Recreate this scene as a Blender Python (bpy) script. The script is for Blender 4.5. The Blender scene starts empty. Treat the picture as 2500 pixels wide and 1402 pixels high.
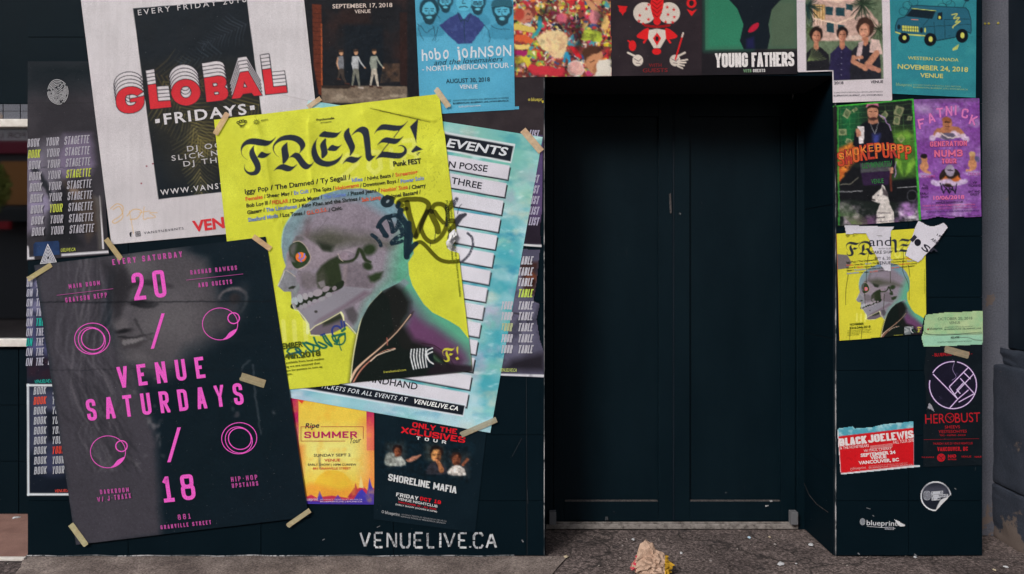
import bpy, bmesh, math, random
import numpy as np
from mathutils import Vector
from mathutils.geometry import tessellate_polygon

# ------------------------------------------------------------------ camera, sky, sun, exposure
S = bpy.context.scene
DIST, FPX, HOR, CAMZ = 3.6, 1800.0, 640.0, 1.44      # metres to the wall, focal length in photo pixels, horizon row, eye height
cam_d = bpy.data.cameras.new('camera'); cam = bpy.data.objects.new('camera', cam_d)
S.collection.objects.link(cam); S.camera = cam
cam.location = (0, -DIST, CAMZ); cam.rotation_euler = (math.radians(90), 0, 0)
cam_d.sensor_width = 36; cam_d.lens = 36 * FPX / 2500; cam_d.shift_y = -(701 - HOR) / 2500
cam_d.clip_start = 0.05; cam_d.clip_end = 500
SUN_EL, SUN_AZ = math.radians(34), math.radians(216)  # high and behind the camera, a little to the left
wld = bpy.data.worlds.new('World'); S.world = wld; wld.use_nodes = True
nt = wld.node_tree; bg = nt.nodes['Background']
sky = nt.nodes.new('ShaderNodeTexSky'); sky.sky_type = 'NISHITA'; sky.sun_disc = False
sky.sun_elevation = SUN_EL; sky.sun_rotation = SUN_AZ; sky.dust_density = 4; sky.air_density = 1.2; sky.ozone_density = 1.0
hs = nt.nodes.new('ShaderNodeHueSaturation'); hs.inputs['Saturation'].default_value = 0.25   # thin overcast
nt.links.new(sky.outputs[0], hs.inputs['Color']); nt.links.new(hs.outputs[0], bg.inputs[0]); bg.inputs[1].default_value = 0.105
sun_d = bpy.data.lights.new('sun', 'SUN'); sun = bpy.data.objects.new('sun', sun_d); S.collection.objects.link(sun)
sun_d.energy = 1.9; sun_d.angle = math.radians(16); sun_d.color = (1.0, 0.97, 0.93)
sd = Vector((math.sin(SUN_AZ) * math.cos(SUN_EL), math.cos(SUN_AZ) * math.cos(SUN_EL), math.sin(SUN_EL)))
sun.rotation_euler = sd.to_track_quat('Z', 'Y').to_euler()
S.view_settings.view_transform = 'Standard'; S.view_settings.look = 'None'
S.view_settings.gamma = 1; S.view_settings.use_curve_mapping = False; S.view_settings.exposure = 0.24

C = S.collection
rnd = random.Random(7)
GAIN = 0.84                                          # light on the wall: photo colour = paper colour * GAIN

def lin(c):
    if isinstance(c, str): c = [int(c[i:i + 2], 16) for i in (1, 3, 5)]
    a = np.asarray(c, float) / 255.0
    return np.where(a <= 0.04045, a / 12.92, ((a + 0.055) / 1.055) ** 2.4)
def paper(c): return np.clip(lin(c) / GAIN, 0.0, 0.9)
def W(px, py, y=0.0):
    d = DIST + y
    return ((px - 1250) * d / FPX, y, CAMZ - (py - HOR) * d / FPX)
def crop(x0, y0, sc):
    return lambda *p: [(x0 + a / sc, y0 + b / sc) for a, b in p]

# ------------------------------------------------------------------ materials
def mat(name, col=(.5, .5, .5), rough=.6, spec=.3, attr=False, build=None, bump=None, metallic=0):
    m = bpy.data.materials.new(name); m.use_nodes = True
    n, l = m.node_tree.nodes, m.node_tree.links; b = n['Principled BSDF']
    b.inputs['Roughness'].default_value = rough; b.inputs['Specular IOR Level'].default_value = spec
    b.inputs['Metallic'].default_value = metallic
    b.inputs['Base Color'].default_value = (*col, 1)
    tc = n.new('ShaderNodeTexCoord'); co = tc.outputs['Object']
    if attr:
        a = n.new('ShaderNodeAttribute'); a.attribute_name = 'Col'; src = a.outputs['Color']
    else: src = None
    if build:
        o = build(n, l, co, src)
        if o: l.new(o, b.inputs['Base Color'])
    elif src: l.new(src, b.inputs['Base Color'])
    if bump:
        prev = None
        for sc, st, dist in bump:
            t = n.new('ShaderNodeTexNoise'); t.inputs['Scale'].default_value = sc; t.inputs['Detail'].default_value = 5
            l.new(co, t.inputs['Vector'])
            bp = n.new('ShaderNodeBump'); bp.inputs['Strength'].default_value = st; bp.inputs['Distance'].default_value = dist
            l.new(t.outputs[0], bp.inputs['Height'])
            if prev: l.new(prev.outputs[0], bp.inputs['Normal'])
            prev = bp
        l.new(prev.outputs[0], b.inputs['Normal'])
    return m
def noise(n, l, co, sc, det=4, rough=.55, dim=None):
    t = n.new('ShaderNodeTexNoise'); t.inputs['Scale'].default_value = sc; t.inputs['Detail'].default_value = det
    t.inputs['Roughness'].default_value = rough; l.new(co, t.inputs['Vector']); return t.outputs[0]
def ramp(n, l, src, stops):
    r = n.new('ShaderNodeValToRGB'); l.new(src, r.inputs[0]); e = r.color_ramp.elements
    while len(e) < len(stops): e.new(.5)
    for k, (p, c) in enumerate(stops):
        e[k].position = p; e[k].color = (*(c if hasattr(c, '__len__') else (c, c, c)), 1)
    return r.outputs[0]
def mix(n, l, a, b, f, mode='MIX'):
    m = n.new('ShaderNodeMix'); m.data_type = 'RGBA'; m.blend_type = mode
    for s, v in ((m.inputs[0], f), (m.inputs[6], a), (m.inputs[7], b)):
        if hasattr(v, 'is_linked'): l.new(v, s)
        else: s.default_value = v if isinstance(v, (float, int)) else (*v, 1)
    return m.outputs[2]
def mapped(n, l, co, sc):
    m = n.new('ShaderNodeMapping'); m.inputs['Scale'].default_value = sc; l.new(co, m.inputs[0]); return m.outputs[0]

def paper_nodes(n, l, co, src):
    g = ramp(n, l, noise(n, l, co, 420, 2), [(.3, .80), (.7, 1.13)])       # print grain
    c = mix(n, l, src, g, 1.0, 'MULTIPLY')
    g = ramp(n, l, noise(n, l, co, 5, 5), [(.3, .90), (.7, 1.06)])         # uneven ink and grime
    c = mix(n, l, c, g, 1.0, 'MULTIPLY')
    sp = ramp(n, l, noise(n, l, co, 160, 2), [(.745, 0.), (.77, 1.)])      # little chips of missing ink
    return mix(n, l, c, (.38, .36, .36), mix(n, l, (0, 0, 0), sp, .5))
M = {}
M['paper'] = mat('printed_paper', rough=.62, spec=.08, attr=True, build=paper_nodes, bump=[(8, .32, .02), (24, .16, .006), (70, .3, .003)])
M['ink'] = mat('printed_ink', rough=.6, spec=.07, attr=True, build=lambda n, l, co, s: mix(n, l, s, ramp(n, l, noise(n, l, co, 260, 3), [(.3, .72), (.62, 1.08)]), 1.0, 'MULTIPLY'))
M['tape'] = mat('masking_tape', rough=.55, spec=.2, attr=True, build=lambda n, l, co, s: mix(n, l, mix(n, l, s, ramp(n, l, noise(n, l, co, 60, 4), [(.3, .84), (.7, 1.05)]), 1., 'MULTIPLY'), ramp(n, l, noise(n, l, mapped(n, l, co, (1, 1, 1)), 500, 2), [(.3, .85), (.7, 1.1)]), 1., 'MULTIPLY'), bump=[(220, .5, .002)])
M['tape'].node_tree.nodes['Principled BSDF'].inputs['Alpha'].default_value = .74
def black_nodes(n, l, co, src):
    base = ramp(n, l, noise(n, l, co, 3, 6), [(.3, (.0014, .0068, .0112)), (.75, (.0026, .0092, .0145))])
    sp = ramp(n, l, noise(n, l, co, 75, 3, .6), [(.74, 0.), (.765, 1.)])
    sp2 = ramp(n, l, noise(n, l, mapped(n, l, co, (40, 40, 5)), 1.2, 6, .7), [(.70, 0.), (.80, 1.)])
    c = mix(n, l, base, (.035, .037, .042), mix(n, l, (0, 0, 0), sp2, .45))
    # specks get denser near the pavement
    sx = n.new('ShaderNodeSeparateXYZ'); g = n.new('ShaderNodeNewGeometry'); l.new(g.outputs['Position'], sx.inputs[0])
    low = ramp(n, l, sx.outputs[2], [(0., 1.), (.55, .12)])
    f = n.new('ShaderNodeMath'); f.operation = 'MULTIPLY'; l.new(sp, f.inputs[0]); l.new(low, f.inputs[1])
    return mix(n, l, c, (.22, .21, .20), f.outputs[0])
M['black'] = mat('black_paint', rough=.6, spec=.05, build=black_nodes, bump=[(9, .15, .01), (180, .2, .001)])

# ------------------------------------------------------------------ objects
def tag(o, label=None, cat=None, group=None, kind=None):
    for k, v in (('label', label), ('category', cat), ('group', group), ('kind', kind)):
        if v: o[k] = v
    return o
def link(name, me, m, parent=None, loc=(0, 0, 0)):
    o = bpy.data.objects.new(name, me); C.objects.link(o)
    if m is not None and not me.materials: me.materials.append(m)
    if parent: o.parent = parent
    else: o.location = loc
    return o
def empty(name, loc): 
    o = bpy.data.objects.new(name, None); C.objects.link(o); o.location = loc; o.empty_display_size = .05; return o
def mesh(name, v, f, cols=None, smooth=False):
    me = bpy.data.meshes.new(name)
    v = np.asarray(v, np.float32); 
    if len(f) and hasattr(f, 'shape'):
        k = f.shape[1]; nf = len(f)
        me.vertices.add(len(v)); me.vertices.foreach_set('co', v.ravel())
        me.loops.add(nf * k); me.loops.foreach_set('vertex_index', f.astype(np.int32).ravel())
        me.polygons.add(nf); me.polygons.foreach_set('loop_start', np.arange(0, nf * k, k, dtype=np.int32))
        me.update(calc_edges=True)
    else:
        me.from_pydata([tuple(map(float, p)) for p in v], [], [tuple(q) for q in f]); me.update()
    if cols is not None:
        a = me.color_attributes.new('Col', 'FLOAT_COLOR', 'POINT')
        a.data.foreach_set('color', np.hstack([cols, np.ones((len(cols), 1))]).astype(np.float32).ravel())
    if smooth: me.shade_smooth()
    return me
def box(lo, hi, bev=0.0):
    """box between two corners, optionally with a bevel; returns a bmesh"""
    bm = bmesh.new(); bmesh.ops.create_cube(bm, size=1)
    for v in bm.verts: v.co = Vector([lo[i] + (v.co[i] + .5) * (hi[i] - lo[i]) for i in range(3)])
    if bev: bmesh.ops.bevel(bm, geom=bm.edges[:], offset=bev, segments=2, profile=.6, affect='EDGES')
    return bm
def bmobj(name, bm, m, parent=None, origin=(0, 0, 0), smooth=False):
    o_ = Vector(origin)
    for v in bm.verts: v.co -= o_
    me = bpy.data.meshes.new(name); bm.to_mesh(me); bm.free()
    if smooth: me.shade_smooth()
    return link(name, me, m, parent, origin)

# ------------------------------------------------------------------ painter: colours on a fine grid of points
def vnoise(X, Y, sc, seed, octv=4):
    r = np.random.RandomState(seed); out = np.zeros(X.shape); amp = 1; tot = 0
    for o in range(octv):
        G = r.rand(64, 64); x = X / sc + 17.3 * o; y = Y / sc + 9.1 * o
        xi = np.floor(x).astype(int); yi = np.floor(y).astype(int); fx = x - xi; fy = y - yi
        fx = fx * fx * (3 - 2 * fx); fy = fy * fy * (3 - 2 * fy)
        g = lambda a, b: G[a % 64, b % 64]
        out += amp * ((g(xi, yi) * (1 - fx) + g(xi + 1, yi) * fx) * (1 - fy) + (g(xi, yi + 1) * (1 - fx) + g(xi + 1, yi + 1) * fx) * fy)
        tot += amp; amp *= .5; sc /= 2.03
    return out / tot
def spl(p, n=5, closed=True):
    p = np.asarray(p, float); N = len(p); out = []
    for i in range(N if closed else N - 1):
        g = (lambda k: p[k % N]) if closed else (lambda k: p[min(max(k, 0), N - 1)])
        a, b, c, d = g(i - 1), g(i), g(i + 1), g(i + 2)
        for t in np.arange(n) / n:
            out.append(.5 * (2 * b + (c - a) * t + (2 * a - 5 * b + 4 * c - d) * t * t + (3 * b - a - 3 * c + d) * t ** 3))
    if not closed: out.append(p[-1])
    return np.array(out)
def sdf_poly(X, Y, P):
    d = np.full(X.shape, 1e9); ins = np.zeros(X.shape, bool); n = len(P)
    for i in range(n):
        ax, ay = P[i]; bx, by = P[(i + 1) % n]; ex, ey = bx - ax, by - ay
        wx, wy = X - ax, Y - ay; t = np.clip((wx * ex + wy * ey) / (ex * ex + ey * ey + 1e-9), 0, 1)
        d = np.minimum(d, (wx - ex * t) ** 2 + (wy - ey * t) ** 2)
        c = ((ay > Y) != (by > Y)) & (X < ex * (Y - ay) / ((by - ay) if by != ay else 1e-9) + ax)
        ins ^= c
    d = np.sqrt(d); return np.where(ins, -d, d)
class Canvas:
    def __init__(s, quad, step=2.0, col='#202028', outline=None):
        s.q = [np.array(p, float) for p in quad]; TL, TR, BR, BL = s.q
        nu = max(2, int(max(np.linalg.norm(TR - TL), np.linalg.norm(BR - BL)) / step) + 1)
        nv = max(2, int(max(np.linalg.norm(BL - TL), np.linalg.norm(BR - TR)) / step) + 1)
        u, v = np.meshgrid(np.linspace(0, 1, nu), np.linspace(0, 1, nv))
        s.U, s.V = u, v
        P = (TL * ((1 - u) * (1 - v))[..., None] + TR * (u * (1 - v))[..., None] + BR * (u * v)[..., None] + BL * ((1 - u) * v)[..., None])
        s.X, s.Y = P[..., 0], P[..., 1]; s.step = step
        s.C = np.zeros(s.X.shape + (3,)); s.C[:] = s.c(col); s.outline = outline
    def c(s, col):
        if isinstance(col, str): col = [int(col[i:i + 2], 16) for i in (1, 3, 5)]
        return np.asarray(col, float) / 255.
    def _bb(s, x0, x1, y0, y1, m):
        k = (s.X >= x0 - m) & (s.X <= x1 + m) & (s.Y >= y0 - m) & (s.Y <= y1 + m)
        if not k.any(): return None
        r = np.where(k.any(1))[0]; q = np.where(k.any(0))[0]
        return slice(r[0], r[-1] + 1), slice(q[0], q[-1] + 1)
    def _mix(s, sl, al, col, mult):
        c = s.c(col); al = al[..., None]
        s.C[sl] = s.C[sl] * (1 - al + al * c) if mult else s.C[sl] * (1 - al) + c * al
    def _al(s, d, soft, a):
        k = max(soft, s.step * .8); return a * np.clip(.5 - d / k, 0, 1)
    def poly(s, P, col, soft=1, a=1, smooth=0, mult=False, tex=None):
        P = spl(P, smooth) if smooth else np.asarray(P, float)
        sl = s._bb(P[:, 0].min(), P[:, 0].max(), P[:, 1].min(), P[:, 1].max(), soft + 2)
        if sl is None: return
        al = s._al(sdf_poly(s.X[sl], s.Y[sl], P), soft, a)
        if tex: al = al * s.tex(sl, *tex)
        s._mix(sl, al, col, mult)
    def glyph(s, outer, holes, col, grow=0):
        P = np.asarray(outer, float); sl = s._bb(P[:, 0].min(), P[:, 0].max(), P[:, 1].min(), P[:, 1].max(), 4)
        if sl is None: return
        d = sdf_poly(s.X[sl], s.Y[sl], P)
        for h in holes: d = np.maximum(d, -sdf_poly(s.X[sl], s.Y[sl], np.asarray(h, float)))
        s._mix(sl, s._al(d - grow, 1, 1), col, False)
    def tex(s, sl, sc, lo, hi, seed):
        return np.clip((vnoise(s.X[sl], s.Y[sl], sc, seed) - lo) / (hi - lo), 0, 1)
    def line(s, P, w, col, soft=1, a=1, smooth=0, mult=False, closed=False, tex=None):
        P = np.asarray(P, float); ws = np.full(len(P), float(w)) if np.isscalar(w) else np.asarray(w, float)
        if closed: P = np.vstack([P, P[:1]]); ws = np.append(ws, ws[0])
        if smooth:
            Q = spl(np.column_stack([P, ws]), smooth, False); P, ws = Q[:, :2], Q[:, 2]
        sl = s._bb(P[:, 0].min(), P[:, 0].max(), P[:, 1].min(), P[:, 1].max(), ws.max() + soft + 2)
        if sl is None: return
        X, Y = s.X[sl], s.Y[sl]; d = np.full(X.shape, 1e9)
        for i in range(len(P) - 1):
            ax, ay = P[i]; ex, ey = P[i + 1] - P[i]; wx, wy = X - ax, Y - ay
            t = np.clip((wx * ex + wy * ey) / (ex * ex + ey * ey + 1e-9), 0, 1)
            d = np.minimum(d, np.hypot(wx - ex * t, wy - ey * t) - (ws[i] + (ws[i + 1] - ws[i]) * t) / 2)
        al = s._al(d, soft, a)
        if tex: al = al * s.tex(sl, *tex)
        s._mix(sl, al, col, mult)
    def ell(s, x, y, rx, ry, col, rot=0, soft=1, a=1, mult=False, ring=0):
        m = max(rx, ry); sl = s._bb(x - m, x + m, y - m, y + m, soft + 2)
        if sl is None: return
        c, q = math.cos(rot), math.sin(rot); X = s.X[sl] - x; Y = s.Y[sl] - y
        X, Y = X * c + Y * q, -X * q + Y * c
        d = (np.hypot(X / rx, Y / ry) - 1) * min(rx, ry)
        if ring: d = np.abs(d) - ring / 2
        s._mix(sl, s._al(d, soft, a), col, mult)
    def warp(s, amp, sc, seed=1, mask=None):
        """nudge the picture about so that its shapes lose their ruled edges"""
        nv, nu = s.X.shape; du = (vnoise(s.X, s.Y, sc, seed, 3) - .5) * 2 * amp / s.step; dv = (vnoise(s.X, s.Y, sc, seed + 50, 3) - .5) * 2 * amp / s.step
        if mask is not None: du = du * mask; dv = dv * mask
        jj, ii = np.meshgrid(np.arange(nu), np.arange(nv)); a = np.clip(ii + dv, 0, nv - 1.001); b = np.clip(jj + du, 0, nu - 1.001)
        i0, j0 = a.astype(int), b.astype(int); fa, fb = (a - i0)[..., None], (b - j0)[..., None]; K = s.C
        s.C = (K[i0, j0] * (1 - fb) + K[i0, j0 + 1] * fb) * (1 - fa) + (K[i0 + 1, j0] * (1 - fb) + K[i0 + 1, j0 + 1] * fb) * fa
    def grain(s, amp, sc, seed=1, mask=None):
        k = 1 + (vnoise(s.X, s.Y, sc, seed, 4) - .5) * 2 * amp
        if mask is not None: k = 1 + (k - 1) * mask
        s.C = np.clip(s.C * k[..., None], 0, 1)
    def fbm(s, col, sc, lo, hi, seed, a=1, ax=1, ay=1, mask=None):
        al = a * np.clip((vnoise(s.X / ax, s.Y / ay, sc, seed) - lo) / (hi - lo), 0, 1)
        if mask is not None: al = al * mask
        s._mix((slice(None), slice(None)), al, col, False)
    def mask(s, P, soft=1):
        P = np.asarray(P, float); return s._al(sdf_poly(s.X, s.Y, P), soft, 1)
    def build(s, name, layer, h=None, label=None, cat='poster', group=None, mat_='paper'):
        """a sheet of paper on the wall; layer counts sheets outwards, h(px, py) lifts it in metres"""
        if h is None: h = lambda x, y, q=len(name) * 7.3: .0002 + .0011 * vnoise(x + q, y + q, 55, 77, 2)
        y = -(0.002 + 0.0013 * layer) - (h(s.X, s.Y) if h else 0) * np.ones(s.X.shape)
        if s.outline is not None:
            O = np.asarray(s.outline, float); d = sdf_poly(s.X, s.Y, O); keepv = d < s.step * .55
        k = (DIST - (0.002 + 0.0013 * layer)) / FPX; x = (s.X - 1250) * k; z = CAMZ - (s.Y - HOR) * k
        V = np.stack([x, y, z], -1).reshape(-1, 3)
        nv, nu = s.X.shape; i = (np.arange(nv - 1)[:, None] * nu + np.arange(nu - 1)).ravel()
        F = np.stack([i, i + nu, i + nu + 1, i + 1], -1)
        if s.outline is not None:
            F = F[keepv.ravel()[F].all(1)]
        used = np.unique(F); rm = np.zeros(len(V), int); rm[used] = np.arange(len(used)); V = V[used]; F = rm[F]
        col = np.clip(s.C.reshape(-1, 3)[used], 0, 1); col = np.clip(np.where(col <= .04045, col / 12.92, ((col + .055) / 1.055) ** 2.4) / GAIN, 0, .9)
        ctr = V.mean(0); ctr[1] = -(0.002 + 0.0013 * layer)
        o = link(name, mesh(name, V - ctr, F, col, smooth=True), M[mat_], None, tuple(ctr))
        tag(o, label, cat, group); s.o = o; s.layer = layer; s.h = h; s.ctr = ctr
        return o

# ------------------------------------------------------------------ print: crisp shapes and lettering just above a sheet
def arc(cx, cy, rx, ry, a0, a1, n=8):
    return [(cx + rx * math.cos(math.radians(a0 + (a1 - a0) * k / n)), cy + ry * math.sin(math.radians(a0 + (a1 - a0) * k / n))) for k in range(n + 1)]
G = {  # capitals as strokes in a unit box; a third value rounds the corner
 'A': [[(0, 0), (.42, 1), (.58, 1), (1, 0)], [(.16, .27), (.84, .27)]],
 'B': [[(0, .0), (0, 1), (.94, 1, 1), (.94, .53, 1), (0, .53)], [(0, 0), (1, 0, 1), (1, .53, 1), (.4, .53)]],
 'C': [[(1, .66), (1, 1, 1), (0, 1, 1), (0, 0, 1), (1, 0, 1), (1, .34)]],
 'D': [[(0, .5), (0, 1), (1, 1, 1), (1, 0, 1), (0, 0), (0, .5)]],
 'E': [[(1, 1), (0, 1), (0, 0), (1, 0)], [(0, .52), (.86, .52)]],
 'F': [[(1, 1), (0, 1), (0, 0)], [(0, .5), (.86, .5)]],
 'G': [[(1, .68), (1, 1, 1), (0, 1, 1), (0, 0, 1), (1, 0, 1), (1, .47), (.55, .47)]],
 'H': [[(0, 0), (0, 1)], [(1, 0), (1, 1)], [(0, .52), (1, .52)]],
 'I': [[(0, 0), (0, 1)]],
 'J': [[(1, 1), (1, 0, 1), (0, 0, 1), (0, .32)]],
 'K': [[(0, 0), (0, 1)], [(1, 1), (.05, .4)], [(.3, .58), (1, 0)]],
 'L': [[(0, 1), (0, 0), (1, 0)]],
 'M': [[(0, 0), (0, 1)], [(1, 0), (1, 1)], [(0, 1), (.5, .2)], [(1, 1), (.5, .2)]],
 'N': [[(0, 0), (0, 1)], [(1, 0), (1, 1)], [(0, 1), (1, 0)]],
 'O': [[(.5, 1), (1, 1, 1), (1, 0, 1), (0, 0, 1), (0, 1, 1), (.5, 1)]],
 'P': [[(0, 0), (0, 1), (1, 1, 1), (1, .45, 1), (0, .45)]],
 'Q': [[(.5, 1), (1, 1, 1), (1, 0, 1), (0, 0, 1), (0, 1, 1), (.5, 1)], [(.6, .3), (1, -.05)]],
 'R': [[(0, 0), (0, 1), (1, 1, 1), (1, .48, 1), (0, .48)], [(.5, .48), (1, 0)]],
 'S': [[(1, .7), (1, 1, 1), (0, 1, 1), (0, .55, 1), (1, .45, 1), (1, 0, 1), (0, 0, 1), (0, .3)]],
 'T': [[(-.02, 1), (1.02, 1)], [(.5, 0), (.5, 1)]],
 'U': [[(0, 1), (0, 0, 1), (1, 0, 1), (1, 1)]],
 'V': [[(0, 1), (.46, 0), (.54, 0), (1, 1)]],
 'W': [[(0, 1), (.24, 0), (.5, .8), (.76, 0), (1, 1)]],
 'X': [[(0, 0), (1, 1)], [(0, 1), (1, 0)]],
 'Y': [[(0, 1), (.5, .42), (1, 1)], [(.5, 0), (.5, .44)]],
 'Z': [[(0, 1), (1, 1), (0, 0), (1, 0)]],
 '0': [[(.5, 1), (1, 1, 1), (1, 0, 1), (0, 0, 1), (0, 1, 1), (.5, 1)]],
 '1': [[(.1, .8), (.5, 1), (.55, 1), (.55, 0)], [(.05, 0), (1, 0)]],
 '2': [[(0, .68), (0, 1, 1), (1, 1, 1), (1, .62, 1), (0, 0), (1, 0)]],
 '3': [[(0, .75), (0, 1, 1), (1, 1, 1), (1, .53, 1), (.3, .53)], [(.3, .53), (1, .53, 1), (1, 0, 1), (0, 0, 1), (0, .25)]],
 '4': [[(.75, 0), (.75, 1)], [(.75, 1), (0, .28), (1, .28)]],
 '5': [[(1, 1), (0, 1), (0, .56), (1, .6, 1), (1, 0, 1), (0, 0, 1), (0, .28)]],
 '6': [[(1, .75), (1, 1, 1), (0, 1, 1), (0, 0, 1), (1, 0, 1), (1, .56, 1), (0, .56)]],
 '7': [[(0, 1), (1, 1), (.35, 0)]],
 '8': [[(.5, 1), (.95, 1, 1), (.95, .53, 1), (.05, .53, 1), (.05, 1, 1), (.5, 1)], [(.5, .53), (1, .53, 1), (1, 0, 1), (0, 0, 1), (0, .53, 1), (.5, .53)]],
 '9': [[(0, .25), (0, 0, 1), (1, 0, 1), (1, 1, 1), (0, 1, 1), (0, .44, 1), (1, .44)]],
 '.': [[(0, 0), (0, .02)]], ',': [[(0, -.1), (0, .02)]], '-': [[(.1, .5), (.9, .5)]], '/': [[(0, 0), (1, 1)]], '|': [[(0, -.1), (0, 1.1)]], '!': [[(0, .3), (0, 1)], [(0, 0), (0, .1)]],
}
def rounded(P, r):
    out = []; n = len(P)
    for i, p in enumerate(P):
        if len(p) < 3 or i in (0, n - 1): out.append((p[0], p[1])); continue
        a, b, c = np.array(P[i - 1][:2]), np.array(p[:2]), np.array(P[i + 1][:2])
        la, lc = np.linalg.norm(a - b), np.linalg.norm(c - b); rr = min(r, la * .5, lc * .5)
        s_, e_ = b + (a - b) / la * rr, b + (c - b) / lc * rr
        for t in np.linspace(0, 1, 5): out.append(tuple((1 - t) ** 2 * s_ + 2 * t * (1 - t) * b * 1.0 + t * t * e_))
    return out
def ribbon(P, w):
    """convex quads with mitred joints along a path"""
    P = [np.array(p, float) for p in P]; Q = [P[0]]
    for p in P[1:]:
        if np.linalg.norm(p - Q[-1]) > 1e-6: Q.append(p)
    P = Q; n = len(P)
    if n < 2: return []
    ws = [w] * n if np.isscalar(w) else list(w) + [w[-1]] * (n - len(w))
    closed = n > 3 and np.linalg.norm(P[0] - P[-1]) < 1e-6; L = []
    for i in range(n):
        pa = P[i - 1] if i else (P[-2] if closed else None); pb = P[i + 1] if i < n - 1 else (P[1] if closed else None)
        d1 = (P[i] - pa) / np.linalg.norm(P[i] - pa) if pa is not None else None
        d2 = (pb - P[i]) / np.linalg.norm(pb - P[i]) if pb is not None else None
        if d1 is None: d1 = d2
        if d2 is None: d2 = d1
        n1 = np.array([-d1[1], d1[0]]); n2 = np.array([-d2[1], d2[0]]); m = n1 + n2; lm = np.linalg.norm(m)
        m = n1 if lm < 1e-3 else m / lm
        k = 1 / max(float(m @ n1), .42); L.append(m * k * ws[i] / 2)
    return [[P[i] + L[i], P[i + 1] + L[i + 1], P[i + 1] - L[i + 1], P[i] - L[i]] for i in range(n - 1)]
def clipbox(Q, w, h):
    for ax, lim, sg in ((0, 0, 1), (0, w, -1), (1, 0, 1), (1, h, -1)):
        out = []
        for i in range(len(Q)):
            a, b = Q[i], Q[(i + 1) % len(Q)]; da, db = (a[ax] - lim) * sg, (b[ax] - lim) * sg
            if da >= 0: out.append(a)
            if (da >= 0) != (db >= 0): out.append(a + (b - a) * (da / (da - db)))
        Q = out
        if len(Q) < 3: return None
    return Q
_tc = {}
def bfont(s, weight, sp=1.0, res=3):
    k = (s, weight, sp)
    if k in _tc: return _tc[k]
    cu = bpy.data.curves.new('t', 'FONT'); cu.body = s; cu.offset = weight; cu.space_character = sp; cu.resolution_u = res; cu.fill_mode = 'FRONT'
    ob = bpy.data.objects.new('t', cu); C.objects.link(ob); bpy.context.view_layer.update()
    me = bpy.data.meshes.new_from_object(ob.evaluated_get(bpy.context.evaluated_depsgraph_get())); me.calc_loop_triangles()
    v = np.zeros(len(me.vertices) * 3); me.vertices.foreach_get('co', v); v = v.reshape(-1, 3)[:, :2]
    t = np.zeros(len(me.loop_triangles) * 3, int); me.loop_triangles.foreach_get('vertices', t); t = t.reshape(-1, 3)
    bpy.data.objects.remove(ob); bpy.data.curves.remove(cu); bpy.data.meshes.remove(me)
    _tc[k] = (v, t); return v, t
CAPH = bfont('H', 0)[0][:, 1].max()
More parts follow.
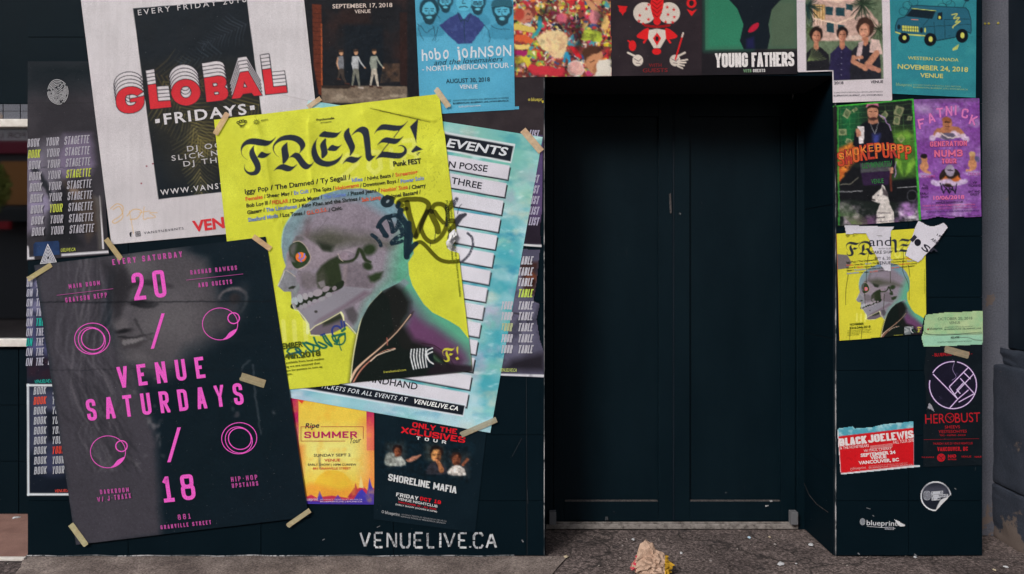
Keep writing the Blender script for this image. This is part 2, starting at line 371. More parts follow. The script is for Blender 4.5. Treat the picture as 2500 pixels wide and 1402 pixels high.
class Print:
    def __init__(s, sheet=None, layer=0, h=None, off=.0006, ctr=None):
        s.V, s.F, s.K, s.n = [], [], [], 0; s.done = []; s.join = False
        s.cv = sheet; s.layer = sheet.layer if sheet else layer; s.h = sheet.h if sheet else h; s.z = off; s.ctr = sheet.ctr if sheet else ctr
    def cut(s):
        """the next line of writing becomes an object of its own"""
        if s.V and not s.join: s.done.append((s.V, s.F, s.K, getattr(s, 'word', False))); s.V, s.F, s.K, s.n = [], [], [], 0
        s.word = True
    def end(s):
        if s.V and not s.join: s.done.append((s.V, s.F, s.K, getattr(s, 'word', False))); s.V, s.F, s.K, s.n = [], [], [], 0
        s.word = False
    def _add(s, v, f, col, dz=.00005):
        v = np.asarray(v, float); s.V.append(np.column_stack([v, np.full(len(v), s.z)])); s.K.append(np.tile(paper(col), (len(v), 1)))
        s.F += [tuple(int(i) + s.n for i in q) for q in f]; s.n += len(v); s.z += dz
    def poly(s, P, col, smooth=0):
        if getattr(s, 'word', False): s.end()
        P = spl(P, smooth) if smooth else np.asarray(P, float)
        t = tessellate_polygon([[Vector((a, b, 0)) for a, b in P]]); s._add(P, t, col)
    def line(s, P, w, col, smooth=0, closed=False):
        if getattr(s, 'word', False): s.end()
        P = [tuple(p) for p in P]
        if closed: P.append(P[0])
        if smooth: P = spl(P, smooth, False)
        q = ribbon(P, w)
        if q: s._add(np.array(q).reshape(-1, 2), [tuple(range(4 * i, 4 * i + 4)) for i in range(len(q))], col)
    def ring(s, x, y, rx, ry, w, col, rot=0, n=40):
        c, k = math.cos(rot), math.sin(rot)
        P = [(x + rx * math.cos(a) * c - ry * math.sin(a) * k, y + rx * math.cos(a) * k + ry * math.sin(a) * c) for a in np.linspace(0, 2 * math.pi, n + 1)]
        P[-1] = P[0]; s.line(P, w, col)
    def ell(s, x, y, rx, ry, col, n=20):
        s.poly([(x + rx * math.cos(a), y + ry * math.sin(a)) for a in np.linspace(0, 2 * math.pi, n, endpoint=False)], col)
    def text(s, t, p0, p1, h, col, wt=0.0, it=0.0, up=None, sp=1.0):
        s.cut()
        """built-in face, stretched to run from p0 to p1 along its baseline, capitals h high"""
        v, f = bfont(t, wt, sp); p0, p1 = np.array(p0, float), np.array(p1, float)
        if not len(v): return
        x0, x1 = v[:, 0].min(), v[:, 0].max(); u = (p1 - p0) / (x1 - x0); d = (p1 - p0) / np.linalg.norm(p1 - p0)
        n = np.array([d[1], -d[0]]) if up is None else np.array(up, float) / np.linalg.norm(up)
        n = n + d * it
        s._add(p0 + (v[:, :1] - x0) * u + v[:, 1:] * n * h / CAPH, f, col)
    def strokes(s, t, p0, p1, h, th, col, gap=.35, it=0.0, up=None, rad=None, hth=None):
        s.cut()
        """condensed stroke lettering; th is the stroke width in pixels"""
        p0, p1 = np.array(p0, float), np.array(p1, float); Ln = np.linalg.norm(p1 - p0); d = (p1 - p0) / Ln
        n = np.array([d[1], -d[0]]) if up is None else np.array(up, float) / np.linalg.norm(up)
        n = n + d * it
        wd = lambda c: {'M': 1.3, 'W': 1.45, ' ': .5, '-': .7, '/': .8, '1': .8, 'T': .95, 'E': .88, 'F': .85, 'L': .82}.get(c, 1.0)
        thin = 'I.,!|'; a = (Ln - sum(th for c in t if c in thin)) / (sum(wd(c) for c in t if c not in thin) + gap * (len(t) - 1))
        ht = hth or min(th, h * .205); ky = ht / th; hf = h; h = h / ky; n = n * ky
        x = 0
        for c in t:
            w = th if c in thin else a * wd(c)
            for st in G.get(c, []):
                P = [(th / 2 + p[0] * (w - th),) + (th / 2 + p[1] * (h - th),) + tuple(p[2:]) for p in st]
                if c in '-': P = [(p[0], h / 2) for p in P]
                e = [list(p) for p in rounded(P, rad if rad is not None else w * .42)]
                for i, j in ((0, 1), (-1, -2)):
                    if tuple(st[0][:2]) == tuple(st[-1][:2]): break
                    v = np.array(e[i]) - np.array(e[j]); Lv = np.linalg.norm(v); v /= Lv
                    yy, xx = st[i][1], st[i][0]
                    k = th / 2 if min(abs(v[0]), abs(v[1])) < .02 else th
                    if (yy in (0, 1) or xx in (0, 1)) and not (c in 'CGSJ2356' and 0 < yy < 1): e[i] = list(np.array(e[i]) + v * k)
                q = ribbon(e, th); q = [clipbox(k_, w, h) if c not in ',|Q' else k_ for k_ in q]; q = [k_ for k_ in q if k_ is not None]
                V, F, m = [], [], 0
                for k_ in q:
                    F.append(tuple(range(m, m + len(k_)))); m += len(k_); V += [p0 + d * (x + z_[0]) + n * z_[1] for z_ in k_]
                if V: s._add(V, F, col, .00002)
            x += w + a * gap
    def build(s, name, parent, mat_='ink', y=None):
        s.join = False; s.end(); o = None
        base = Vector(parent.location) if parent is not None and s.cv is None else None
        for V, F, K, word in s.done:
            V = np.vstack(V); K = np.vstack(K); hh = s.h(V[:, 0], V[:, 1]) if s.h else 0
            k = (DIST - (0.002 + 0.0013 * s.layer)) / FPX
            P = np.column_stack([(V[:, 0] - 1250) * k, -(0.002 + 0.0013 * s.layer) - hh - V[:, 2], CAMZ - (V[:, 1] - HOR) * k])
            ctr = s.ctr if s.ctr is not None else np.array(parent.location)
            nm = name if word or name != 'lettering' else 'printed_mark'
            o = link(nm, mesh(nm, P - ctr, F, K), M[mat_], parent)
        return o
# ================================================================== the setting
def stone_nodes(dark, light, chip):
    def f(n, l, co, src):
        c = ramp(n, l, noise(n, l, co, 4, 6), [(.3, dark), (.75, light)])
        c = mix(n, l, c, ramp(n, l, noise(n, l, co, 120, 3), [(.3, .75), (.7, 1.2)]), 1., 'MULTIPLY')
        g = n.new('ShaderNodeNewGeometry'); sx = n.new('ShaderNodeSeparateXYZ'); l.new(g.outputs['Position'], sx.inputs[0])
        low = ramp(n, l, sx.outputs[2], [(.02, .17), (.30, -.0)])
        a = n.new('ShaderNodeMath'); a.operation = 'ADD'; l.new(noise(n, l, co, 7, 7, .6), a.inputs[0]); l.new(low, a.inputs[1])
        return mix(n, l, c, chip, ramp(n, l, a.outputs[0], [(.63, 0.), (.66, 1.)]))
    return f
M['grey_paint'] = mat('grey_paint', rough=.5, spec=.2, build=stone_nodes((.10, .105, .132), (.15, .153, .183), (.17, .13, .115)), bump=[(160, .35, .002)])
M['slate'] = mat('painted_stone', rough=.6, spec=.2, build=stone_nodes((.036, .045, .064), (.060, .066, .088), (.16, .125, .11)), bump=[(12, .4, .01), (140, .5, .002)])
M['shaft'] = mat('dark_painted_column', rough=.5, spec=.2, build=lambda n, l, co, s: ramp(n, l, noise(n, l, co, 6, 5), [(.3, (.006, .012, .02)), (.8, (.012, .02, .03))]))
def asphalt(n, l, co, src):
    c = ramp(n, l, noise(n, l, co, 2.2, 6), [(.3, (.070, .054, .053)), (.7, (.17, .133, .125))])
    c = mix(n, l, c, ramp(n, l, noise(n, l, co, 75, 5, .7), [(.34, .18), (.5, .9), (.64, 2.1)]), 1., 'MULTIPLY')
    v = n.new('ShaderNodeTexVoronoi'); v.inputs['Scale'].default_value = 150; l.new(co, v.inputs['Vector'])
    c = mix(n, l, c, (.34, .29, .26), mix(n, l, (0, 0, 0), ramp(n, l, v.outputs['Distance'], [(.14, 1.), (.24, 0.)]), .5))
    c = mix(n, l, c, (.03, .028, .03), mix(n, l, (0, 0, 0), ramp(n, l, noise(n, l, co, 9, 6, .65), [(.58, 0.), (.72, 1.)]), .6))
    gum = n.new('ShaderNodeTexVoronoi'); gum.inputs['Scale'].default_value = 5.5; l.new(co, gum.inputs['Vector'])
    c = mix(n, l, c, (.028, .026, .028), mix(n, l, (0, 0, 0), ramp(n, l, gum.outputs['Distance'], [(.085, 1.), (.115, 0.)]), .65))
    cr = n.new('ShaderNodeTexVoronoi'); cr.feature = 'DISTANCE_TO_EDGE'; cr.inputs['Scale'].default_value = 1.1
    wv = n.new('ShaderNodeVectorMath'); wv.operation = 'MULTIPLY_ADD'; wv.inputs[1].default_value = (.25, .25, .25); nz = n.new('ShaderNodeTexNoise'); nz.inputs['Scale'].default_value = 6; l.new(co, nz.inputs['Vector']); l.new(nz.outputs['Color'], wv.inputs[0]); l.new(co, wv.inputs[2]); l.new(wv.outputs[0], cr.inputs['Vector'])
    return mix(n, l, c, (.02, .018, .018), mix(n, l, (0, 0, 0), ramp(n, l, cr.outputs['Distance'], [(.003, 1.), (.010, 0.)]), .7))
M['asphalt'] = mat('worn_asphalt', rough=.9, spec=.2, build=asphalt, bump=[(90, .9, .006), (14, .5, .01)])
def concrete(n, l, co, src):
    c = ramp(n, l, noise(n, l, co, 5, 7, .6), [(.3, (.10, .078, .072)), (.5, (.19, .152, .138)), (.7, (.31, .255, .23))])
    return mix(n, l, c, ramp(n, l, noise(n, l, co, 130, 4, .7), [(.34, .35), (.66, 1.6)]), 1., 'MULTIPLY')
M['concrete'] = mat('worn_concrete', rough=.9, spec=.2, build=concrete, bump=[(60, .6, .004)])
M['terracotta'] = mat('terracotta', rough=.75, spec=.2, build=lambda n, l, co, s: mix(n, l, ramp(n, l, noise(n, l, co, 8, 6), [(.3, (.21, .115, .095)), (.7, (.30, .17, .14))]), ramp(n, l, noise(n, l, co, 200, 3), [(.3, .8), (.7, 1.15)]), 1., 'MULTIPLY'), bump=[(80, .3, .002)])
M['grout'] = mat('dark_grout', (.02, .022, .027), .9, .1)
M['seam'] = mat('tile_joint', (.030, .035, .042), .8, .1)
M['chip'] = mat('chipped_edge', rough=.7, spec=.2, build=lambda n, l, co, s: mix(n, l, (.006, .014, .02), ramp(n, l, noise(n, l, mapped(n, l, co, (60, 60, 14)), 1., 5, .7), [(.40, (.012, .02, .026)), (.52, (.40, .39, .40))]), ramp(n, l, noise(n, l, mapped(n, l, co, (2, 2, 2.3)), 1., 3, .6), [(.46, .12), (.56, 1.)])))
M['threshold'] = mat('worn_threshold', rough=.7, spec=.3, build=lambda n, l, co, s: mix(n, l, ramp(n, l, noise(n, l, co, 30, 6, .7), [(.35, (.07, .06, .055)), (.5, (.24, .215, .20)), (.7, (.34, .31, .29))]), (.12, .1, .09), .15), bump=[(70, .4, .004)])
M['dusty'] = mat('dusty_ledge', rough=.9, spec=.1, build=lambda n, l, co, s: ramp(n, l, noise(n, l, co, 90, 5, .7), [(.35, (.03, .03, .034)), (.65, (.12, .105, .10))]))
M['white_frame'] = mat('white_frame', rough=.5, spec=.3, build=lambda n, l, co, s: ramp(n, l, noise(n, l, co, 20, 5), [(.3, (.62, .57, .52)), (.7, (.80, .76, .72))]))
M['glass'] = mat('dark_mirror_glass', (.72, .75, .78), .03, .5, metallic=1)
M['steel'] = mat('dull_steel', (.13, .13, .14), .6, .3, bump=[(60, .4, .002)])

def plane(name, x0, x1, y0, y1, z, m, kind='structure'):
    o = link(name, mesh(name, [(x0, y0, 0), (x1, y0, 0), (x1, y1, 0), (x0, y1, 0)], [(0, 1, 2, 3)]), m, None, (0, 0, z)); return tag(o, kind=kind)
XL, XJ0, XJ1, XR = W(68, 0)[0], W(1330, 0)[0], W(2038, 0)[0], W(2398, 0)[0]
DY = .395                                            # depth of the door recess
# pavement: gently uneven near the wall, flat beyond
gx, gy = np.meshgrid(np.linspace(-3.2, 3.2, 321), np.linspace(-1.2, .9, 106))
gz = (vnoise(gx * 100, gy * 100, 30, 3, 5) - .5) * .012 * np.clip((.9 - np.abs(gy + .1)) * 3, 0, 1)
gz += (vnoise(gx * 100, gy * 100, 2.4, 8, 2) - .5) * .004
gz -= gz.max()
V = np.stack([gx, gy, gz], -1).reshape(-1, 3); i = (np.arange(105)[:, None] * 321 + np.arange(320)).ravel()
o = link('pavement', mesh('pavement', V, np.stack([i, i + 1, i + 322, i + 321], -1), smooth=True), M['asphalt'], None, (0, 0, .004)); tag(o, kind='structure')
plane('ground', -120, 120, -120, 60, -.03, M['asphalt'])
# paler worn concrete strip in front of the left wall, with a ragged edge
bm = bmesh.new(); top, bot = [], []
for k in range(61):
    x = -2.36 + k * (2.62 / 60); r_ = random.Random(k)
    top.append(bm.verts.new((x, .0 if k else .0, .0045))); bot.append(bm.verts.new((x, -.9 - .02 * r_.random() if 8 < k < 57 else -.02 - .1 * (k if k <= 8 else 60 - k) - .03 * r_.random(), .0045)))
for k in range(60): bm.faces.new((top[k], top[k + 1], bot[k + 1], bot[k]))
tag(bmobj('concrete_strip', bm, M['concrete']), kind='structure')

# walls: a core with black tiles hung on it
def tiled(name, x0, x1, z0, z1, xs, rows, label, cat, depth):
    t = empty(name, ((x0 + x1) / 2, 0, z0)); tag(t, label, cat); lo = Vector(t.location)
    c_ = bmobj('core', box((x0, .009, z0), (x1, depth, z1)), M['seam'], t, (0, 0, 0)); 
    c_.location = -lo
    xe = [x0] + [x for x in xs if x0 + .02 < x < x1 - .02] + [x1]; ze = [z0] + [z for z in rows if z0 + .02 < z < z1 - .02] + [z1]
    for a, b in zip(xe, xe[1:]):
        for c, d in zip(ze, ze[1:]):
            g = .0013
            o = bmobj('tile', box((a + (g if a > x0 else 0), rnd.uniform(-.0008, 0), c + g), (b - (g if b < x1 else 0), .0088, d - g), .0008), M['black'], t); o.location = -lo
    return t
rows = [W(0, y)[2] for y in (1223, 1062, 901, 738, 577, 415, 253, 91, -70, -231)][::1]; rows = sorted(rows)
TOP = 4.3
wall = tiled('tiled_wall', XL, XJ0, .006, TOP, [W(x, 0)[0] for x in (313, 637, 961, 1285)], rows, 'black tiled wall left of the door, pasted over with gig posters', 'wall', .60)
head = tiled('door_header', XJ0, XJ1, W(0, 186)[2], TOP, [W(x, 0)[0] for x in (1610, 1934)], rows, 'black tiled lintel wall above the black double door', 'wall', .60)
pier = tiled('tiled_pier', XJ1, XR, .006, TOP, [W(2218, 0)[0]], [W(0, y)[2] for y in (1223, 1064, 905, 726, 577, 415, 253, 91, -70)], 'narrow black tiled wall between the door and the grey column', 'wall', .60)
for t, x, s_ in ((wall, XJ0, -1), (pier, XJ1, 1)):   # chipped pale edges and the painted sides of the recess
    lo = Vector(t.location)
    o = bmobj('edge_trim', box((x - .005 if s_ < 0 else x + .001, -.0035, .006), (x - .001 if s_ < 0 else x + .006, -.0022 + .003, W(0, 190)[2])), M['chip'], t); o.location = -lo
    for z0, z1 in ((.006, .42), (.424, 1.06), (1.064, 1.72), (1.724, W(0, 186)[2] - .002)):
        o = bmobj('reveal_board', box((x - .0 if s_ < 0 else x - .004, .011, z0), (x + .004 if s_ < 0 else x + .0, DY + .04, z1)), M['black'], t); o.location = -lo
# pale caulk along the foot of the left wall
P = [(XL - .005 + k * .085, -.004 - .003 * math.sin(k * 1.3), .008 + .002 * math.sin(k * 2.1)) for k in range(29)]
cu = bmesh.new()
for q in zip(P, P[1:]):
    vs = [cu.verts.new((p[0], p[1] + a, p[2] + b)) for p in q for a, b in ((0, -.003), (-.004, -.001), (-.001, .003))]
    for a in range(3): cu.faces.new((vs[a], vs[(a + 1) % 3], vs[3 + (a + 1) % 3], vs[3 + a]))
o = bmobj('caulk_line', cu, M['chip'], wall); o.location = -Vector(wall.location)
# unseen canopy added above the frame to shade the top of the wall
cp = empty('added_shade_canopy', (0, -.3, TOP)); tag(cp, 'unseen black flat canopy added above the poster wall to shade its top', 'canopy')
bmobj('slab', box((-3.2, -.26, .002), (3.4, .9, .16), .01), M['black'], cp); bmobj('fascia', box((-3.2, -.29, -.03), (3.4, -.262, .18), .004), M['black'], cp)

# the double door
M['door'] = mat('faded_door_paint', rough=.45, spec=.13, build=lambda n, l, co, s: mix(n, l, ramp(n, l, noise(n, l, mapped(n, l, co, (3, 3, 1)), 2, 7, .65), [(.3, (.0012, .0068, .0112)), (.7, (.0028, .0102, .0155))]), (.05, .048, .05), mix(n, l, (0, 0, 0), ramp(n, l, noise(n, l, mapped(n, l, co, (9, 9, 1.2)), 6, 6, .75), [(.66, 0.), (.74, 1.)]), .5)), bump=[(14, .2, .006), (150, .2, .001)])
door = empty('double_door', ((W(1650, 0, DY)[0]), DY, .01)); tag(door, 'matte black panelled double door set back in the wall', 'door'); lo = Vector(door.location)
def dpart(name, x0, x1, y0, y1, d0, d1, m, parent=door, bev=.002):
    a, b = W(x0, y1, DY), W(x1, y0, DY)
    o = bmobj(name, box((a[0], DY + d0, a[2]), (b[0], DY + d1, b[2]), bev), m, parent)
    o.location = -lo if parent is door else (0, 0, 0); return o
dpart('door_frame', 1331, 1350, 150, 1288, -.03, .05, M['door']); dpart('door_frame', 1941, 1961, 150, 1288, -.03, .05, M['door'])
for x0, x1, p0, p1 in ((1351.5, 1642, 1377, 1607), (1646, 1940, 1683, 1906)):
    lf = dpart('door_leaf', x0, x1, 150, 1271, .010, .04, M['door'])
    for nm, a, b, c, d in (('stile', x0, p0, 150, 1271), ('stile', p1, x1, 150, 1271), ('rail', p0 + .3, p1 - .3, 1224, 1271), ('rail', p0 + .3, p1 - .3, 150, 285), ):
        dpart(nm, a, b, c, d, -.006, .0098, M['door'], lf, .002)
    dpart('dust_ledge', p0 + 2, p1 - 2, 1221.5, 1223.8, -.005, .0096, M['dusty'], lf, 0)
dpart('meeting_strip', 1642.6, 1645.2, 160, 1270, -.008, .03, M['shaft'])
th = bmobj('threshold', box((W(1333, 0, .37)[0], .362, .004), (W(1948, 0, .37)[0], DY + .02, .030), .004), M['threshold'], door); th.location = -lo
th = bmobj('threshold_rib', box((W(1345, 0, .38)[0], .376, .0302), (W(1945, 0, .38)[0], .389, .036), .002), M['threshold'], door); th.location = -lo
for px in (1341, 1932):
    b_ = box(W(px, 1282, .33), (W(px + 17, 0, .33)[0], .372, W(0, 1251, .33)[2]), .003)
    o = bmobj('floor_bracket', b_, M['steel'], door); o.location = -lo
bmobj('recess_back', box((XJ0 - .1, DY + .06, .004), (XJ1 + .1, DY + .08, TOP)), M['door'], door).location = -lo
# peeling strip high on the door and a scuffed one in the middle
for P in ([(1932, 216), (1938, 217), (1936, 243), (1933, 244), (1935, 232)], [(1936, 190), (1939, 190), (1938, 208), (1936, 208)], [(1658, 519), (1663, 521), (1662, 525), (1657, 523)], [(1633, 474), (1638, 472), (1640, 520), (1636, 522), (1634, 498)], [(1958, 985), (1961, 986), (1960, 1064), (1957, 1062)],
          [(1478, 1262), (1484, 1261), (1485, 1270), (1477, 1271)], [(1497, 1248), (1500, 1248), (1500, 1251), (1497, 1251)], [(1770, 1202), (1775, 1201), (1775, 1204), (1771, 1205)], [(1878, 1222), (1885, 1221), (1888, 1225), (1880, 1226)], [(1868, 1234), (1877, 1233), (1876, 1236), (1869, 1238)]):
    v = [Vector(W(a, b, DY - .0135)) - lo for a, b in P]
    o = link('paint_scab' if len(P) > 4 else 'paint_fleck', mesh('fleck', v, [tuple(range(len(v)))]), M['dusty'] if len(P) > 4 and P[0][1] > 400 else M['chip'], door)

# window alcove at the left edge of the picture
AY = .60
plane('alcove_floor_bed', -6, XL, -.035, AY, .002, M['grout'])
tf = empty('tiled_alcove_floor', (-2.9, .25, 0)); tag(tf, kind='structure')
r2 = random.Random(2)
for i_ in range(8):
    for j in range(2):
        x1 = XL - .002 - i_ * .335; x0 = x1 - .331; y0 = -.02 + j * .31
        o = bmobj('tile', box((x0, y0, -.004), (x1, y0 + .306, .008 + r2.uniform(-.0015, .0015)), .0012), M['terracotta'], tf); o.location = -Vector(tf.location)
st = bmobj('metal_edge_strip', box((-6, -.046, -.004), (XL + .01, -.024, .012), .002), M['white_frame'], None, (-4, -.035, 0)); tag(st, 'pale strip edging the terracotta tiles left of the poster wall', 'edge strip')
wn = empty('shop_window', (W(-200, 0, AY)[0], AY, 0)); tag(wn, 'dark shop window with white rails reflecting the street, left of the posters', 'window'); lo = Vector(wn.location)
def wpart(name, x0, x1, y0, y1, d0, d1, m, bev=.003):
    a, b = W(x0, y1, AY), W(x1, y0, AY); o = bmobj(name, box((a[0], AY + d0, max(a[2], .01)), (b[0], AY + d1, b[2]), bev), m, wn); o.location = -lo; return o
wpart('top_rail', -700, 90, 293, 312, -.03, .02, M['white_frame']); wpart('sill', -700, 90, 827, 845, -.035, .02, M['white_frame'])
wpart('pane', -700, 90, 313, 826, .0, .012, M['glass'], 0)
wpart('lintel_panel', -700, 90, -300, 255, -.01, .02, M['black'])
for x0, x1 in ((-60, 9), (11, 51), (53, 90)):
    for y0, y1 in ((255.5, 272), (273, 292)): wpart('lintel_tile', x0, x1, y0, y1, -.008, .02, M['grey_paint'], .001)
for x0, x1 in ((-700, -280), (-278, 47), (49, 100)):
    for y0, y1 in ((846, 988), (989.5, 1125), (1126.5, 1262)): wpart('tile', x0, x1, y0, y1, -.008, .01, M['black'], .001)
wpart('backing', -700, 100, -300, 1262, .021, .04, M['seam'], 0)

# grey column and its stone base on the right
y_ = .27
pw = bmobj('grey_pilaster', box((XR + .001, y_, .004), (2.66, y_ + .4, TOP)), M['grey_paint'], None, (2.45, y_, 0)); tag(pw, 'grey painted strip of wall beside the black tiled pier', 'pilaster')
col = empty('stone_column', (2.9, -.1, 0)); tag(col, 'dark column on a chipped slate plinth at the right edge', 'column'); lo = Vector(col.location)
def rough(bm, amt, sc, cuts=22):
    bmesh.ops.subdivide_edges(bm, edges=bm.edges[:], cuts=cuts, use_grid_fill=True)
    from mathutils import noise as mn
    for v in bm.verts: v.co += Vector((mn.noise(v.co * sc), mn.noise(v.co * sc + Vector((5, 3, 1))), mn.noise(v.co * sc + Vector((2, 8, 4))))) * amt + Vector((mn.noise(v.co * sc * 4), 0, mn.noise(v.co * sc * 3.3))) * amt * .4
    return bm
for nm, a, b, m, am in (('plinth_block', (2.526, -.9, .285), (3.3, y_ + .03, .905), M['slate'], .006), ('plinth_block', (2.522, -.9, -.01), (3.3, y_ + .03, .279), M['slate'], .010),
                    ('base_moulding', (2.568, -.86, .903), (3.3, y_ + .01, .99), M['slate'], .030), ('shaft', (2.606, -.8, .99), (3.3, y_ + .02, TOP), M['shaft'], .002)):
    o = bmobj(nm, rough(box(a, b, .014 if nm != 'shaft' else .004), am, 9), m, col, smooth=True); o.location = -lo
for px, py in ((2405, 58), (2414, 58), (2437, 57)):   # small yellow marks on the grey wall
    p = W(px, py, y_ - .002); bm = bmesh.new(); bmesh.ops.create_uvsphere(bm, u_segments=10, v_segments=6, radius=.0065)
    for v in bm.verts: v.co.y *= .4
    o = bmobj('yellow_wall_plug', bm, mat('yellow_plug', (.45, .38, .06), .6) if 'plug' not in M else M['plug'], None); M['plug'] = o.data.materials[0]; o.location = p
    tag(o, {2405: 'leftmost small yellow plug on the grey wall', 2414: 'middle small yellow plug on the grey wall', 2437: 'rightmost small yellow plug on the grey wall'}[px], 'wall plug', 'yellow plugs on the grey wall')

# the street behind the camera, seen in the window
def flat(c, r=.6): 
    k = 'f' + str(c)
    if k not in M: M[k] = mat('street_' + str(len(M)), tuple(lin(c)), r, .3)
    return M[k]
B0 = -14.0
bl = empty('street_building', (-14, B0, 0)); tag(bl, 'building across the street, mirrored in the shop window', 'building'); lo = Vector(bl.location)
def bpart(nm, a, b, m, bev=0):
    o = bmobj(nm, box(a, b, bev), m, bl); o.location = -lo; return o
bpart('wall', (-30, B0 - 8, 0), (4, B0, 9), flat('#3c3c40'))
bpart('cornice', (-30, B0 + .001, 4.90), (4, B0 + .35, 5.05), flat('#303034'))
bpart('sign_board', (-17, B0 + .002, 4.52), (-9, B0 + .12, 4.80), flat('#cfc8cc')); bpart('sign_band', (-17, B0 + .002, 4.20), (-9, B0 + .13, 4.515), flat('#7c2438'))
for k in range(9):
    x = -19 + k * 1.5
    w_ = bpart('window', (x, B0 + .003, 2.9), (x + 1.1, B0 + .05, 4.0), flat('#a06a38'))
bpart('awning', (-17, B0 + .004, 2.45), (-9, B0 + .5, 2.75), flat('#24282c')); bpart('red_sign', (-13.2, B0 + .6, 2.25), (-12.35, B0 + .7, 2.44), flat('#a01c28'))
v, f = bfont('FOR LEASE', .01); 
o = link('lettering', mesh('lt', [(-12.3 - a * .26, B0 + .125, 4.58 + b * .2) for a, b in v], [tuple(q) for q in f]), flat('#5a3038'), bl); o.location = -lo
tr = empty('street_tree', (-11.75, -11.5, 0)); tag(tr, 'leafy street tree mirrored in the shop window', 'tree')
bm = bmesh.new(); bmesh.ops.create_cone(bm, segments=8, radius1=.12, radius2=.06, depth=3, cap_ends=True)
for v in bm.verts: v.co.z += 1.5
bmobj('trunk', bm, flat('#3a2c24'), tr)
bm = bmesh.new()
for k in range(2500):
    a, b, r_ = rnd.random() * 6.28, rnd.uniform(-1, 1), rnd.random() ** .4 * 1.1
    c = Vector((.5 * r_ * math.cos(a) * math.sqrt(1 - b * b), .5 * r_ * math.sin(a) * math.sqrt(1 - b * b), 3.1 + b * .6 * r_)); d = Vector((rnd.gauss(0, 1), rnd.gauss(0, 1), rnd.gauss(0, 1))).normalized() * .07; e = d.orthogonal() * .8
    bm.faces.new([bm.verts.new(c + d), bm.verts.new(c + e), bm.verts.new(c - d), bm.verts.new(c - e)])
bmobj('crown', bm, flat('#a8b060'), tr)
# ================================================================== posters, left half
PINK = '#e05abf'
def rowtext(pr, words, y0, n, step, dx, h, th, base, special, it=.18):
    """rows of repeated condensed italic words; words = [(text, x0, x1, y offset)]"""
    for r_ in range(n):
        for k, (t, x0, x1, dy, xe) in enumerate(words):
            f = r_ / max(n - 1, 1)
            pr.strokes(t, (x0 + (xe[0] - x0) * f, y0 + dy + step * r_), (x1 + (xe[1] - x1) * f, y0 + dy * (1 + 0) + step * r_ - (x1 - x0) * .07), h, th, special.get((r_, k), base), gap=.3, it=it)
def fingerprint(pr, cx, cy, rx, ry, col, w=1.2, seed=1):
    r_ = random.Random(seed); N = max(3, int(rx / (w * 2.1)))
    for k in range(1, N + 1):
        f = k / N; a = r_.random() * 6; e = a + 6.1
        while a < e:
            b = min(a + r_.uniform(1.2, 2.8), e)
            if b - a > .3: pr.line([(cx + rx * f * math.cos(t), cy + ry * f * math.sin(t) * (1 + .05 * math.sin(2 * t)) + (1 - f) * ry * .12) for t in np.linspace(a, b, 10)], w, col)
            a = b + .18

# --- 1 stagette poster, upper left
cv = Canvas([(68, 150), (236, 150), (266, 622), (66, 636)], 2, '#2c2a30')
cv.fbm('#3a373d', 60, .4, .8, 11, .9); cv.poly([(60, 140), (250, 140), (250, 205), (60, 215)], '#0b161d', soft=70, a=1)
cv.poly([(160, 330), (222, 328), (232, 400), (215, 432), (160, 440), (130, 420)], '#7d6f8c', soft=22, a=.8)
cv.poly([(100, 350), (150, 335), (140, 480), (120, 560), (70, 560), (66, 380)], '#6f6a78', soft=34, a=.75)
cv.poly([(66, 380), (100, 380), (90, 560), (66, 570)], '#8d829c', soft=26, a=.6)
cv.line([(84, 410), (100, 430), (115, 460), (130, 490)], 12, '#171a20', soft=6, a=.85); cv.ell(175, 478, 34, 46, '#1b1a20', .5, 16, .9)
cv.poly([(150, 440), (200, 450), (235, 490), (240, 560), (215, 590), (190, 520)], '#4c4038', soft=14, a=.75); cv.ell(182, 470, 16, 9, '#8e7a6c', .5, 6, .7)
cv.ell(98, 500, 24, 26, '#8b82a0', 0, 14, .7); cv.poly([(120, 520), (160, 500), (200, 600), (110, 605)], '#17191e', soft=20, a=.8)
cv.poly([(232, 480), (247, 480), (252, 612), (240, 612)], '#5f5a56', soft=8, a=.6)
cv.line([(244, 478), (252, 606)], [1, 5], '#cfcad0', soft=1, a=.95); cv.poly([(150, 620), (265, 612), (266, 618), (150, 626)], '#c9c6cc')
cv.poly([(66, 600), (70, 600), (72, 628), (84, 627), (84, 633), (66, 634)], '#c9c6cc'); cv.line([(66, 252), (250, 252)], 1.5, '#222226', a=.6); cv.line([(66, 410), (250, 412)], 1.2, '#1a1c22', a=.6)
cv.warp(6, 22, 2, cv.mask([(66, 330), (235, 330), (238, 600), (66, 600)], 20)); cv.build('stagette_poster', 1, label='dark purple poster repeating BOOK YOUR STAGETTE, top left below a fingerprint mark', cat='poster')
p = Print(cv); fingerprint(p, 142, 225, 25, 30, '#b9b8bc'); p.build('fingerprint_mark', cv.o)
p = Print(cv); Wt, Yl = '#a5a2ac', '#b4bd4e'
rowtext(p, [('BOOK', 67, 96, 0, (79, 109)), ('YOUR', 112, 143, -3, (125, 156)), ('STAGETTE', 157, 217, -6, (171, 230))], 360, 9, 27.1, 0, 20, 2.3, Wt, {(1, 0): Yl, (3, 2): Yl, (6, 1): Yl})
p.text('UELIVE.CA', (150, 615), (186, 613), 8, Yl, .01, .2); p.build('lettering', cv.o)
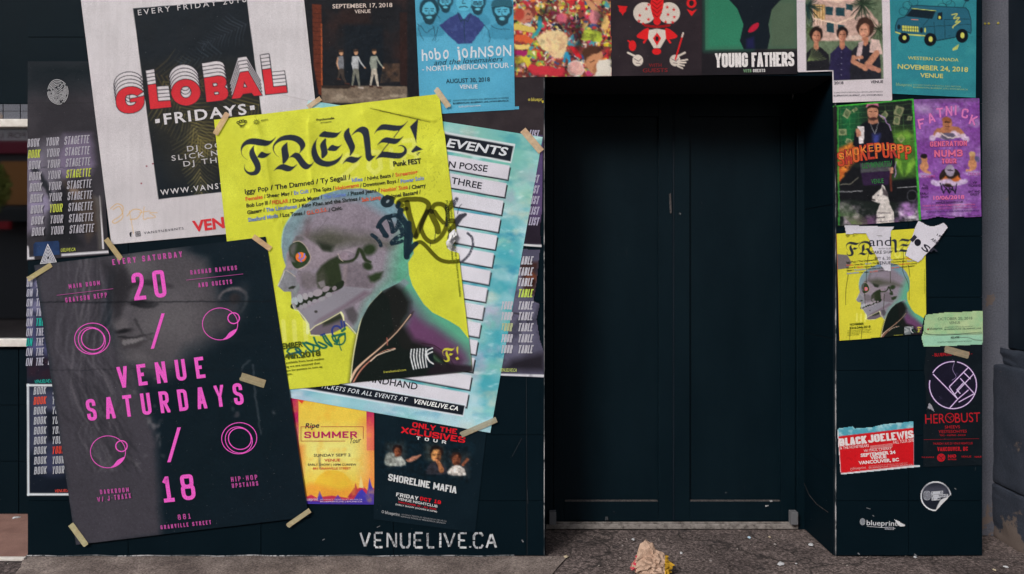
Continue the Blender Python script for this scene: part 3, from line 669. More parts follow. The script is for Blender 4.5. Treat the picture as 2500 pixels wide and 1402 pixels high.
# triangle sticker on a blue square
cv2 = Canvas([(82, 592), (145, 588), (146, 624), (82, 628)], 2, '#243a60', outline=[(86, 592), (142, 588), (145, 592), (145, 622), (82, 626), (82, 596)])
cv2.fbm('#1c2c4c', 20, .4, .7, 3, .8); cv2.build('blue_sticker', 2, label='blue sticker with a white nested triangle, on the stagette poster', cat='sticker')
p = Print(cv2)
for k, c in enumerate(('#d4d2d8', '#26304a', '#cfcdd4', '#26304a', '#cfcdd4', '#26304a', '#cfcdd4', '#141c2c')):
    q = 1 - k * .115; A = np.array([(117, 595), (139, 640), (98, 645)]) ; c0 = np.array((118, 630)); p.poly(c0 + (A - c0) * q, c)
p.build('triangle_emblem', cv2.o)

# --- 2 guest list poster and 3 framed stagette poster, lower left
cv = Canvas([(65, 676), (200, 660), (200, 940), (66, 944)], 2.5, '#1d2230')
cv.poly([(60, 670), (130, 670), (130, 800), (60, 800)], '#7d7a9e', soft=30, a=.8); cv.poly([(60, 790), (140, 780), (140, 870), (60, 860)], '#5a5a86', soft=30, a=.8)
cv.poly([(80, 760), (110, 770), (120, 850), (85, 830)], '#20263a', soft=14, a=.7); cv.poly([(66, 880), (140, 870), (140, 930), (66, 920)], '#2a1c28', soft=16, a=.9)
cv.fbm('#121826', 24, .5, .75, 5, .6); cv.build('guest_list_poster', 1, label='narrow slice of purple poster repeating ON THE, left of the pink lettered poster')
p = Print(cv); T = '#2aa79c'
rowtext(p, [('ON', 65, 79, 0, (64, 79)), ('THE', 88, 107, -1, (88, 107)), ('LIST', 118, 142, -3, (118, 142))], 701, 9, 24.1, 0, 19, 2.3, '#a9a8b8', {(4, 1): T, (6, 0): T})
p.text('VENUELIVE.CA', (85, 936), (134, 933), 8, T, .01, .2); p.build('lettering', cv.o)
cv = Canvas([(65, 937), (210, 937), (210, 1211), (66, 1211)], 2.5, '#101824')
cv.poly([(70, 950), (160, 950), (160, 1090), (70, 1100)], '#4a4c66', soft=40, a=.8); cv.poly([(110, 1000), (150, 1010), (150, 1080), (115, 1080)], '#10141e', soft=14, a=.9); cv.ell(130, 1130, 40, 30, '#3c3f5c', 0, 26, .8)
for a, b in (((65, 941), (210, 941)), ((65, 1207), (210, 1207)), ((68, 937), (69, 1211))): cv.line([a, b], 5.5, '#cdd2d8')
cv.build('framed_stagette_poster', 1, label='white framed dark poster repeating BOOK YOUR, bottom left corner of the wall')
p = Print(cv)
rowtext(p, [('BOOK', 82, 112, 0, (84, 114)), ('YOUR', 127, 158, -1, (128, 157))], 964, 9, 24.3, 0, 18.5, 2.3, '#a9abb4', {(1, 0): '#d0503c', (6, 1): '#d0483c'})
p.text('VENUELIVE.CA', (134, 1202), (190, 1200), 7, '#c84a40', .01, .2); p.build('lettering', cv.o)

# --- 4 band photo poster (brick doorway)
cv = Canvas([(700, -70), (1012, -70), (1022, 262), (742, 262)], 2, '#17191e')
cv.fbm('#30201f', 45, .45, .8, 21, .8, mask=cv.mask([(790, -70), (994, -70), (994, 200), (790, 200)], 10)); cv.poly([(842, 60), (935, 62), (938, 200), (842, 205)], '#101820', soft=10, a=.9)
cv.poly([(830, 20), (905, 16), (905, 58), (830, 60)], '#2a1b1a', soft=14, a=.7); cv.poly([(936, 155), (976, 155), (976, 199), (928, 203)], '#4d3a2e', soft=2, a=.9, tex=(14, .1, .6, 4)); cv.poly([(976, 30), (994, 30), (994, 212), (977, 208)], '#2b1a18', soft=2, a=.8)
cv.poly([(762, 10), (785, 12), (786, 235), (778, 230), (766, 160)], '#5e2a1c', soft=2, a=.95); cv.line([(785, 60), (786, 215)], 2.5, '#b5582e', soft=1.5)
for k in range(18): cv.line([(764 + k * .3, 22 + k * 11), (785, 23 + k * 11)], 1.2, '#2c1612', a=.6)
cv.poly([(785, 209), (994, 211), (994, 252), (785, 252)], '#6e6053', soft=1.5); cv.fbm('#a29482', 9, .5, .75, 5, .8, ax=4, mask=cv.mask([(800, 228), (994, 228), (994, 245), (800, 245)], 14))
cv.poly([(785, 209), (860, 210), (850, 217), (785, 216)], '#241d1b', soft=1, a=.9)
sk, sh = '#c0906e', '#6c6c72'
for (x, shirt, pants, wv) in ((832, '#6a6c72', '#3a322e', 0), (868, '#a3a5a8', '#6c6c62', 1), (913, '#878c82', '#b0a698', 2)):
    cv.ell(x + 1, 129 - wv, 5, 7, sk, 0, 1.5); cv.poly([(x - 5, 122 - wv), (x + 5, 121 - wv), (x + 6, 127 - wv), (x - 5, 129 - wv)], '#3a2a22', soft=2)
    cv.poly([(x - 7, 138), (x + 6, 137), (x + 8, 165), (x + 6, 173), (x - 6, 173), (x - 9, 150)], shirt, soft=1.5); cv.line([(x - 7, 141), (x - 9, 155), (x - 4, 172)], 3, sk if wv == 0 else shirt)
    if wv: cv.line([(x + 6, 140), (x + 14, 155), (x + 22, 165)], [5, 4, 3], shirt); cv.ell(x + 23, 166, 2, 2, sk)
    a, b = ((-6, 190), (12, 200)) if wv == 0 else ((-8, 208), (10, 210))
    cv.line([(x - 2, 172), (x + a[0], a[1])], [8, 4], pants); cv.line([(x + 3, 172), (x + 6, 190), (x + b[0], b[1])], [9, 7, 4], pants)
    cv.line([(x + a[0] - 2, a[1] + 3), (x + a[0] + 5, a[1] + 4)], 4, '#3e2620'); cv.line([(x + b[0] - 1, b[1] + 4), (x + b[0] + 8, b[1] + 5)], 4, '#3e2620' if wv != 1 else '#a79a92')
cv.warp(1.0, 7, 8); cv.grain(.2, 5, 9); cv.build('brick_doorway_poster', 1, label='dark photo poster of three men walking past a brick doorway'); 
p = Print(cv); p.text('SEPTEMBER 17, 2018', (812, 21), (958, 17.5), 10, '#c4b4ac', .012); p.text('VENUE', (866, 33), (905, 32), 8.5, '#c4b4ac', .012); p.build('lettering', cv.o)

# --- 5 dark poster under the blue one, with a small yellow maker's mark
cv = Canvas([(1015, 185), (1328, 185), (1328, 345), (1015, 345)], 4, '#2b2529'); cv.fbm('#352e31', 40, .4, .7, 9, .7); cv.build('dark_brown_poster', 0, label='plain dark brown poster corner between the blue poster and the door')
p = Print(cv); p.text('blueprint', (1297, 247), (1340, 246), 7, '#a99a3c', .015) if False else p.text('bluepr', (1297, 247), (1324, 246.6), 8, '#b0a24a', .02); p.ell(1292, 244, 3.2, 3.2, '#8f8440'); p.poly([(1322, 247), (1327, 245), (1327, 251), (1324, 252)], '#b8a838'); p.build('lettering', cv.o)

# --- 6 big white poster
cv = Canvas([(189, -70), (728, -130), (803, 549), (272, 597)], 1.7, '#c6c1c5')
cv.fbm('#b2adb0', 8, .35, .75, 31, .30, ax=1, ay=14); cv.fbm('#a89ea4', 260, .35, .8, 32, .35); pass
bx = [(328, 21), (617, -16), (662, 455), (387, 487)]
bx = [(325, -3 + 24), (602.5, -1), (662, 455), (387, 487)]
cv.poly(bx, '#161d24')
mk = cv.mask(bx, 1)
r_ = random.Random(5)
def frond(x, y, ang, L, n, col, spread=.9, w=3.4):
    n = n * 2 // 3
    for k in range(n):
        f = k / n; px, py = x + math.cos(ang) * L * f, y + math.sin(ang) * L * f
        for sg in (-1, 1):
            a2 = ang + sg * spread * (1 - .4 * f); q = L * .42 * (1 - f * .7)
            cv.line([(px, py), (px + math.cos(a2) * q * .6, py + math.sin(a2) * q * .6), (px + math.cos(a2 + sg * .1) * q, py + math.sin(a2 + sg * .1) * q)], [w, w * .8, .8], col, soft=3, a=r_.uniform(.2, .75))
cv2C = cv.C.copy()
cv.poly([(340, 180), (640, 160), (655, 330), (600, 460), (430, 430), (360, 300)], '#2e2b24', soft=80, a=.8)
frond(400, 200, 1.0, 230, 34, '#7a6f3e'); frond(480, 300, 1.5, 190, 30, '#857a4a'); frond(640, 250, 2.5, 220, 32, '#6e6436'); frond(620, 330, 1.9, 150, 24, '#6a6338'); frond(370, 180, .2, 200, 24, '#5a4a30'); frond(600, 60, 2.7, 120, 20, '#39404a'); frond(540, 130, 2.9, 110, 16, '#343d46')
cv.fbm('#161b20', 40, .4, .8, 41, .6, mask=mk)
cv.C[:] = cv2C * (1 - mk[..., None]) + cv.C * mk[..., None]
cv.line([(387, 392), (640, 412)], 1.5, '#10161c', a=.7); cv.line([(690, 232), (790, 255)], 1.3, '#9b9094', a=.6)
for x, y in ((358, 406), (373, 400), (345, 448)): cv.ell(x, y, 1.8, 2, '#7a2430')
cv.line(spl([(270, 510), (285, 498), (300, 505), (296, 525), (275, 540), (282, 545), (300, 530), (292, 505), (276, 512)], 5, False), 1.8, '#c9974a', a=.8)
cv.line(spl([(316, 515), (326, 570)], 3, False), 1.6, '#cfa45e', a=.7); cv.line(spl([(310, 528), (325, 512), (345, 515), (335, 533), (318, 536)], 5, False), 1.8, '#c9974a', a=.8); cv.line(spl([(352, 505), (350, 535), (362, 532)], 4, False), 1.5, '#c9974a', a=.75); cv.line([(340, 520), (366, 515)], 1.4, '#c9974a', a=.7); cv.line(spl([(384, 520), (366, 520), (380, 530), (362, 533)], 4, False), 1.6, '#c9974a', a=.7)
GL = crop(244, 98, 2.577)
el = lambda x, y, a, b: [(x + a * math.cos(t), y + b * math.sin(t)) for t in np.linspace(0, 2 * math.pi, 36, endpoint=False)]
title = [(GL((272,325),(250,307),(228,298),(205,294),(180,295),(160,300),(138,310),(120,325),(108,345),(102,370),(103,398),(108,420),(120,438),(135,450),(155,458),(180,461),(208,459),(230,452),(248,443),(262,430),(273,413),(278,395),(279,352),(190,372),(192,392),(232,386),(222,402),(210,411),(195,414),(180,413),(168,405),(160,388),(158,370),(163,354),(172,346),(188,341),(205,341),(222,344),(234,351)), []),
 (GL((302,285),(353,276),(366,387),(443,381),(450,422),(318,436)), []), (GL(*el(541, 330, 91, 82)), [GL(*el(541, 328, 35, 38))]),
 (GL((655,240),(740,226),(765,227),(784,236),(795,255),(795,275),(785,296),(800,308),(808,330),(806,352),(793,370),(772,379),(750,382),(672,390)), [GL((708,272),(732,268),(742,278),(738,289),(712,295)), GL((716,328),(742,324),(752,332),(748,342),(722,347))]),
 (GL((882,205),(933,197),(1020,348),(970,352),(955,333),(900,340),(884,364),(830,370)), [GL((908,262),(928,296),(902,300))]), (GL((1022,188),(1075,180),(1090,296),(1172,288),(1179,329),(1043,343)), [])]
for P, H in title:
    for k in range(4, -1, -1):
        o_ = np.array((-1.16, -8.9)) * k; Pk = np.array(P) + o_; Hk = [np.array(h) + o_ for h in H]
        cv.glyph(Pk, Hk, '#24222a', 1.7); cv.glyph(Pk, Hk, '#c42c36' if k == 0 else '#c6c0c4', -.1)
cv.build('palm_frond_poster', 2, h=lambda x, y: .0006 * np.sin(x * .02 + y * .013) ** 2 + .0012 * vnoise(x, y, 80, 2, 2) * np.clip((500 - y) / 200, .1, 1), label='large tilted white poster with red block lettering over a dark palm panel')
upg = (-.125, -1)
p = Print(cv, off=.0011); p.text('EVERY FRIDAY 2018', (338, 38), (602, 5), 13, '#b8b4b8', .004, up=upg, sp=1.45)
p.poly([(379, 292), (390, 290.5), (391, 300), (380, 301.5)], '#c8c4c8'); p.poly([(610, 259), (621, 257.5), (622.5, 268), (611.5, 269.5)], '#c8c4c8')
p.text('FRIDAYS', (402, 304), (603, 279), 25, '#c8c4c8', .022, up=upg, sp=1.22)
for t, a, b in (('DJ OCEAN', (458, 370), (600, 353)), ('SLICK N TWIST', (420, 393), (640, 366)), ('DJ THUNDER', (449, 407), (640, 384))): p.text(t, a, b, 12.5, '#b5b1b4', .006, up=upg, sp=1.3)
p.text('WWW.VANSTUEVENTS.CA', (393, 477), (700, 442), 13, '#c2bec2', .01, up=upg, sp=1.35)
p.text('VENUE', (472, 566), (600, 549), 25, '#c8323a', .035, up=upg); p.text('VANSTUEVENTS', (352, 572), (449, 560), 5.5, '#3a3a44', .004, up=upg, sp=1.3)
p.text('f', (317, 578), (323, 577), 10, '#22242c', .04, up=upg); p.line([(331.5, 566.5), (342, 565.5), (343, 576), (332.5, 577), (331.5, 566.5)], 1.4, '#2a2c34'); p.ring(337.3, 571.3, 2.6, 2.6, 1.3, '#2a2c34', n=12)
p.build('lettering', cv.o)

# --- 7 turquoise events list
TLq, TRq, BRq, BLq = (752, 245), (1325, 335), (1197, 1057), (624, 957)
cv = Canvas([TLq, TRq, BRq, BLq], 2, '#7fb8bb')
cv.fbm('#3f9fb0', 70, .42, .68, 51, .85, ax=1.8); cv.fbm('#c3d6dc', 55, .45, .72, 52, .8, ax=1.6); cv.fbm('#5fb8a4', 60, .5, .75, 53, .6, ax=2); cv.fbm('#a79fc0', 48, .58, .8, 54, .6); cv.fbm('#2f86a4', 26, .62, .8, 55, .7, ax=2.4); cv.fbm('#d5cdb4', 40, .62, .85, 56, .6, ax=1.5)
cv.poly([(1060, 290), (1340, 320), (1300, 480), (1080, 440)], '#6fae9c', soft=120, a=.6); cv.fbm('#e4ecf0', 14, .66, .85, 57, .5, ax=2.6)
cv.poly([(700, 930), (1240, 1000), (1220, 1080), (690, 1000)], '#a9cfdf', soft=70, a=.55)
uu = np.array((-1, -.178))
for k in range(14):
    tr_ = np.array((1245 - 7.8 * k, 405 + 42.7 * k)); br_ = tr_ + (-5.5, 34)
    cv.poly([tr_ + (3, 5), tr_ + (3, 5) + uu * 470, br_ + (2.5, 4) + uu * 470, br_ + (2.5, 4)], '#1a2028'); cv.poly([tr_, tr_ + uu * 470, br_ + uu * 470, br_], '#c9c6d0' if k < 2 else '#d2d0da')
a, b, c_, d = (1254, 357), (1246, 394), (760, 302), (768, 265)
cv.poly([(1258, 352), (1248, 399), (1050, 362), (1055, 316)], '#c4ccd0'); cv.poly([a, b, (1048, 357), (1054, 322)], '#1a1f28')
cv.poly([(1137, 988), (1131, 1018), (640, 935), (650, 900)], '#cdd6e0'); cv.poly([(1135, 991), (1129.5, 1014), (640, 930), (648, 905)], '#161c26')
# marker tag where it runs off the yellow poster
ik = dict(mult=False, a=.88)
cv.line([(1096, 520), (1107, 498), (1115, 486)], [13, 12, 9], '#3a3b48', soft=1.5, tex=(3, .2, .5, 3), a=.95); cv.line([(1100, 565), (1112, 545), (1124, 530), (1136, 524)], [16, 16, 14, 8], '#33343f', soft=1.5, a=.95); cv.line([(1117, 522), (1119, 508), (1127, 499)], 1.5, '#3a3b48')
cv.line(spl([(1142, 570), (1152, 580), (1155, 598), (1150, 612), (1142, 626), (1126, 640), (1110, 642)], 5, False), [8, 8, 7, 6.5, 6, 5, 4, 4] + [3] * 23 if False else 6, '#3b3c48', soft=1.5, a=.9, tex=(3.2, .15, .42, 5))
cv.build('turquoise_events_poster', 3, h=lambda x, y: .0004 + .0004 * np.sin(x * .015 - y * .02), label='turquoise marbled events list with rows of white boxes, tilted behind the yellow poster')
upe = (.178, -1)
p = Print(cv); p.text('UPCOMING EVENTS', (850, 320), (1235, 381), 20, '#c9ccd2', .025, .22, up=upe); p.text('INSANE CLOWN POSSE'[-7:], (1094, 409), (1189, 420), 15.5, '#2c2c36', .015, up=upe); p.text('THREE', (1101, 448), (1175, 462), 15.5, '#2c2c36', .015, up=upe)
p.text('WINDHAND', (882, 929), (1018, 952), 16, '#22242e', .015, up=upe); p.text('TICKETS FOR ALL EVENTS AT', (782, 947), (992, 981), 10.5, '#ced4dc', .008, .22, up=upe, sp=1.18); p.text('VENUELIVE.CA', (1008, 984), (1118, 1003), 10.5, '#e0e4ea', .03, .22, up=upe, sp=1.15); p.build('lettering', cv.o)

# --- 8 pink lettered black poster
cv = Canvas([(84, 648), (649, 578), (754, 1262), (186, 1330)], 2, '#0c1a23')
cv.poly([(84, 648), (280, 615), (250, 800), (330, 900), (385, 1080), (395, 1310), (180, 1340)], '#403d45', soft=26, a=.95); cv.poly([(128, 640), (450, 604), (480, 640), (520, 760), (600, 700), (600, 800), (470, 900), (380, 930), (300, 880), (270, 780), (300, 650)], '#403e44', soft=44, a=.9)
cv.poly([(285, 650), (330, 610), (500, 640), (520, 770), (480, 860), (350, 900), (310, 850)], '#59565a', soft=50, a=.85)
r_ = random.Random(9)
for k in range(60):                                      # hair falling over the left half
    x = r_.uniform(130, 300); c1 = r_.choice(['#5a565e', '#2a2a30', '#6a666c', '#232328', '#55525a'])
    P = [(x, 640 - (x - 130) * .1), (x + r_.uniform(-8, 18), 740), (x - 20 + r_.uniform(-20, 30), 850), (x + r_.uniform(-40, 80), 960), (x + r_.uniform(-10, 110), 1060), (x + r_.uniform(30, 130), 1150)]
    if x > 230: P = P[:4]
    cv.line(P, r_.uniform(1, 5), c1, soft=5, a=r_.uniform(.15, .5), smooth=4)
for k in range(16):
    x = 165 + k * 5; cv.line([(x, 900 + k * 3), (x + 40 + r_.uniform(-10, 20), 1020), (x + 110, 1150 + r_.uniform(-60, 30))], 2, '#26262c', soft=5, a=.5, smooth=4)
cv.poly([(300, 640), (420, 612), (500, 640), (540, 720), (520, 800), (470, 850), (400, 885), (330, 880), (285, 850), (275, 800), (284, 740), (288, 690)], '#48454a', soft=34, a=.8)
cv.ell(330, 650, 40, 22, '#5c595d', -.1, 24, .7); cv.ell(400, 780, 55, 40, '#5c595e', -.3, 40, .75); cv.ell(308, 765, 16, 34, '#57545a', .25, 16, .6); cv.ell(330, 872, 34, 14, '#59565a', 0, 14, .7)
cv.line([(318, 700), (345, 692), (392, 696)], 7, '#222126', soft=8, a=.85, smooth=4); cv.line([(322, 742), (350, 748), (386, 742)], 5, '#121317', soft=4, a=.95, smooth=4)
cv.ell(350, 740, 30, 9, '#18191d', .05, 8, .95); cv.ell(420, 715, 50, 16, '#565358', 0, 24, .6); cv.line([(330, 690), (370, 688), (420, 700)], 6, '#2c2b30', soft=9, a=.8, smooth=4); cv.poly([(275, 700), (300, 650), (320, 690), (310, 740), (290, 790), (278, 750)], '#27262b', soft=14, a=.6)
cv.ell(296, 790, 20, 14, '#605c60', .3, 10, .7); cv.ell(302, 807, 18, 5, '#151519', -.1, 5, .95); cv.line([(330, 780), (350, 815), (372, 830)], 4, '#1c1c20', soft=6, a=.9, smooth=4)
cv.poly([(294, 820), (330, 824), (374, 812), (362, 836), (335, 850), (300, 850)], '#3c393d', soft=6, a=.9); cv.line([(292, 820), (328, 824), (374, 812)], 3, '#131418', soft=3, a=.95, smooth=4); 
for k in range(7): cv.ell(304 + k * 8.3, 835 - k * 1.1, 4.6, 7.5 - k * .45, '#747174' if k < 6 else '#55535a', 0, 1.5, .85)
cv.line([(292, 856), (320, 864), (355, 850)], 6, '#4c494d', soft=5, a=.6, smooth=4); cv.ell(420, 790, 70, 55, '#5a575b', 0, 50, .75); cv.poly([(250, 640), (300, 640), (318, 700), (285, 780), (270, 700)], '#232227', soft=22, a=.7)
cv.line([(536, 728), (548, 710), (578, 706), (600, 718), (598, 745), (586, 765)], [4, 7, 8, 8, 6, 3], '#605a5e', soft=5, a=.9, smooth=4); cv.ell(572, 730, 14, 14, '#2c292c', 0, 8, .9); cv.ell(545, 795, 16, 14, '#454246', 0, 10, .8)
cv.poly([(460, 860), (560, 820), (640, 640), (700, 1100), (430, 1290), (400, 1000)], '#0a1921', soft=60, a=.92)
for a, b in (((590, 905), (612, 880)), ((618, 890), (640, 1060))): cv.line([a, ((a[0] + b[0]) / 2 - 6, (a[1] + b[1]) / 2), b], 2.5, '#52535a', soft=4, a=.8)
for k in range(26):
    x, y = r_.choice([(365, 1030), (385, 1060), (580, 1010), (690, 985), (330, 940), (360, 1000), (350, 1120)]); cv.ell(x + r_.gauss(0, 14), y + r_.gauss(0, 16), r_.uniform(3, 9), r_.uniform(2, 6), r_.choice(['#5a585e', '#3f3d44', '#6a686c']), r_.uniform(0, 3), 4, r_.uniform(.3, .6))
cv.line([(94, 738), (668, 736)], 1.6, '#0e1116', a=.75); cv.line([(118, 902), (700, 903)], 1.4, '#0e1116', a=.6); cv.line([(175, 1223), (400, 1225)], 1.3, '#4a4850', a=.6)
cv.warp(5, 40, 3); cv.warp(2, 9, 4); cv.grain(.12, 3, 5); cv.line([(94, 738), (668, 736)], 1.6, '#0e1116', a=.6)
cv.build('portrait_poster', 6, h=lambda x, y: .0021 + .0005 * np.sin(x * .018 + y * .007), label='large tilted black poster with pink lettering over a smiling woman in grey')
ups = (-.14, -1); p = Print(cv)
p.strokes('EVERY SATURDAY', (276, 647.5), (446, 627.5), 14, 2.6, '#b8509c', gap=.8, up=ups)
p.strokes('20', (329, 734), (409, 725), 67, 9.5, PINK, gap=.75, up=ups); p.strokes('18', (401, 1227), (480, 1219), 63, 9.5, PINK, gap=.55, up=ups)
p.strokes('VENUE', (292, 948), (503, 922), 52, 8.6, PINK, gap=.95, up=ups); p.strokes('SATURDAYS', (216, 1028), (597, 987), 53, 8.3, PINK, gap=.95, up=ups)
p.poly([(369, 852), (377, 851), (403, 765), (395, 765.5)], PINK); p.poly([(409.5, 1128.5), (417.5, 1128), (442.5, 1043), (434, 1043.5)], PINK)
for t, a, b, hh in (('RASHAD RAWKUS', (466.5, 671), (580, 659), 11), ('AND GUESTS', (486, 702), (568, 693), 11), ('MAIN ROOM', (170, 705), (246, 696), 11), ('GRAYSON REPP', (162, 739), (263, 726), 12), ('881', (436, 1269), (467, 1265.5), 13), ('GRANVILLE STREET', (394, 1292), (517, 1279), 10), ('HIP-HOP', (566, 1176), (630, 1170), 12), ('UPSTAIRS', (568, 1191), (632, 1184.5), 11), ('DARKROOM', (247, 1206), (317, 1200), 11), ('W/ J-TRAXX', (240, 1225), (322, 1215), 12)):
    p.strokes(t, a, b, hh, 2.1, '#b04f96', gap=.75, up=ups)
p.line([(456, 684), (595, 669)], 1.1, '#a84c90'); p.line([(141, 721), (278, 705)], 1.1, '#a84c90')
p.build('lettering', cv.o)
p = Print(cv)
for x, y in ((226, 827), (584.5, 1070)):
    p.end(); p.ring(x, y, 43, 38, 1.8, PINK, -.1); p.ring(x - 1, y + 4, 34, 31, 1.7, PINK, .6); p.ring(x + 1.5, y + 1, 28, 26, 2.2, PINK, .3)
for x, y in ((538, 791), (264.5, 1103)):
    p.end(); p.ring(x, y, 43, 39, 1.6, PINK); p.ring(x + 33, y - 14, 14, 13.2, 2.6, PINK, n=24)
    p.poly([(x + 6, y + 38.5), (x + 14, y + 32), (x + 24, y + 20), (x + 41, y + 12), (x + 38, y + 20), (x + 30, y + 29), (x + 18, y + 36.5)], PINK, 4)
p.build('ring_emblem', cv.o)

# --- 9 summer tour poster and 10 red and white tour print
cv = Canvas([(700, 950), (913, 950), (914, 1232), (712, 1230)], 1.8, '#f0c24a')
cv.poly([(690, 940), (728, 940), (732, 1240), (690, 1240)], '#b4245c', soft=1.5); cv.poly([(894, 940), (920, 940), (920, 1100), (895, 1100)], '#b8305c', soft=1.5); cv.poly([(895, 1040), (920, 1040), (920, 1180), (895, 1180)], '#e0603a', soft=60, a=.95); cv.poly([(732, 1055), (890, 1060), (890, 1150), (740, 1150)], '#f2e08c', soft=70, a=.8)
cv.poly([(700, 1080), (740, 1090), (738, 1160), (722, 1150)], '#e0603a', soft=20, a=.7)
cv.ell(813, 1190, 46, 42, '#f4b83a', 0, 3, .9); cv.poly([(735, 1190), (760, 1180), (830, 1196), (895, 1180), (895, 1215), (740, 1215)], '#ee9238', soft=14, a=.75)
cv.poly([(742, 1215), (760, 1208), (775, 1216), (781, 1200), (786, 1213), (810, 1210), (850, 1216), (870, 1196), (885, 1186), (900, 1200), (914, 1190), (914, 1232), (742, 1232)], '#b8304c', soft=2)
for P, c in (([(848, 1214), (866, 1190), (868, 1178), (872, 1192), (882, 1214)], '#a83244'), ([(893, 1214), (899, 1190), (902, 1166), (907, 1185), (914, 1200), (914, 1232), (893, 1232)], '#4c3aa0'), ([(862, 1222), (876, 1200), (884, 1194), (896, 1208), (910, 1226)], '#3f3aa8'), ([(774, 1222), (780, 1198), (790, 1222)], '#5040a8'), ([(812, 1224), (825, 1208), (838, 1224)], '#6a3a9a'), ([(876, 1190), (881, 1160), (888, 1192)], '#dcc880')): cv.poly(P, c, soft=1.5)
cv.poly([(742, 1222), (800, 1225), (870, 1220), (914, 1228), (914, 1234), (740, 1234)], '#43339c', soft=3); cv.fbm('#e4a838', 20, .55, .8, 71, .4)
cv.poly([(776, 1108), (782, 1112), (786, 1146), (779, 1144)], '#6c7a5c', soft=3, a=.7, tex=(5, .2, .5, 4)); cv.poly([(726, 975), (744, 977), (737, 986)], '#d8402c')
cv.build('sunset_tour_poster', 1, label='yellow sunset poster with magenta side strips and purple peaks')
p = Print(cv); q = '#a8303c'
p.line([(783, 1042), (887, 1042), (887, 1072)], 1.4, q); p.line([(772, 1042), (735, 1042), (735, 1077), (843, 1077)], 1.4, q)
p.text('Ripe', (745, 1046), (779, 1044), 12, '#22223a', .02, .25); p.strokes('SUMMER', (743, 1070), (872, 1069), 16, 4.6, '#b0245a', gap=.22); p.text('Tour', (852, 1083), (880, 1080), 12, '#2a2a3a', .0, .35)
p.text('SUNDAY SEPT 2', (766, 1115), (856, 1114), 6.5, '#4a4038', .015); p.text('VENUE', (792, 1127), (831, 1126.5), 6.5, '#c04038', .015); p.text('EARLY SHOW | 10PM CURFEW', (752, 1137), (870, 1137), 5.2, '#5a4c40', .015); p.text('881 GRANVILLE STREET', (764, 1146.5), (857, 1146), 5.2, '#c85038', .015); p.text('blueprint', (743, 1222), (777, 1222), 7, '#cdb8d8', .01); p.text('ADVANCE TICKETS AT BPLIVE.CA', (782, 1221), (885, 1221), 3, '#c8b0d0', .0); p.text('BLUEPRINTLIVE | BPLIVE.CA', (782, 1226), (885, 1226), 3, '#c8b0d0', .02)
p.build('lettering', cv.o)
cv = Canvas([(917, 990), (1190, 1030), (1160, 1300), (912, 1268)], 2, '#0a1a23'); cv.fbm('#0f1f28', 50, .4, .7, 81, .5)
def man(x, y, s_, sk, hood, shirt, hand=None):
    cv.ell(x, y - 4 * s_, 12 * s_, 13 * s_, hood, 0, 3); cv.ell(x, y + 2 * s_, 9 * s_, 12 * s_, sk, -.1, 3); cv.poly([(x + 3 * s_, y - 10 * s_), (x + 10 * s_, y - 6 * s_), (x + 9 * s_, y + 12 * s_), (x + 2, y + 14 * s_)], '#3a2018', soft=6, a=.7); cv.ell(x + 2, y + 8 * s_, 4 * s_, 2 * s_, '#3a1c18', 0, 2, .8); cv.line([(x - 6 * s_, y), (x - 2, y)], 2, '#2a1612', a=.8); cv.line([(x + 2, y), (x + 7 * s_, y)], 2, '#2a1612', a=.8)
    cv.poly([(x - 18 * s_, y + 34 * s_), (x - 10 * s_, y + 15 * s_), (x + 10 * s_, y + 15 * s_), (x + 20 * s_, y + 34 * s_)], shirt, soft=3, smooth=3)
cv.poly([(945, 1085), (985, 1080), (990, 1120), (950, 1140)], '#4a4c4a', soft=18, a=.6); cv.poly([(1040, 1085), (1080, 1090), (1085, 1140), (1040, 1120)], '#54534c', soft=18, a=.6); cv.poly([(1095, 1105), (1145, 1110), (1143, 1165), (1100, 1160)], '#3c3a3a', soft=20, a=.6)
man(970, 1102, 1.0, '#7a4630', '#1c1416', '#a0a49f'); cv.ell(952, 1122, 14, 16, '#8a8e88', .2, 4, .9); man(1065, 1110, 1.35, '#cc9058', '#1a1414', '#2c2c34'); man(1114, 1122, 1.1, '#8a5038', '#2a1c1a', '#ccc4be')
cv.poly([(990, 1122), (1028, 1110), (1022, 1118), (1000, 1128)], '#a4705c', soft=2, smooth=3); cv.line([(1062, 1122), (1074, 1134), (1078, 1148)], [6, 9, 12], '#a66c48', soft=2); cv.line([(1130, 1135), (1140, 1122)], 7, '#7c4a36', soft=2)
cv.poly([(935, 1150), (1150, 1172), (1150, 1190), (930, 1180)], '#0a1a23', soft=14, a=1)
fm = cv.mask([(930, 1070), (1160, 1080), (1150, 1180), (925, 1160)], 8); cv.warp(2.5, 9, 18, fm); cv.grain(.5, 6, 19, fm); cv.build('tour_date_poster', 1, label='black poster with red and white lettering over a strip of rappers posing')
p = Print(cv); R_, w_ = '#c81c28', '#c8cacc'; up2 = (.12, -1)
p.strokes('ONLY THE', (1006, 1043), (1115, 1060), 12.5, 3.8, R_, gap=.14, up=up2); p.strokes('XCLUSIVES', (979, 1057), (1135, 1082), 15, 4.6, R_, gap=.1, up=up2); p.strokes('TOUR', (1016, 1073), (1089, 1084), 8, 2.8, w_, gap=1.0, up=up2)
p.strokes('SHORELINE MAFIA', (947, 1173), (1114, 1205), 17, 3.9, w_, gap=.12, up=up2); p.strokes('FRIDAY', (967, 1211), (1021, 1221), 9, 2.7, w_, gap=.2, up=up2); p.strokes('OCT 19', (1025, 1221), (1076, 1231), 9, 2.7, R_, gap=.2, up=up2)
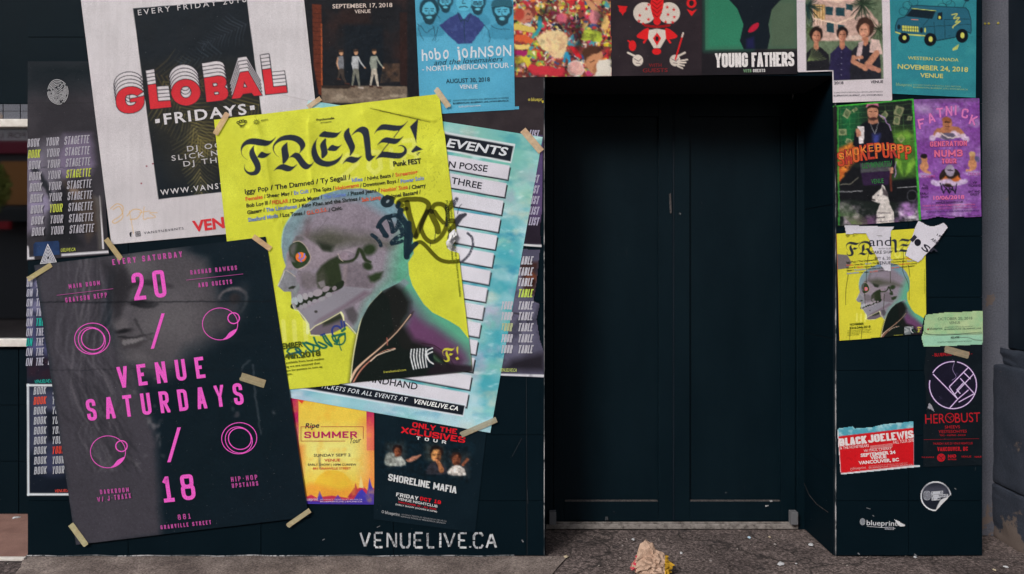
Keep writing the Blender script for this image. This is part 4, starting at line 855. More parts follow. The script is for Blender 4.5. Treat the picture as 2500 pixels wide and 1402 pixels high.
p.text('VENUE NIGHTCLUB', (971, 1220), (1068, 1239), 6, w_, .02, up=up2); p.text('VANCOUVER, BC - ALL AGES', (972, 1227), (1065, 1245), 3.8, R_, .01, up=up2); p.text('EARLY SHOW (DOORS 6:30PM)', (966, 1233), (1067, 1251), 3.8, w_, .01, up=up2); p.text('blueprint', (940, 1254), (976, 1260), 7.5, '#9a9ca0', .015, up=up2); p.ring(935, 1249, 2.5, 3, 1.2, '#9a9ca0', n=12)
for k, (a, b) in enumerate((((980, 1257), (1090, 1274)), ((978, 1262), (1088, 1279)))): p.text('ADVANCE TICKETS AT VENUELIVE.CA | BPLIVE.CA', a, b, 3.2, '#8b8d92', .01 * k, up=up2)
p.build('lettering', cv.o)

# --- 11 and 12 torn list posters beside the door
cv = Canvas([(1225, 325), (1326, 328), (1322, 608), (1225, 600)], 2, '#3c3048', outline=[(1225, 325), (1325, 330), (1325, 500), (1318, 560), (1322, 604), (1240, 596)])
cv.fbm('#5c4c74', 40, .4, .7, 91, .8); cv.poly([(1290, 340), (1330, 340), (1330, 470), (1300, 480)], '#5a4a78', soft=20, a=.7); cv.poly([(1280, 540), (1330, 540), (1330, 600), (1280, 600)], '#221c26', soft=16, a=.9); cv.line([(1225, 596), (1325, 601)], 6, '#c8c8cc')
cv.build('torn_list_poster', 1, label='torn purple poster edge ending in LIST, beside the door'); p = Print(cv)
for y in (337, 446, 472, 498, 524, 550): p.strokes('LIST', (1290, y), (1313, y + 1), 20, 3.2, '#a09ab0', gap=.25, it=.2)
p.build('lettering', cv.o)
cv = Canvas([(1190, 606), (1326, 606), (1328, 922), (1190, 916)], 2, '#4c4a5e', outline=[(1190, 606), (1318, 610), (1310, 690), (1302, 735), (1318, 742), (1310, 780), (1318, 830), (1328, 860), (1328, 922), (1190, 916)])
cv.fbm('#6c6a80', 60, .4, .75, 92, .8); cv.poly([(1270, 640), (1315, 640), (1305, 720), (1280, 720)], '#3a221e', soft=10, a=.9); cv.ell(1296, 680, 13, 18, '#6a3a28', .4, 6, .9); cv.ell(1300, 688, 7, 8, '#2a1614', 0, 4, .9); cv.poly([(1250, 880), (1330, 860), (1330, 905), (1225, 905)], '#1e1b22', soft=20, a=.9); cv.line([(1190, 914), (1330, 918)], 5.5, '#cccbd2'); cv.line([(1256, 765), (1290, 770), (1288, 790)], 4, '#2a2830', soft=3, a=.8)
cv.fbm('#2a2a38', 30, .6, .8, 93, .6)
cv.build('torn_table_poster', 1, label='torn grey purple poster repeating TABLE, beside the door'); p = Print(cv); g = '#b4c85a'
for y, c in ((646, 0), (673, 0), (699, 0), (726, g), (756, 0), (782, 0), (809, 0), (836, 0), (862.5, 0)):
    p.strokes('TABLE', (1264, y), (1299, y), 20, 3.1, c or '#b4b2bc', gap=.22, it=.2); p.strokes('YOUR', (1222, y), (1249, y), 20, 3.0, '#a9b08a' if y == 809 else '#b4b2bc', gap=.22, it=.2)
p.text('VENUELIVE.CA', (1219, 907), (1261, 908), 8, '#b9c874', .01, .2); p.build('lettering', cv.o)
# ================================================================== the yellow poster, and its smaller twin on the pier
A_ = crop(580, 280, 8.7625); B_ = crop(800, 270, 8.7625); F1 = crop(520, 220, 3.689); SC = crop(660, 480, 7.01); SD = crop(660, 660, 7.01); S2 = crop(620, 540, 3.048); GR = crop(900, 460, 7.01)
LET = [
 A_((225,975),(150,930),(95,860),(72,760),(82,680),(130,600),(210,540),(300,518),(400,520),(520,535),(620,555),(700,562),(760,535),(825,485),(760,580),(700,640),(640,675),(570,682),(480,672),(390,655),(330,645),(260,640),(190,655),(130,700),(97,765),(95,830),(120,890),(170,940)),
 A_((375,665),(320,705),(270,770),(256,840),(275,920),(310,990),(350,1060),(378,1130),(370,1190),(330,1222),(270,1230),(210,1210),(170,1165),(155,1110),(168,1060),(148,1100),(145,1160),(170,1220),(220,1270),(290,1302),(370,1303),(440,1280),(490,1240),(520,1180),(522,1110),(500,1030),(460,950),(410,870),(375,790),(362,720)),
 A_((445,915),(490,850),(540,803),(600,825),(660,840),(720,820),(680,875),(620,925),(560,942),(490,935)),
 A_((890,912),(830,870),(780,800),(758,720),(775,640),(830,560),(910,490),(1010,448),(1130,433),(1250,448),(1350,490),(1420,560),(1457,650),(1430,720),(1370,790),(1322,835),(1345,770),(1340,700),(1300,630),(1230,580),(1140,555),(1040,550),(940,570),(860,610),(800,670),(785,740),(800,810),(840,870)),
 A_((1060,600),(945,715),(955,900),(980,1060),(1100,925),(1085,780),(1070,640)),
 A_((1110,925),(1170,860),(1230,818),(1280,820),(1330,840),(1390,920),(1450,1000),(1510,1055),(1560,1070),(1600,1055),(1645,1000),(1620,1060),(1580,1120),(1520,1165),(1460,1174),(1400,1150),(1340,1090),(1280,1000),(1225,935),(1170,915)),
 A_((775,1215),(840,1130),(910,1080),(980,1060),(1060,1080),(1130,1105),(1200,1110),(1280,1062),(1220,1140),(1150,1200),(1090,1220),(1010,1205),(940,1180),(860,1175),(810,1190)),
 A_((1745,465),(1845,360),(1928,370),(2038,382),(2128,392),(2178,382),(2228,352),(2168,432),(2118,482),(2048,502),(1950,500),(1870,490)),
 A_((1720,495),(1640,610),(1600,710),(1588,820),(1612,930),(1660,1020),(1740,1080),(1830,1110),(1928,1119),(2028,1094),(2128,1042),(2208,952),(2253,842),(2208,892),(2128,952),(2028,992),(1928,1002),(1850,985),(1780,940),(1725,850),(1695,750),(1685,650),(1695,560)),
 A_((1888,510),(1775,635),(1790,790),(1812,945),(1925,845),(1920,740),(1900,620)),
 A_((1928,757),(2018,650),(2098,672),(2168,677),(2233,647),(2168,722),(2108,777),(2028,782)),
 B_((462,375),(380,440),(348,520),(362,610),(400,690),(450,790),(480,880),(475,975),(540,910),(580,830),(588,760),(550,660),(510,560),(475,470)),
 B_((320,1150),(380,1060),(430,1010),(500,985),(580,1000),(660,1005),(740,970),(680,1050),(610,1110),(540,1128),(460,1110),(390,1100)),
 B_((510,540),(590,440),(670,375),(760,348),(840,375),(885,430),(905,540),(925,740),(935,930),(970,975),(1030,965),(970,1035),(900,1090),(850,1070),(818,1010),(803,860),(783,700),(765,570),(730,495),(670,465),(600,480)),
 B_((1005,515),(1050,420),(1110,345),(1180,300),(1300,303),(1420,318),(1560,325),(1640,295),(1720,225),(1640,330),(1560,410),(1470,442),(1350,435),(1230,420),(1120,430),(1050,460)),
 B_((1540,405),(1558,412),(1425,590),(1408,585)), B_((1300,705),(1318,712),(1160,905),(1140,900)),
 B_((1068,750),(1130,670),(1190,610),(1270,580),(1380,595),(1480,605),(1560,595),(1625,550),(1560,640),(1490,705),(1420,722),(1320,710),(1220,695),(1140,705)),
 B_((1025,1050),(1150,900),(1250,885),(1380,900),(1500,910),(1590,900),(1635,860),(1630,800),(1570,765),(1505,775),(1560,745),(1630,755),(1690,820),(1692,910),(1640,970),(1560,1025),(1440,1032),(1300,1018),(1180,1008),(1090,1020)),
 B_((1940,175),(1760,350),(1830,510),(1880,640),(1895,715),(1905,560),(1920,380)), B_((1895,750),(2040,835),(1820,905),(1785,880)), B_((1895,915),(1995,885),(1950,930)), B_((1900,940),(1950,945),(1925,968))]
SHARP = {15, 16, 19, 20, 21, 22}
def ident(p): return p
def frenz(cv, T=ident, k=1.0, detail=True):
    """the poster's artwork; T maps the big poster's pixels to wherever this copy hangs, k is its scale"""
    tp = lambda P: [T(q) for q in P]
    D = 2.0 if k == 1 else .6
    def P(pts, col, soft=1, **a): cv.poly(tp(pts), col, soft=max(.8, soft * k), **a)
    def L(pts, w, col, soft=1, **a): cv.line(tp(pts), (w * k if np.isscalar(w) else [q * k for q in w]), col, soft=max(.8, soft * k), **a)
    def E(x, y, rx, ry, col, rot=0, soft=1, **a): q = T((x, y)); cv.ell(q[0], q[1], rx * k, ry * k, col, rot, max(.8, soft * k), **a)
    # faint pale numerals printed behind
    for pts in ([(835, 395), (850, 378), (872, 382), (872, 400), (828, 440), (872, 436)], [(905, 372), (925, 372), (930, 410), (915, 424), (900, 410), (905, 372)], [(955, 366), (958, 410)], [(985, 345), (1012, 342), (1012, 365), (988, 372), (985, 395), (1012, 398), (1020, 378), (990, 368)]): L(pts, 11, '#dadc7c', 2, a=.55)
    for x in (692, 718, 745): L([(x, 785), (x + 3, 830)], 11, '#dedf80', 2, a=.5)
    # shoulders and neck
    green = [(1005, 590), (1010, 619), (996, 642), (999, 671), (1007, 697), (1023, 724), (1035, 743), (1056, 763), (1096, 783), (1122, 799), (1146, 829), (1153, 905), (1000, 925), (940, 700), (950, 620)]
    P(green, '#57a285', 1)
    P([(868, 815), (848, 795), (828, 765), (850, 740), (880, 725), (960, 660), (1000, 690), (900, 800)], '#74888c', 6)
    P([(995, 720), (1050, 790), (1140, 860), (1152, 905), (1000, 925), (985, 780)], '#5c4460', 44)
    P([(1010, 780), (1060, 800), (1120, 845), (1140, 880), (1060, 870), (1000, 840), (960, 820)], '#633c60', 22, a=.8)
    jack = [(856, 936), (861, 884), (869, 835), (882, 780), (902, 743), (932, 711), (961, 690), (985, 705), (1003, 737), (1000, 765), (985, 790), (1010, 830), (1050, 845), (1075, 862), (1110, 900), (1000, 920)]
    P(jack, '#191b1a', 20); P([(856, 936), (861, 884), (869, 835), (882, 780), (902, 743), (932, 711), (950, 730), (960, 800), (980, 850), (1080, 880), (1110, 900), (1130, 905), (1000, 922)], '#121a18', 4)
    P([(858, 930), (890, 880), (990, 780), (1010, 760), (1005, 772), (900, 885), (862, 936)], '#2a2320', 6)
    L([(857, 928), (868, 905), (890, 882), (930, 848), (970, 810), (1003, 768)], [5, 6, 4, 2.5, 2, 2], '#d6b49a', 1, smooth=3); L([(862, 935), (880, 905), (905, 880), (935, 858), (965, 850)], [3, 3, 2, 1.5, 1.5], '#c48470', 1, smooth=3)
    L([(945, 825), (946, 843)], 2, '#b46a5c'); L([(905, 882), (920, 868), (940, 860), (965, 852)], 2, '#e0cdb8'); L([(856, 936), (861, 884), (869, 835), (882, 780), (902, 743), (932, 711)], 2.2, '#e6e2b0', 1, smooth=3)
    L([(1030, 838), (1060, 843), (1090, 862), (1110, 895)], 1.6, '#2a1620', 2); L([(1058, 870), (1085, 895)], 8, '#5b8a60', 8, a=.5)
    # cranium
    cran = [(689, 605), (690, 580), (694, 560), (703, 541), (717, 521), (740, 503), (760, 490), (786, 476), (832, 463), (880, 460), (921, 468), (954, 488), (981, 513), (998, 542), (1008, 572), (1010, 619), (996, 642), (999, 671), (975, 690), (932, 711), (902, 743), (882, 780), (868, 815), (848, 795), (830, 762), (760, 800), (740, 778), (728, 758), (713, 740), (711, 712), (694, 712), (678, 698), (693, 662), (699, 650), (692, 628)]
    P(cran, '#857c88', 1)
    m = cv.mask(tp(cran), 1); base = cv.C.copy()
    P([(680, 560), (720, 500), (800, 455), (840, 470), (760, 520), (730, 570), (715, 660), (680, 640)], '#789098', 34); P([(800, 455), (950, 470), (1010, 560), (960, 540), (880, 490), (800, 480)], '#6f8f9c', 24)
    P([(990, 540), (1030, 600), (1010, 690), (930, 760), (870, 820), (900, 740), (950, 680), (965, 600)], '#5a9e84', 46); P([(900, 740), (960, 690), (1000, 690), (940, 720), (890, 790), (872, 800)], '#7c9aa0', 16, a=.8)
    P([(740, 575), (800, 560), (900, 570), (960, 600), (850, 600), (800, 612), (770, 595)], '#494a3f', 30, a=.9); P([(745, 540), (760, 520), (755, 580), (742, 575)], '#66565c', 14, a=.6); P([(775, 590), (815, 600), (810, 618), (785, 612)], '#22291f', 12, a=.95)
    P([(830, 520), (900, 500), (940, 560), (880, 590), (840, 570)], '#7f7480', 50, a=.5)
    L([(801, 531), (790, 548), (772, 568)], 1.4, '#5c555c', 1.5, a=.6); 
    cv.C[:] = base * (1 - m[..., None]) + cv.C * m[..., None]
    L([(689, 605), (690, 580), (694, 560), (703, 541), (717, 521), (740, 503)], 2.5, '#93c6cc', 3, a=.8, smooth=3)
    # brow, eye socket
    P([(712, 600), (722, 578), (736, 573), (760, 590), (775, 600), (790, 615), (812, 617), (870, 603), (878, 600), (872, 618), (825, 625), (790, 650), (750, 660), (700, 660), (700, 620)], '#897e88', 5)
    P([(716, 590), (725, 577), (738, 575), (745, 585), (725, 592)], '#625f62', 6)
    eye = [(707, 604), (717, 593), (731, 590), (745, 601), (753, 616), (758, 628), (754, 639), (743, 650), (728, 656), (719, 652), (712, 640), (708, 624)]
    P(eye, '#2b3a24', 2, smooth=3); P([(707, 604), (717, 593), (726, 595), (722, 612), (718, 626), (710, 622)], '#5c595a', 8, a=.85); P([(704, 622), (716, 628), (722, 640), (712, 640), (704, 634)], '#6b656c', 5, a=.8)
    L([(717, 592), (731, 589), (746, 600), (755, 616), (759, 628), (755, 641), (743, 652), (730, 657)], 1.4, '#b3a390', 1, smooth=3)
    E(735, 628, 12.5, 12, '#ee7434'); L([(730, 618), (734, 624), (731, 631)], 3.2, '#5a6fd0', .8, smooth=3); L([(744, 620), (742, 630), (734, 634), (737, 639)], 3, '#5a6fd0', .8, smooth=3); L([(748, 627), (743, 636)], 2, '#e2703c', .8)
    # cheek hole and back of the jaw joint
    P([(825, 625), (803, 635), (784, 650), (773, 668), (772, 690), (778, 702), (790, 707), (803, 700), (822, 707), (836, 690), (835, 674), (831, 655), (829, 645), (862, 640), (866, 630), (830, 632)], '#27301f', 7)
    P([(772, 672), (790, 655), (800, 690), (780, 705)], '#47463f', 14, a=.7); P([(776, 690), (792, 684), (796, 700), (784, 704)], '#6f6a6d', 4)
    L([(828, 640), (850, 640), (866, 632), (873, 620), (877, 609), (885, 618), (892, 634), (905, 640)], [7, 7, 7, 8, 8, 9, 8, 5], '#27311f', 4, smooth=3)
    E(847, 625, 20, 11, '#7f7480', -.1, 3); E(841, 625, 11, 9, '#93828e', 0, 5, a=.7); L([(826, 620), (832, 634), (838, 638)], 1.6, '#ab9c90', 1); L([(833, 613), (850, 611), (866, 618)], 1.5, '#9b8f98', 1.5, smooth=3)
    P([(832, 645), (870, 640), (886, 645), (900, 665), (915, 698), (905, 715), (880, 735), (840, 750), (850, 700), (838, 680)], '#706770', 8); P([(838, 650), (850, 646), (845, 700), (838, 690)], '#86797f', 5, a=.8)
    E(902, 610, 17, 13, '#26331f', -.3, 9); E(898, 650, 12, 9, '#26331f', .5, 6); P([(899, 675), (918, 666), (935, 664), (930, 680), (915, 690), (905, 688)], '#26331f', 8); E(852, 626, 2, 2, '#6f676e')
    # nose and cheek bone
    P([(695, 664), (702, 660), (720, 670), (726, 690), (722, 704), (711, 712), (694, 712), (680, 699)], '#7e7f86', 2); L([(695, 663), (688, 680), (679, 698)], 1.8, '#cfd0c4', 1); P([(704, 703), (714, 698), (724, 699), (718, 705), (706, 706)], '#2c3226', 2); L([(692, 661), (700, 660), (712, 668), (722, 676)], 1.5, '#b7a89a', 1)
    P([(735, 665), (755, 662), (772, 675), (775, 700), (750, 708), (735, 695)], '#665f63', 10, a=.8); E(732, 667, 4, 5, '#6a6268', 0, 1.5, ring=1.5)
    P([(713, 712), (730, 690), (733, 705), (724, 722), (713, 730)], '#7f8488', 3)
    cv.grain(.10 if k == 1 else .0, 12, 33, cv.mask(tp(cran), 2)); cv.grain(.10 if k == 1 else .0, 4, 34, cv.mask(tp(cran), 2))
    # jaw
    P([(728, 758), (733, 750), (740, 757), (750, 752), (770, 742), (800, 728), (825, 712), (838, 700), (860, 700), (900, 705), (912, 702), (905, 715), (885, 728), (862, 742), (830, 764), (800, 782), (770, 797), (758, 808), (752, 788), (743, 778), (735, 766)], '#84818b', 2)
    P([(770, 790), (830, 760), (890, 724), (905, 715), (890, 710), (840, 745), (780, 780)], '#6b5866', 10, a=.8); E(772, 761, 4, 3.2, '#3c3a38', 0, 2)
    # teeth
    L([(716, 748), (730, 742), (745, 736), (765, 728), (785, 720), (800, 712), (815, 706), (830, 697), (836, 690)], [13, 14, 14, 13, 12, 11, 12, 16, 10], '#1f281c', 2, smooth=3)
    for x, y, a, b, r, c in ((716, 735, 4.5, 9, .1, '#a3adb0'), (723, 735, 5, 10, -.1, '#a7b0b4'), (733, 729, 7, 11, -.2, '#a4a6ac'), (746, 724, 6.5, 8.5, -.2, '#a19ca2'), (759, 719.5, 6.5, 7, -.25, '#98929a'), (776, 715, 12, 8.5, -.25, '#988f97'), (796, 706, 9.5, 6.5, -.45, '#8d838b'), (817, 704, 6, 5, -.8, '#857b82')): E(x, y, a, b, c, r, 1.2)
    for x, y, a, b in ((719, 748, 4, 9), (736, 750, 5, 6), (745, 746, 6, 6), (756, 739, 4.5, 5), (769, 735, 6, 4.5), (786, 730, 9, 5), (803, 720, 8, 6)): E(x, y, a, b, '#908d94', -.3, 1.2)
    P([(760, 818), (757, 808), (770, 797), (800, 783), (833, 763), (846, 790), (848, 796), (814, 813), (781, 818)], '#675d68', 2); P([(790, 786), (832, 765), (838, 778), (810, 790), (790, 796)], '#2a3024', 10)
    P([(842, 756), (862, 748), (874, 768), (872, 782), (862, 792), (850, 780)], '#514d52', 8)
    L([(757, 808), (770, 796), (800, 781), (833, 762)], 1.8, '#dcd7ac', 1); L([(833, 763), (838, 772), (841, 785), (850, 793), (862, 806), (869, 815)], [5, 5, 3, 2, 2, 2], '#dcdba6', 1, smooth=3)
    L([(757, 818), (781, 819.5), (814, 814)], 1.8, '#d8dcae', 1); L([(728, 758), (740, 772), (746, 780), (752, 792), (752, 812)], [2, 2, 3, 7, 9], '#dadfa0', 1, a=.9); L([(715, 746), (721, 757), (729, 759)], 1.5, '#cfd6b0', 1)
    P([(1058, 884), (1100, 888), (1152, 893), (1154, 908), (1040, 916)], '#221a22', 8, a=.9); P([(1100, 850), (1130, 880), (1120, 890), (1090, 870)], '#2a1c26', 12, a=.5)
    # logos at the foot
    P([(1000, 852), (1056, 847), (1060, 896), (1006, 904)], '#101a20', 1)
    for q in range(8):
        f = q / 8; L([(1005 + q * 7, 853 - q * .4), (1003 + q * 7.2, 872), (1010 + q * 6.4, 901 - q)] if q < 6 else [(1056, 850 + (q - 6) * 9), (1042, 858 + (q - 6) * 9), (1047, 880), (1058, 888)], 3, '#d8dadd', .8, smooth=3)
    for poly_, dx in ((LET[0], 0), (LET[1], 0), (LET[2], 0)): P([(1080 + (a - 588) * .36, 848 + (b - 335) * .38) for a, b in poly_], '#c7c23a', .8)
    P([(1115, 848), (1119, 845), (1118, 868), (1114, 855)], '#c7c23a', .8); P([(1112, 874), (1118, 871), (1121, 877), (1115, 879)], '#c7c23a', .8)
    # blackletter title
    for q, pl in enumerate(LET):
        P(pl, '#262c38', .9, smooth=0 if q in SHARP else 4)
LIN = [  # line-up: pieces (text, x0, y0, x1, y1) with colour, measured on the big poster
 ('Iggy Pop / The Damned / Ty Segall /', 599, 474, 857, 438, 11.5, 'k', .022), ('Idles', 860, 445, 886, 442, 9, 'b', .02), ('/ Night Beats /', 890, 442, 962, 432, 9, 'k', .02), ('Screaming', 966, 432, 1020, 424, 9, 'r', .02),
 ('Females', 601, 491, 643, 485, 9, 'r', .02), ('/ Sheer Mag /', 647, 485, 715, 476, 9, 'k', .02), ('Ex Cult', 719, 476, 754, 471, 9, 'b', .02), ('/ The Spits /', 758, 471, 817, 464, 9, 'k', .02), ('Holograms', 820, 465, 877, 456, 9, 'r', .02), ('/ Downtown Boys /', 880, 458, 975, 446, 9, 'k', .02), ('Power Solo', 979, 448, 1036, 439, 9, 'b', .02),
 ('Bob Log III /', 603, 507, 665, 499, 9, 'k', .02), ('FIDLAR', 668, 500, 705, 495, 9, 'r', .02), ('/ Drunk Mums /', 708, 496, 788, 486, 9, 'k', .02), ('The Gories', 791, 486, 845, 479, 9, 'b', .02), ('/ Pissed Jeans /', 849, 479, 928, 468, 9, 'k', .02), ("Nothin' Suss", 931, 470, 996, 461, 9, 'r', .02), ('/ Cherry', 999, 463, 1040, 457, 9, 'k', .02),
 ('Glazerr /', 605, 524, 648, 517, 9, 'k', .02), ('The Limiñanas', 651, 518, 726, 508, 9, 'b', .02), ('/ King Khan and the Shrines /', 730, 508, 881, 489, 9, 'k', .02), ('Salt Lamp', 884, 493, 931, 486, 9, 'r', .02), ('/ Colonel Bastard /', 934, 487, 1028, 473, 9, 'k', .02),
 ('Sleaford Mods', 607, 542, 681, 531, 9, 'b', .02), ('/ Los Tones /', 685, 531, 746, 524, 9, 'k', .02), ('G.L.O.S.S.', 750, 525, 800, 516, 9, 'r', .015), ('/ Civic.', 803, 518, 837, 511, 9, 'k', .02),
 ('Punk FEST', 961, 407, 1029, 399, 12, 'k', .028), ('Psychomafia', 774, 296, 817, 291, 5, 'k', .02), ('presents:', 784, 302, 811, 299, 4.5, 'k', .0)]
KOL = {'k': '#262a26', 'b': '#6d85c4', 'r': '#d25a38'}
def frenz_text(pr, T=ident, k=1.0):
    for t, a, b, c, d, h, q, w in LIN: pr.text(t, T((a, b)), T((c, d)), h * k, KOL[q] if k == 1 or q != 'k' else '#2a2e20', w, up=(-.11, -1) if k == 1 else None)
    V = '#4c5418'
    for t, a, b, c, d, h, w in (('NOVEMBER', 652, 857, 741, 846, 13, .035), ('23rd-24th.2018', 630, 884, 784, 868, 13, .035)) if k == 1 else (('NOVEMBER', 652, 860, 741, 850, 13, .035), ('23rd-24th.2018', 652, 882, 784, 866, 13, .035)): pr.text(t, T((a, b)), T((c, d)), h * k, V, w)
    for j, t in enumerate(('Tickets are only available from local outlets', 'please be booking we are assured that', 'there is lots of space for punters to turn up', 'and pay at the gate.')):
        x1 = (792, 782, 788, 715)[j]; x0 = 640; pr.text(t, T((x0, 895 + j * 9.6)), T((x1, 877.5 + j * 9.6 + (0, 1, 0, 8)[j])), 5 * k, V, .012)
    for j, (t, y1) in enumerate((('Participating communities', 640), ('Art where you can find the resources available', 725))): pr.text(t, T((1088 + j * 9, 490)), T((1088 + j * 9 + (y1 - 490) * .105, y1)), 5 * k, '#6a7420', .01)
    pr.text('frenzfestival.com', T((937, 911)), T((992, 905)), 5.5 * k, '#a9a848', .01)
    for j in range(4): q = T((582 + j * 6.2, 300 - (j in (1, 2)) * 2.4 - j * .7)); pr.ring(q[0], q[1], 3 * k, 3 * k, 1.6 * k, '#3a3f24', n=12)
    a, b = T((583, 305)), T((600, 303)); pr.line([a, T((590, 307)), T((596, 306)), b], 1.8 * k, '#3a3f24'); pr.text('BALLS', T((587, 312)), T((597, 311)), 3.5 * k, '#3a3f24', .02)
    c_ = T((628, 299)); 
    for j in range(8):
        an = j * math.pi / 4; pr.line([(c_[0] + 2 * k * math.cos(an), c_[1] + 2 * k * math.sin(an)), (c_[0] + 8 * k * math.cos(an), c_[1] + 8 * k * math.sin(an))], 1.1 * k, '#5c6428')
    pr.ring(c_[0], c_[1], 4.5 * k, 4.5 * k, .9 * k, '#5c6428', n=12); pr.text('BREWING', T((639, 297)), T((656, 294)), 3.5 * k, '#5c6428', .02)

def ridge(x, y, P, w, a, side=1):
    d = np.full(np.shape(x), 1e9); 
    for (ax, ay), (bx, by) in zip(P, P[1:]):
        ex, ey = bx - ax, by - ay; t = np.clip(((x - ax) * ex + (y - ay) * ey) / (ex * ex + ey * ey), 0, 1)
        q = np.hypot(x - ax - ex * t, y - ay - ey * t); sg = np.sign((x - ax) * ey - (y - ay) * ex); d = np.where(q < np.abs(d), q * sg, d)
    return a * np.exp(-(np.abs(d) / np.where(d * side > 0, w * 2.2, w)) ** 1.5)
def hy(x, y):
    x, y = np.asarray(x, float), np.asarray(y, float)
    h = .0036 + .0035 * (vnoise(x, y, 150, 5, 2) - .5)
    h = h + ridge(x, y, [(612, 315), (628, 350), (640, 430), (668, 520), (682, 600), (692, 660)], 8, .010)
    h = h + ridge(x, y, [(628, 300), (650, 380), (662, 460), (690, 540)], 9, .007, -1)
    h = h + ridge(x, y, [(754, 300), (757, 380), (762, 450)], 6, .0065) + ridge(x, y, [(888, 280), (900, 320), (925, 350)], 12, .0075) + ridge(x, y, [(692, 700), (698, 760), (706, 830)], 8, .007, -1)
    h = h + ridge(x, y, [(915, 266), (970, 278), (1010, 285), (1060, 296)], 3.5, .0034) + .0016 * (vnoise(x, y, 22, 9, 3) - .5) * np.clip((x - 1000) / 60, 0, 1) * np.clip((480 - y) / 60, 0, 1) * 2
    e = np.clip((x - 1100) / 50, 0, 1); h = h + .0015 * e * e
    out = np.maximum((648 - (x - 84) * .1239) - y, x - (649 + (y - 578) * .153))
    f = np.clip(out / 70, 0, 1); return .0014 + (h - .0014) * f * f * (3 - 2 * f)
TL, TR, BR, BL = (523, 293), (1073, 230), (1153, 905), (593, 962)
torn = [TL, TR, (1101, 460), (1110, 524), (1116, 560), (1112, 575), (1094, 590), (1090, 604), (1100, 612), (1120, 618), (1125, 660), BR, BL]
cv = Canvas([TL, (1074, 228), (1154, 907), BL], 1.6, '#c8cb3c', outline=torn)
cv.fbm('#d2d848', 90, .4, .7, 101, .6); cv.fbm('#b9bd36', 14, .5, .8, 102, .35)
frenz(cv)
for q in range(6): cv.line([(905 + q * 24, 266 + q * 5.5), (930 + q * 24, 271 + q * 5.6)], 1.5 if q in (0, 5) else 2.4, '#4c501c', soft=1.5, a=.75)
for q in range(34):
    r_ = random.Random(q); x, y = r_.uniform(1030, 1075), r_.uniform(290, 480); cv.line([(x, y), (x + r_.uniform(-5, 6), y + r_.uniform(-7, 9))], 1, '#767a24', a=.55)
# marker tag
def mk_(*pts): return GR(*pts)
N_ = '#122430'
olive = dict(mult=True, soft=1.3, a=.97); 
T1 = (.42, .40, .38)
T1 = [105, 103, 60]
for pts, w in (((( 500,300),(520,240),(600,200),(720,190),(880,190),(980,225),(1030,290),(1000,400),(930,540),(880,650),(810,830)), 10), (((660,250),(690,420),(740,600),(800,800)), 11.5), (((580,290),(540,290),(520,250)), 8), (((600,360),(650,350)), 8),
               (((1000,400),(940,540),(900,680),(940,800),(1000,880),(1080,920),(1170,890),(1260,800),(1320,680),(1350,540),(1350,400),(1310,310),(1230,270),(1140,280),(1090,340),(1080,400)), 9), (((1060,400),(1110,520),(1170,640),(1190,740)), 12), (((1130,400),(1200,500),(1280,590)), 8),
               (((1350,360),(1400,320),(1440,250),(1490,190)), 11), (((1370,560),(1480,560)), 10), (((1400,720),(1480,640),(1520,560)), 12), (((820,940),(880,920),(940,950),(1020,1030),(1100,1120),(1200,1210),(1320,1255),(1450,1260),(1560,1245)), 8)):
    cv.line(mk_(*pts), w * 1.22, T1, smooth=4, **olive)
for pts, w in ((((1330,300),(1350,400),(1345,520),(1330,640)), 6), (((1390,700),(1380,800),(1360,860)), 6), (((1150,730),(1130,900)), 1.6), (((1060,930),(1055,990)), 1.6)): cv.line(mk_(*pts), w, '#1c2024', soft=1.5, a=.9, tex=(3, .15, .5, 7) if w > 3 else None)
for pts, w in ((((500,300),(520,270),(500,320)), 8), (((160,660),(210,570),(290,500),(380,480)), 9), (((200,650),(250,740),(300,810)), 11), (((270,810),(320,820)), 8), (((340,500),(390,620),(410,740)), 10), (((400,470),(490,470),(520,560),(470,700),(420,740)), 9), (((550,380),(540,470),(600,560),(650,640),(660,800),(650,1000),(655,1170)), 13),
               (((690,600),(700,760),(720,820),(690,960),(670,1120)), 11), (((400,930),(470,860),(560,810)), 10), (((400,950),(500,930),(570,905)), 8), (((540,640),(590,760),(680,840)), 10), (((650,1150),(700,1080),(760,1000),(810,950)), 11), (((60,800),(130,850),(190,920),(210,980)), 8)):
    cv.line(mk_(*pts), w * 1.15, N_, soft=1.3, a=.93, smooth=4, tex=(4, .12, .42, int(w * 7) % 13) if pts[0][0] in (60, 340, 400, 540) else None)
q = mk_((325, 225))[0]; cv.ell(q[0], q[1], 17, 15, '#16242c', -.3, 1.3, .95); cv.ell(q[0] + .5, q[1], 5, 2.6, '#8b98a0', -.8, 1)
cv.line(mk_((400,160),(440,180)), 6, '#30390c', a=.8)
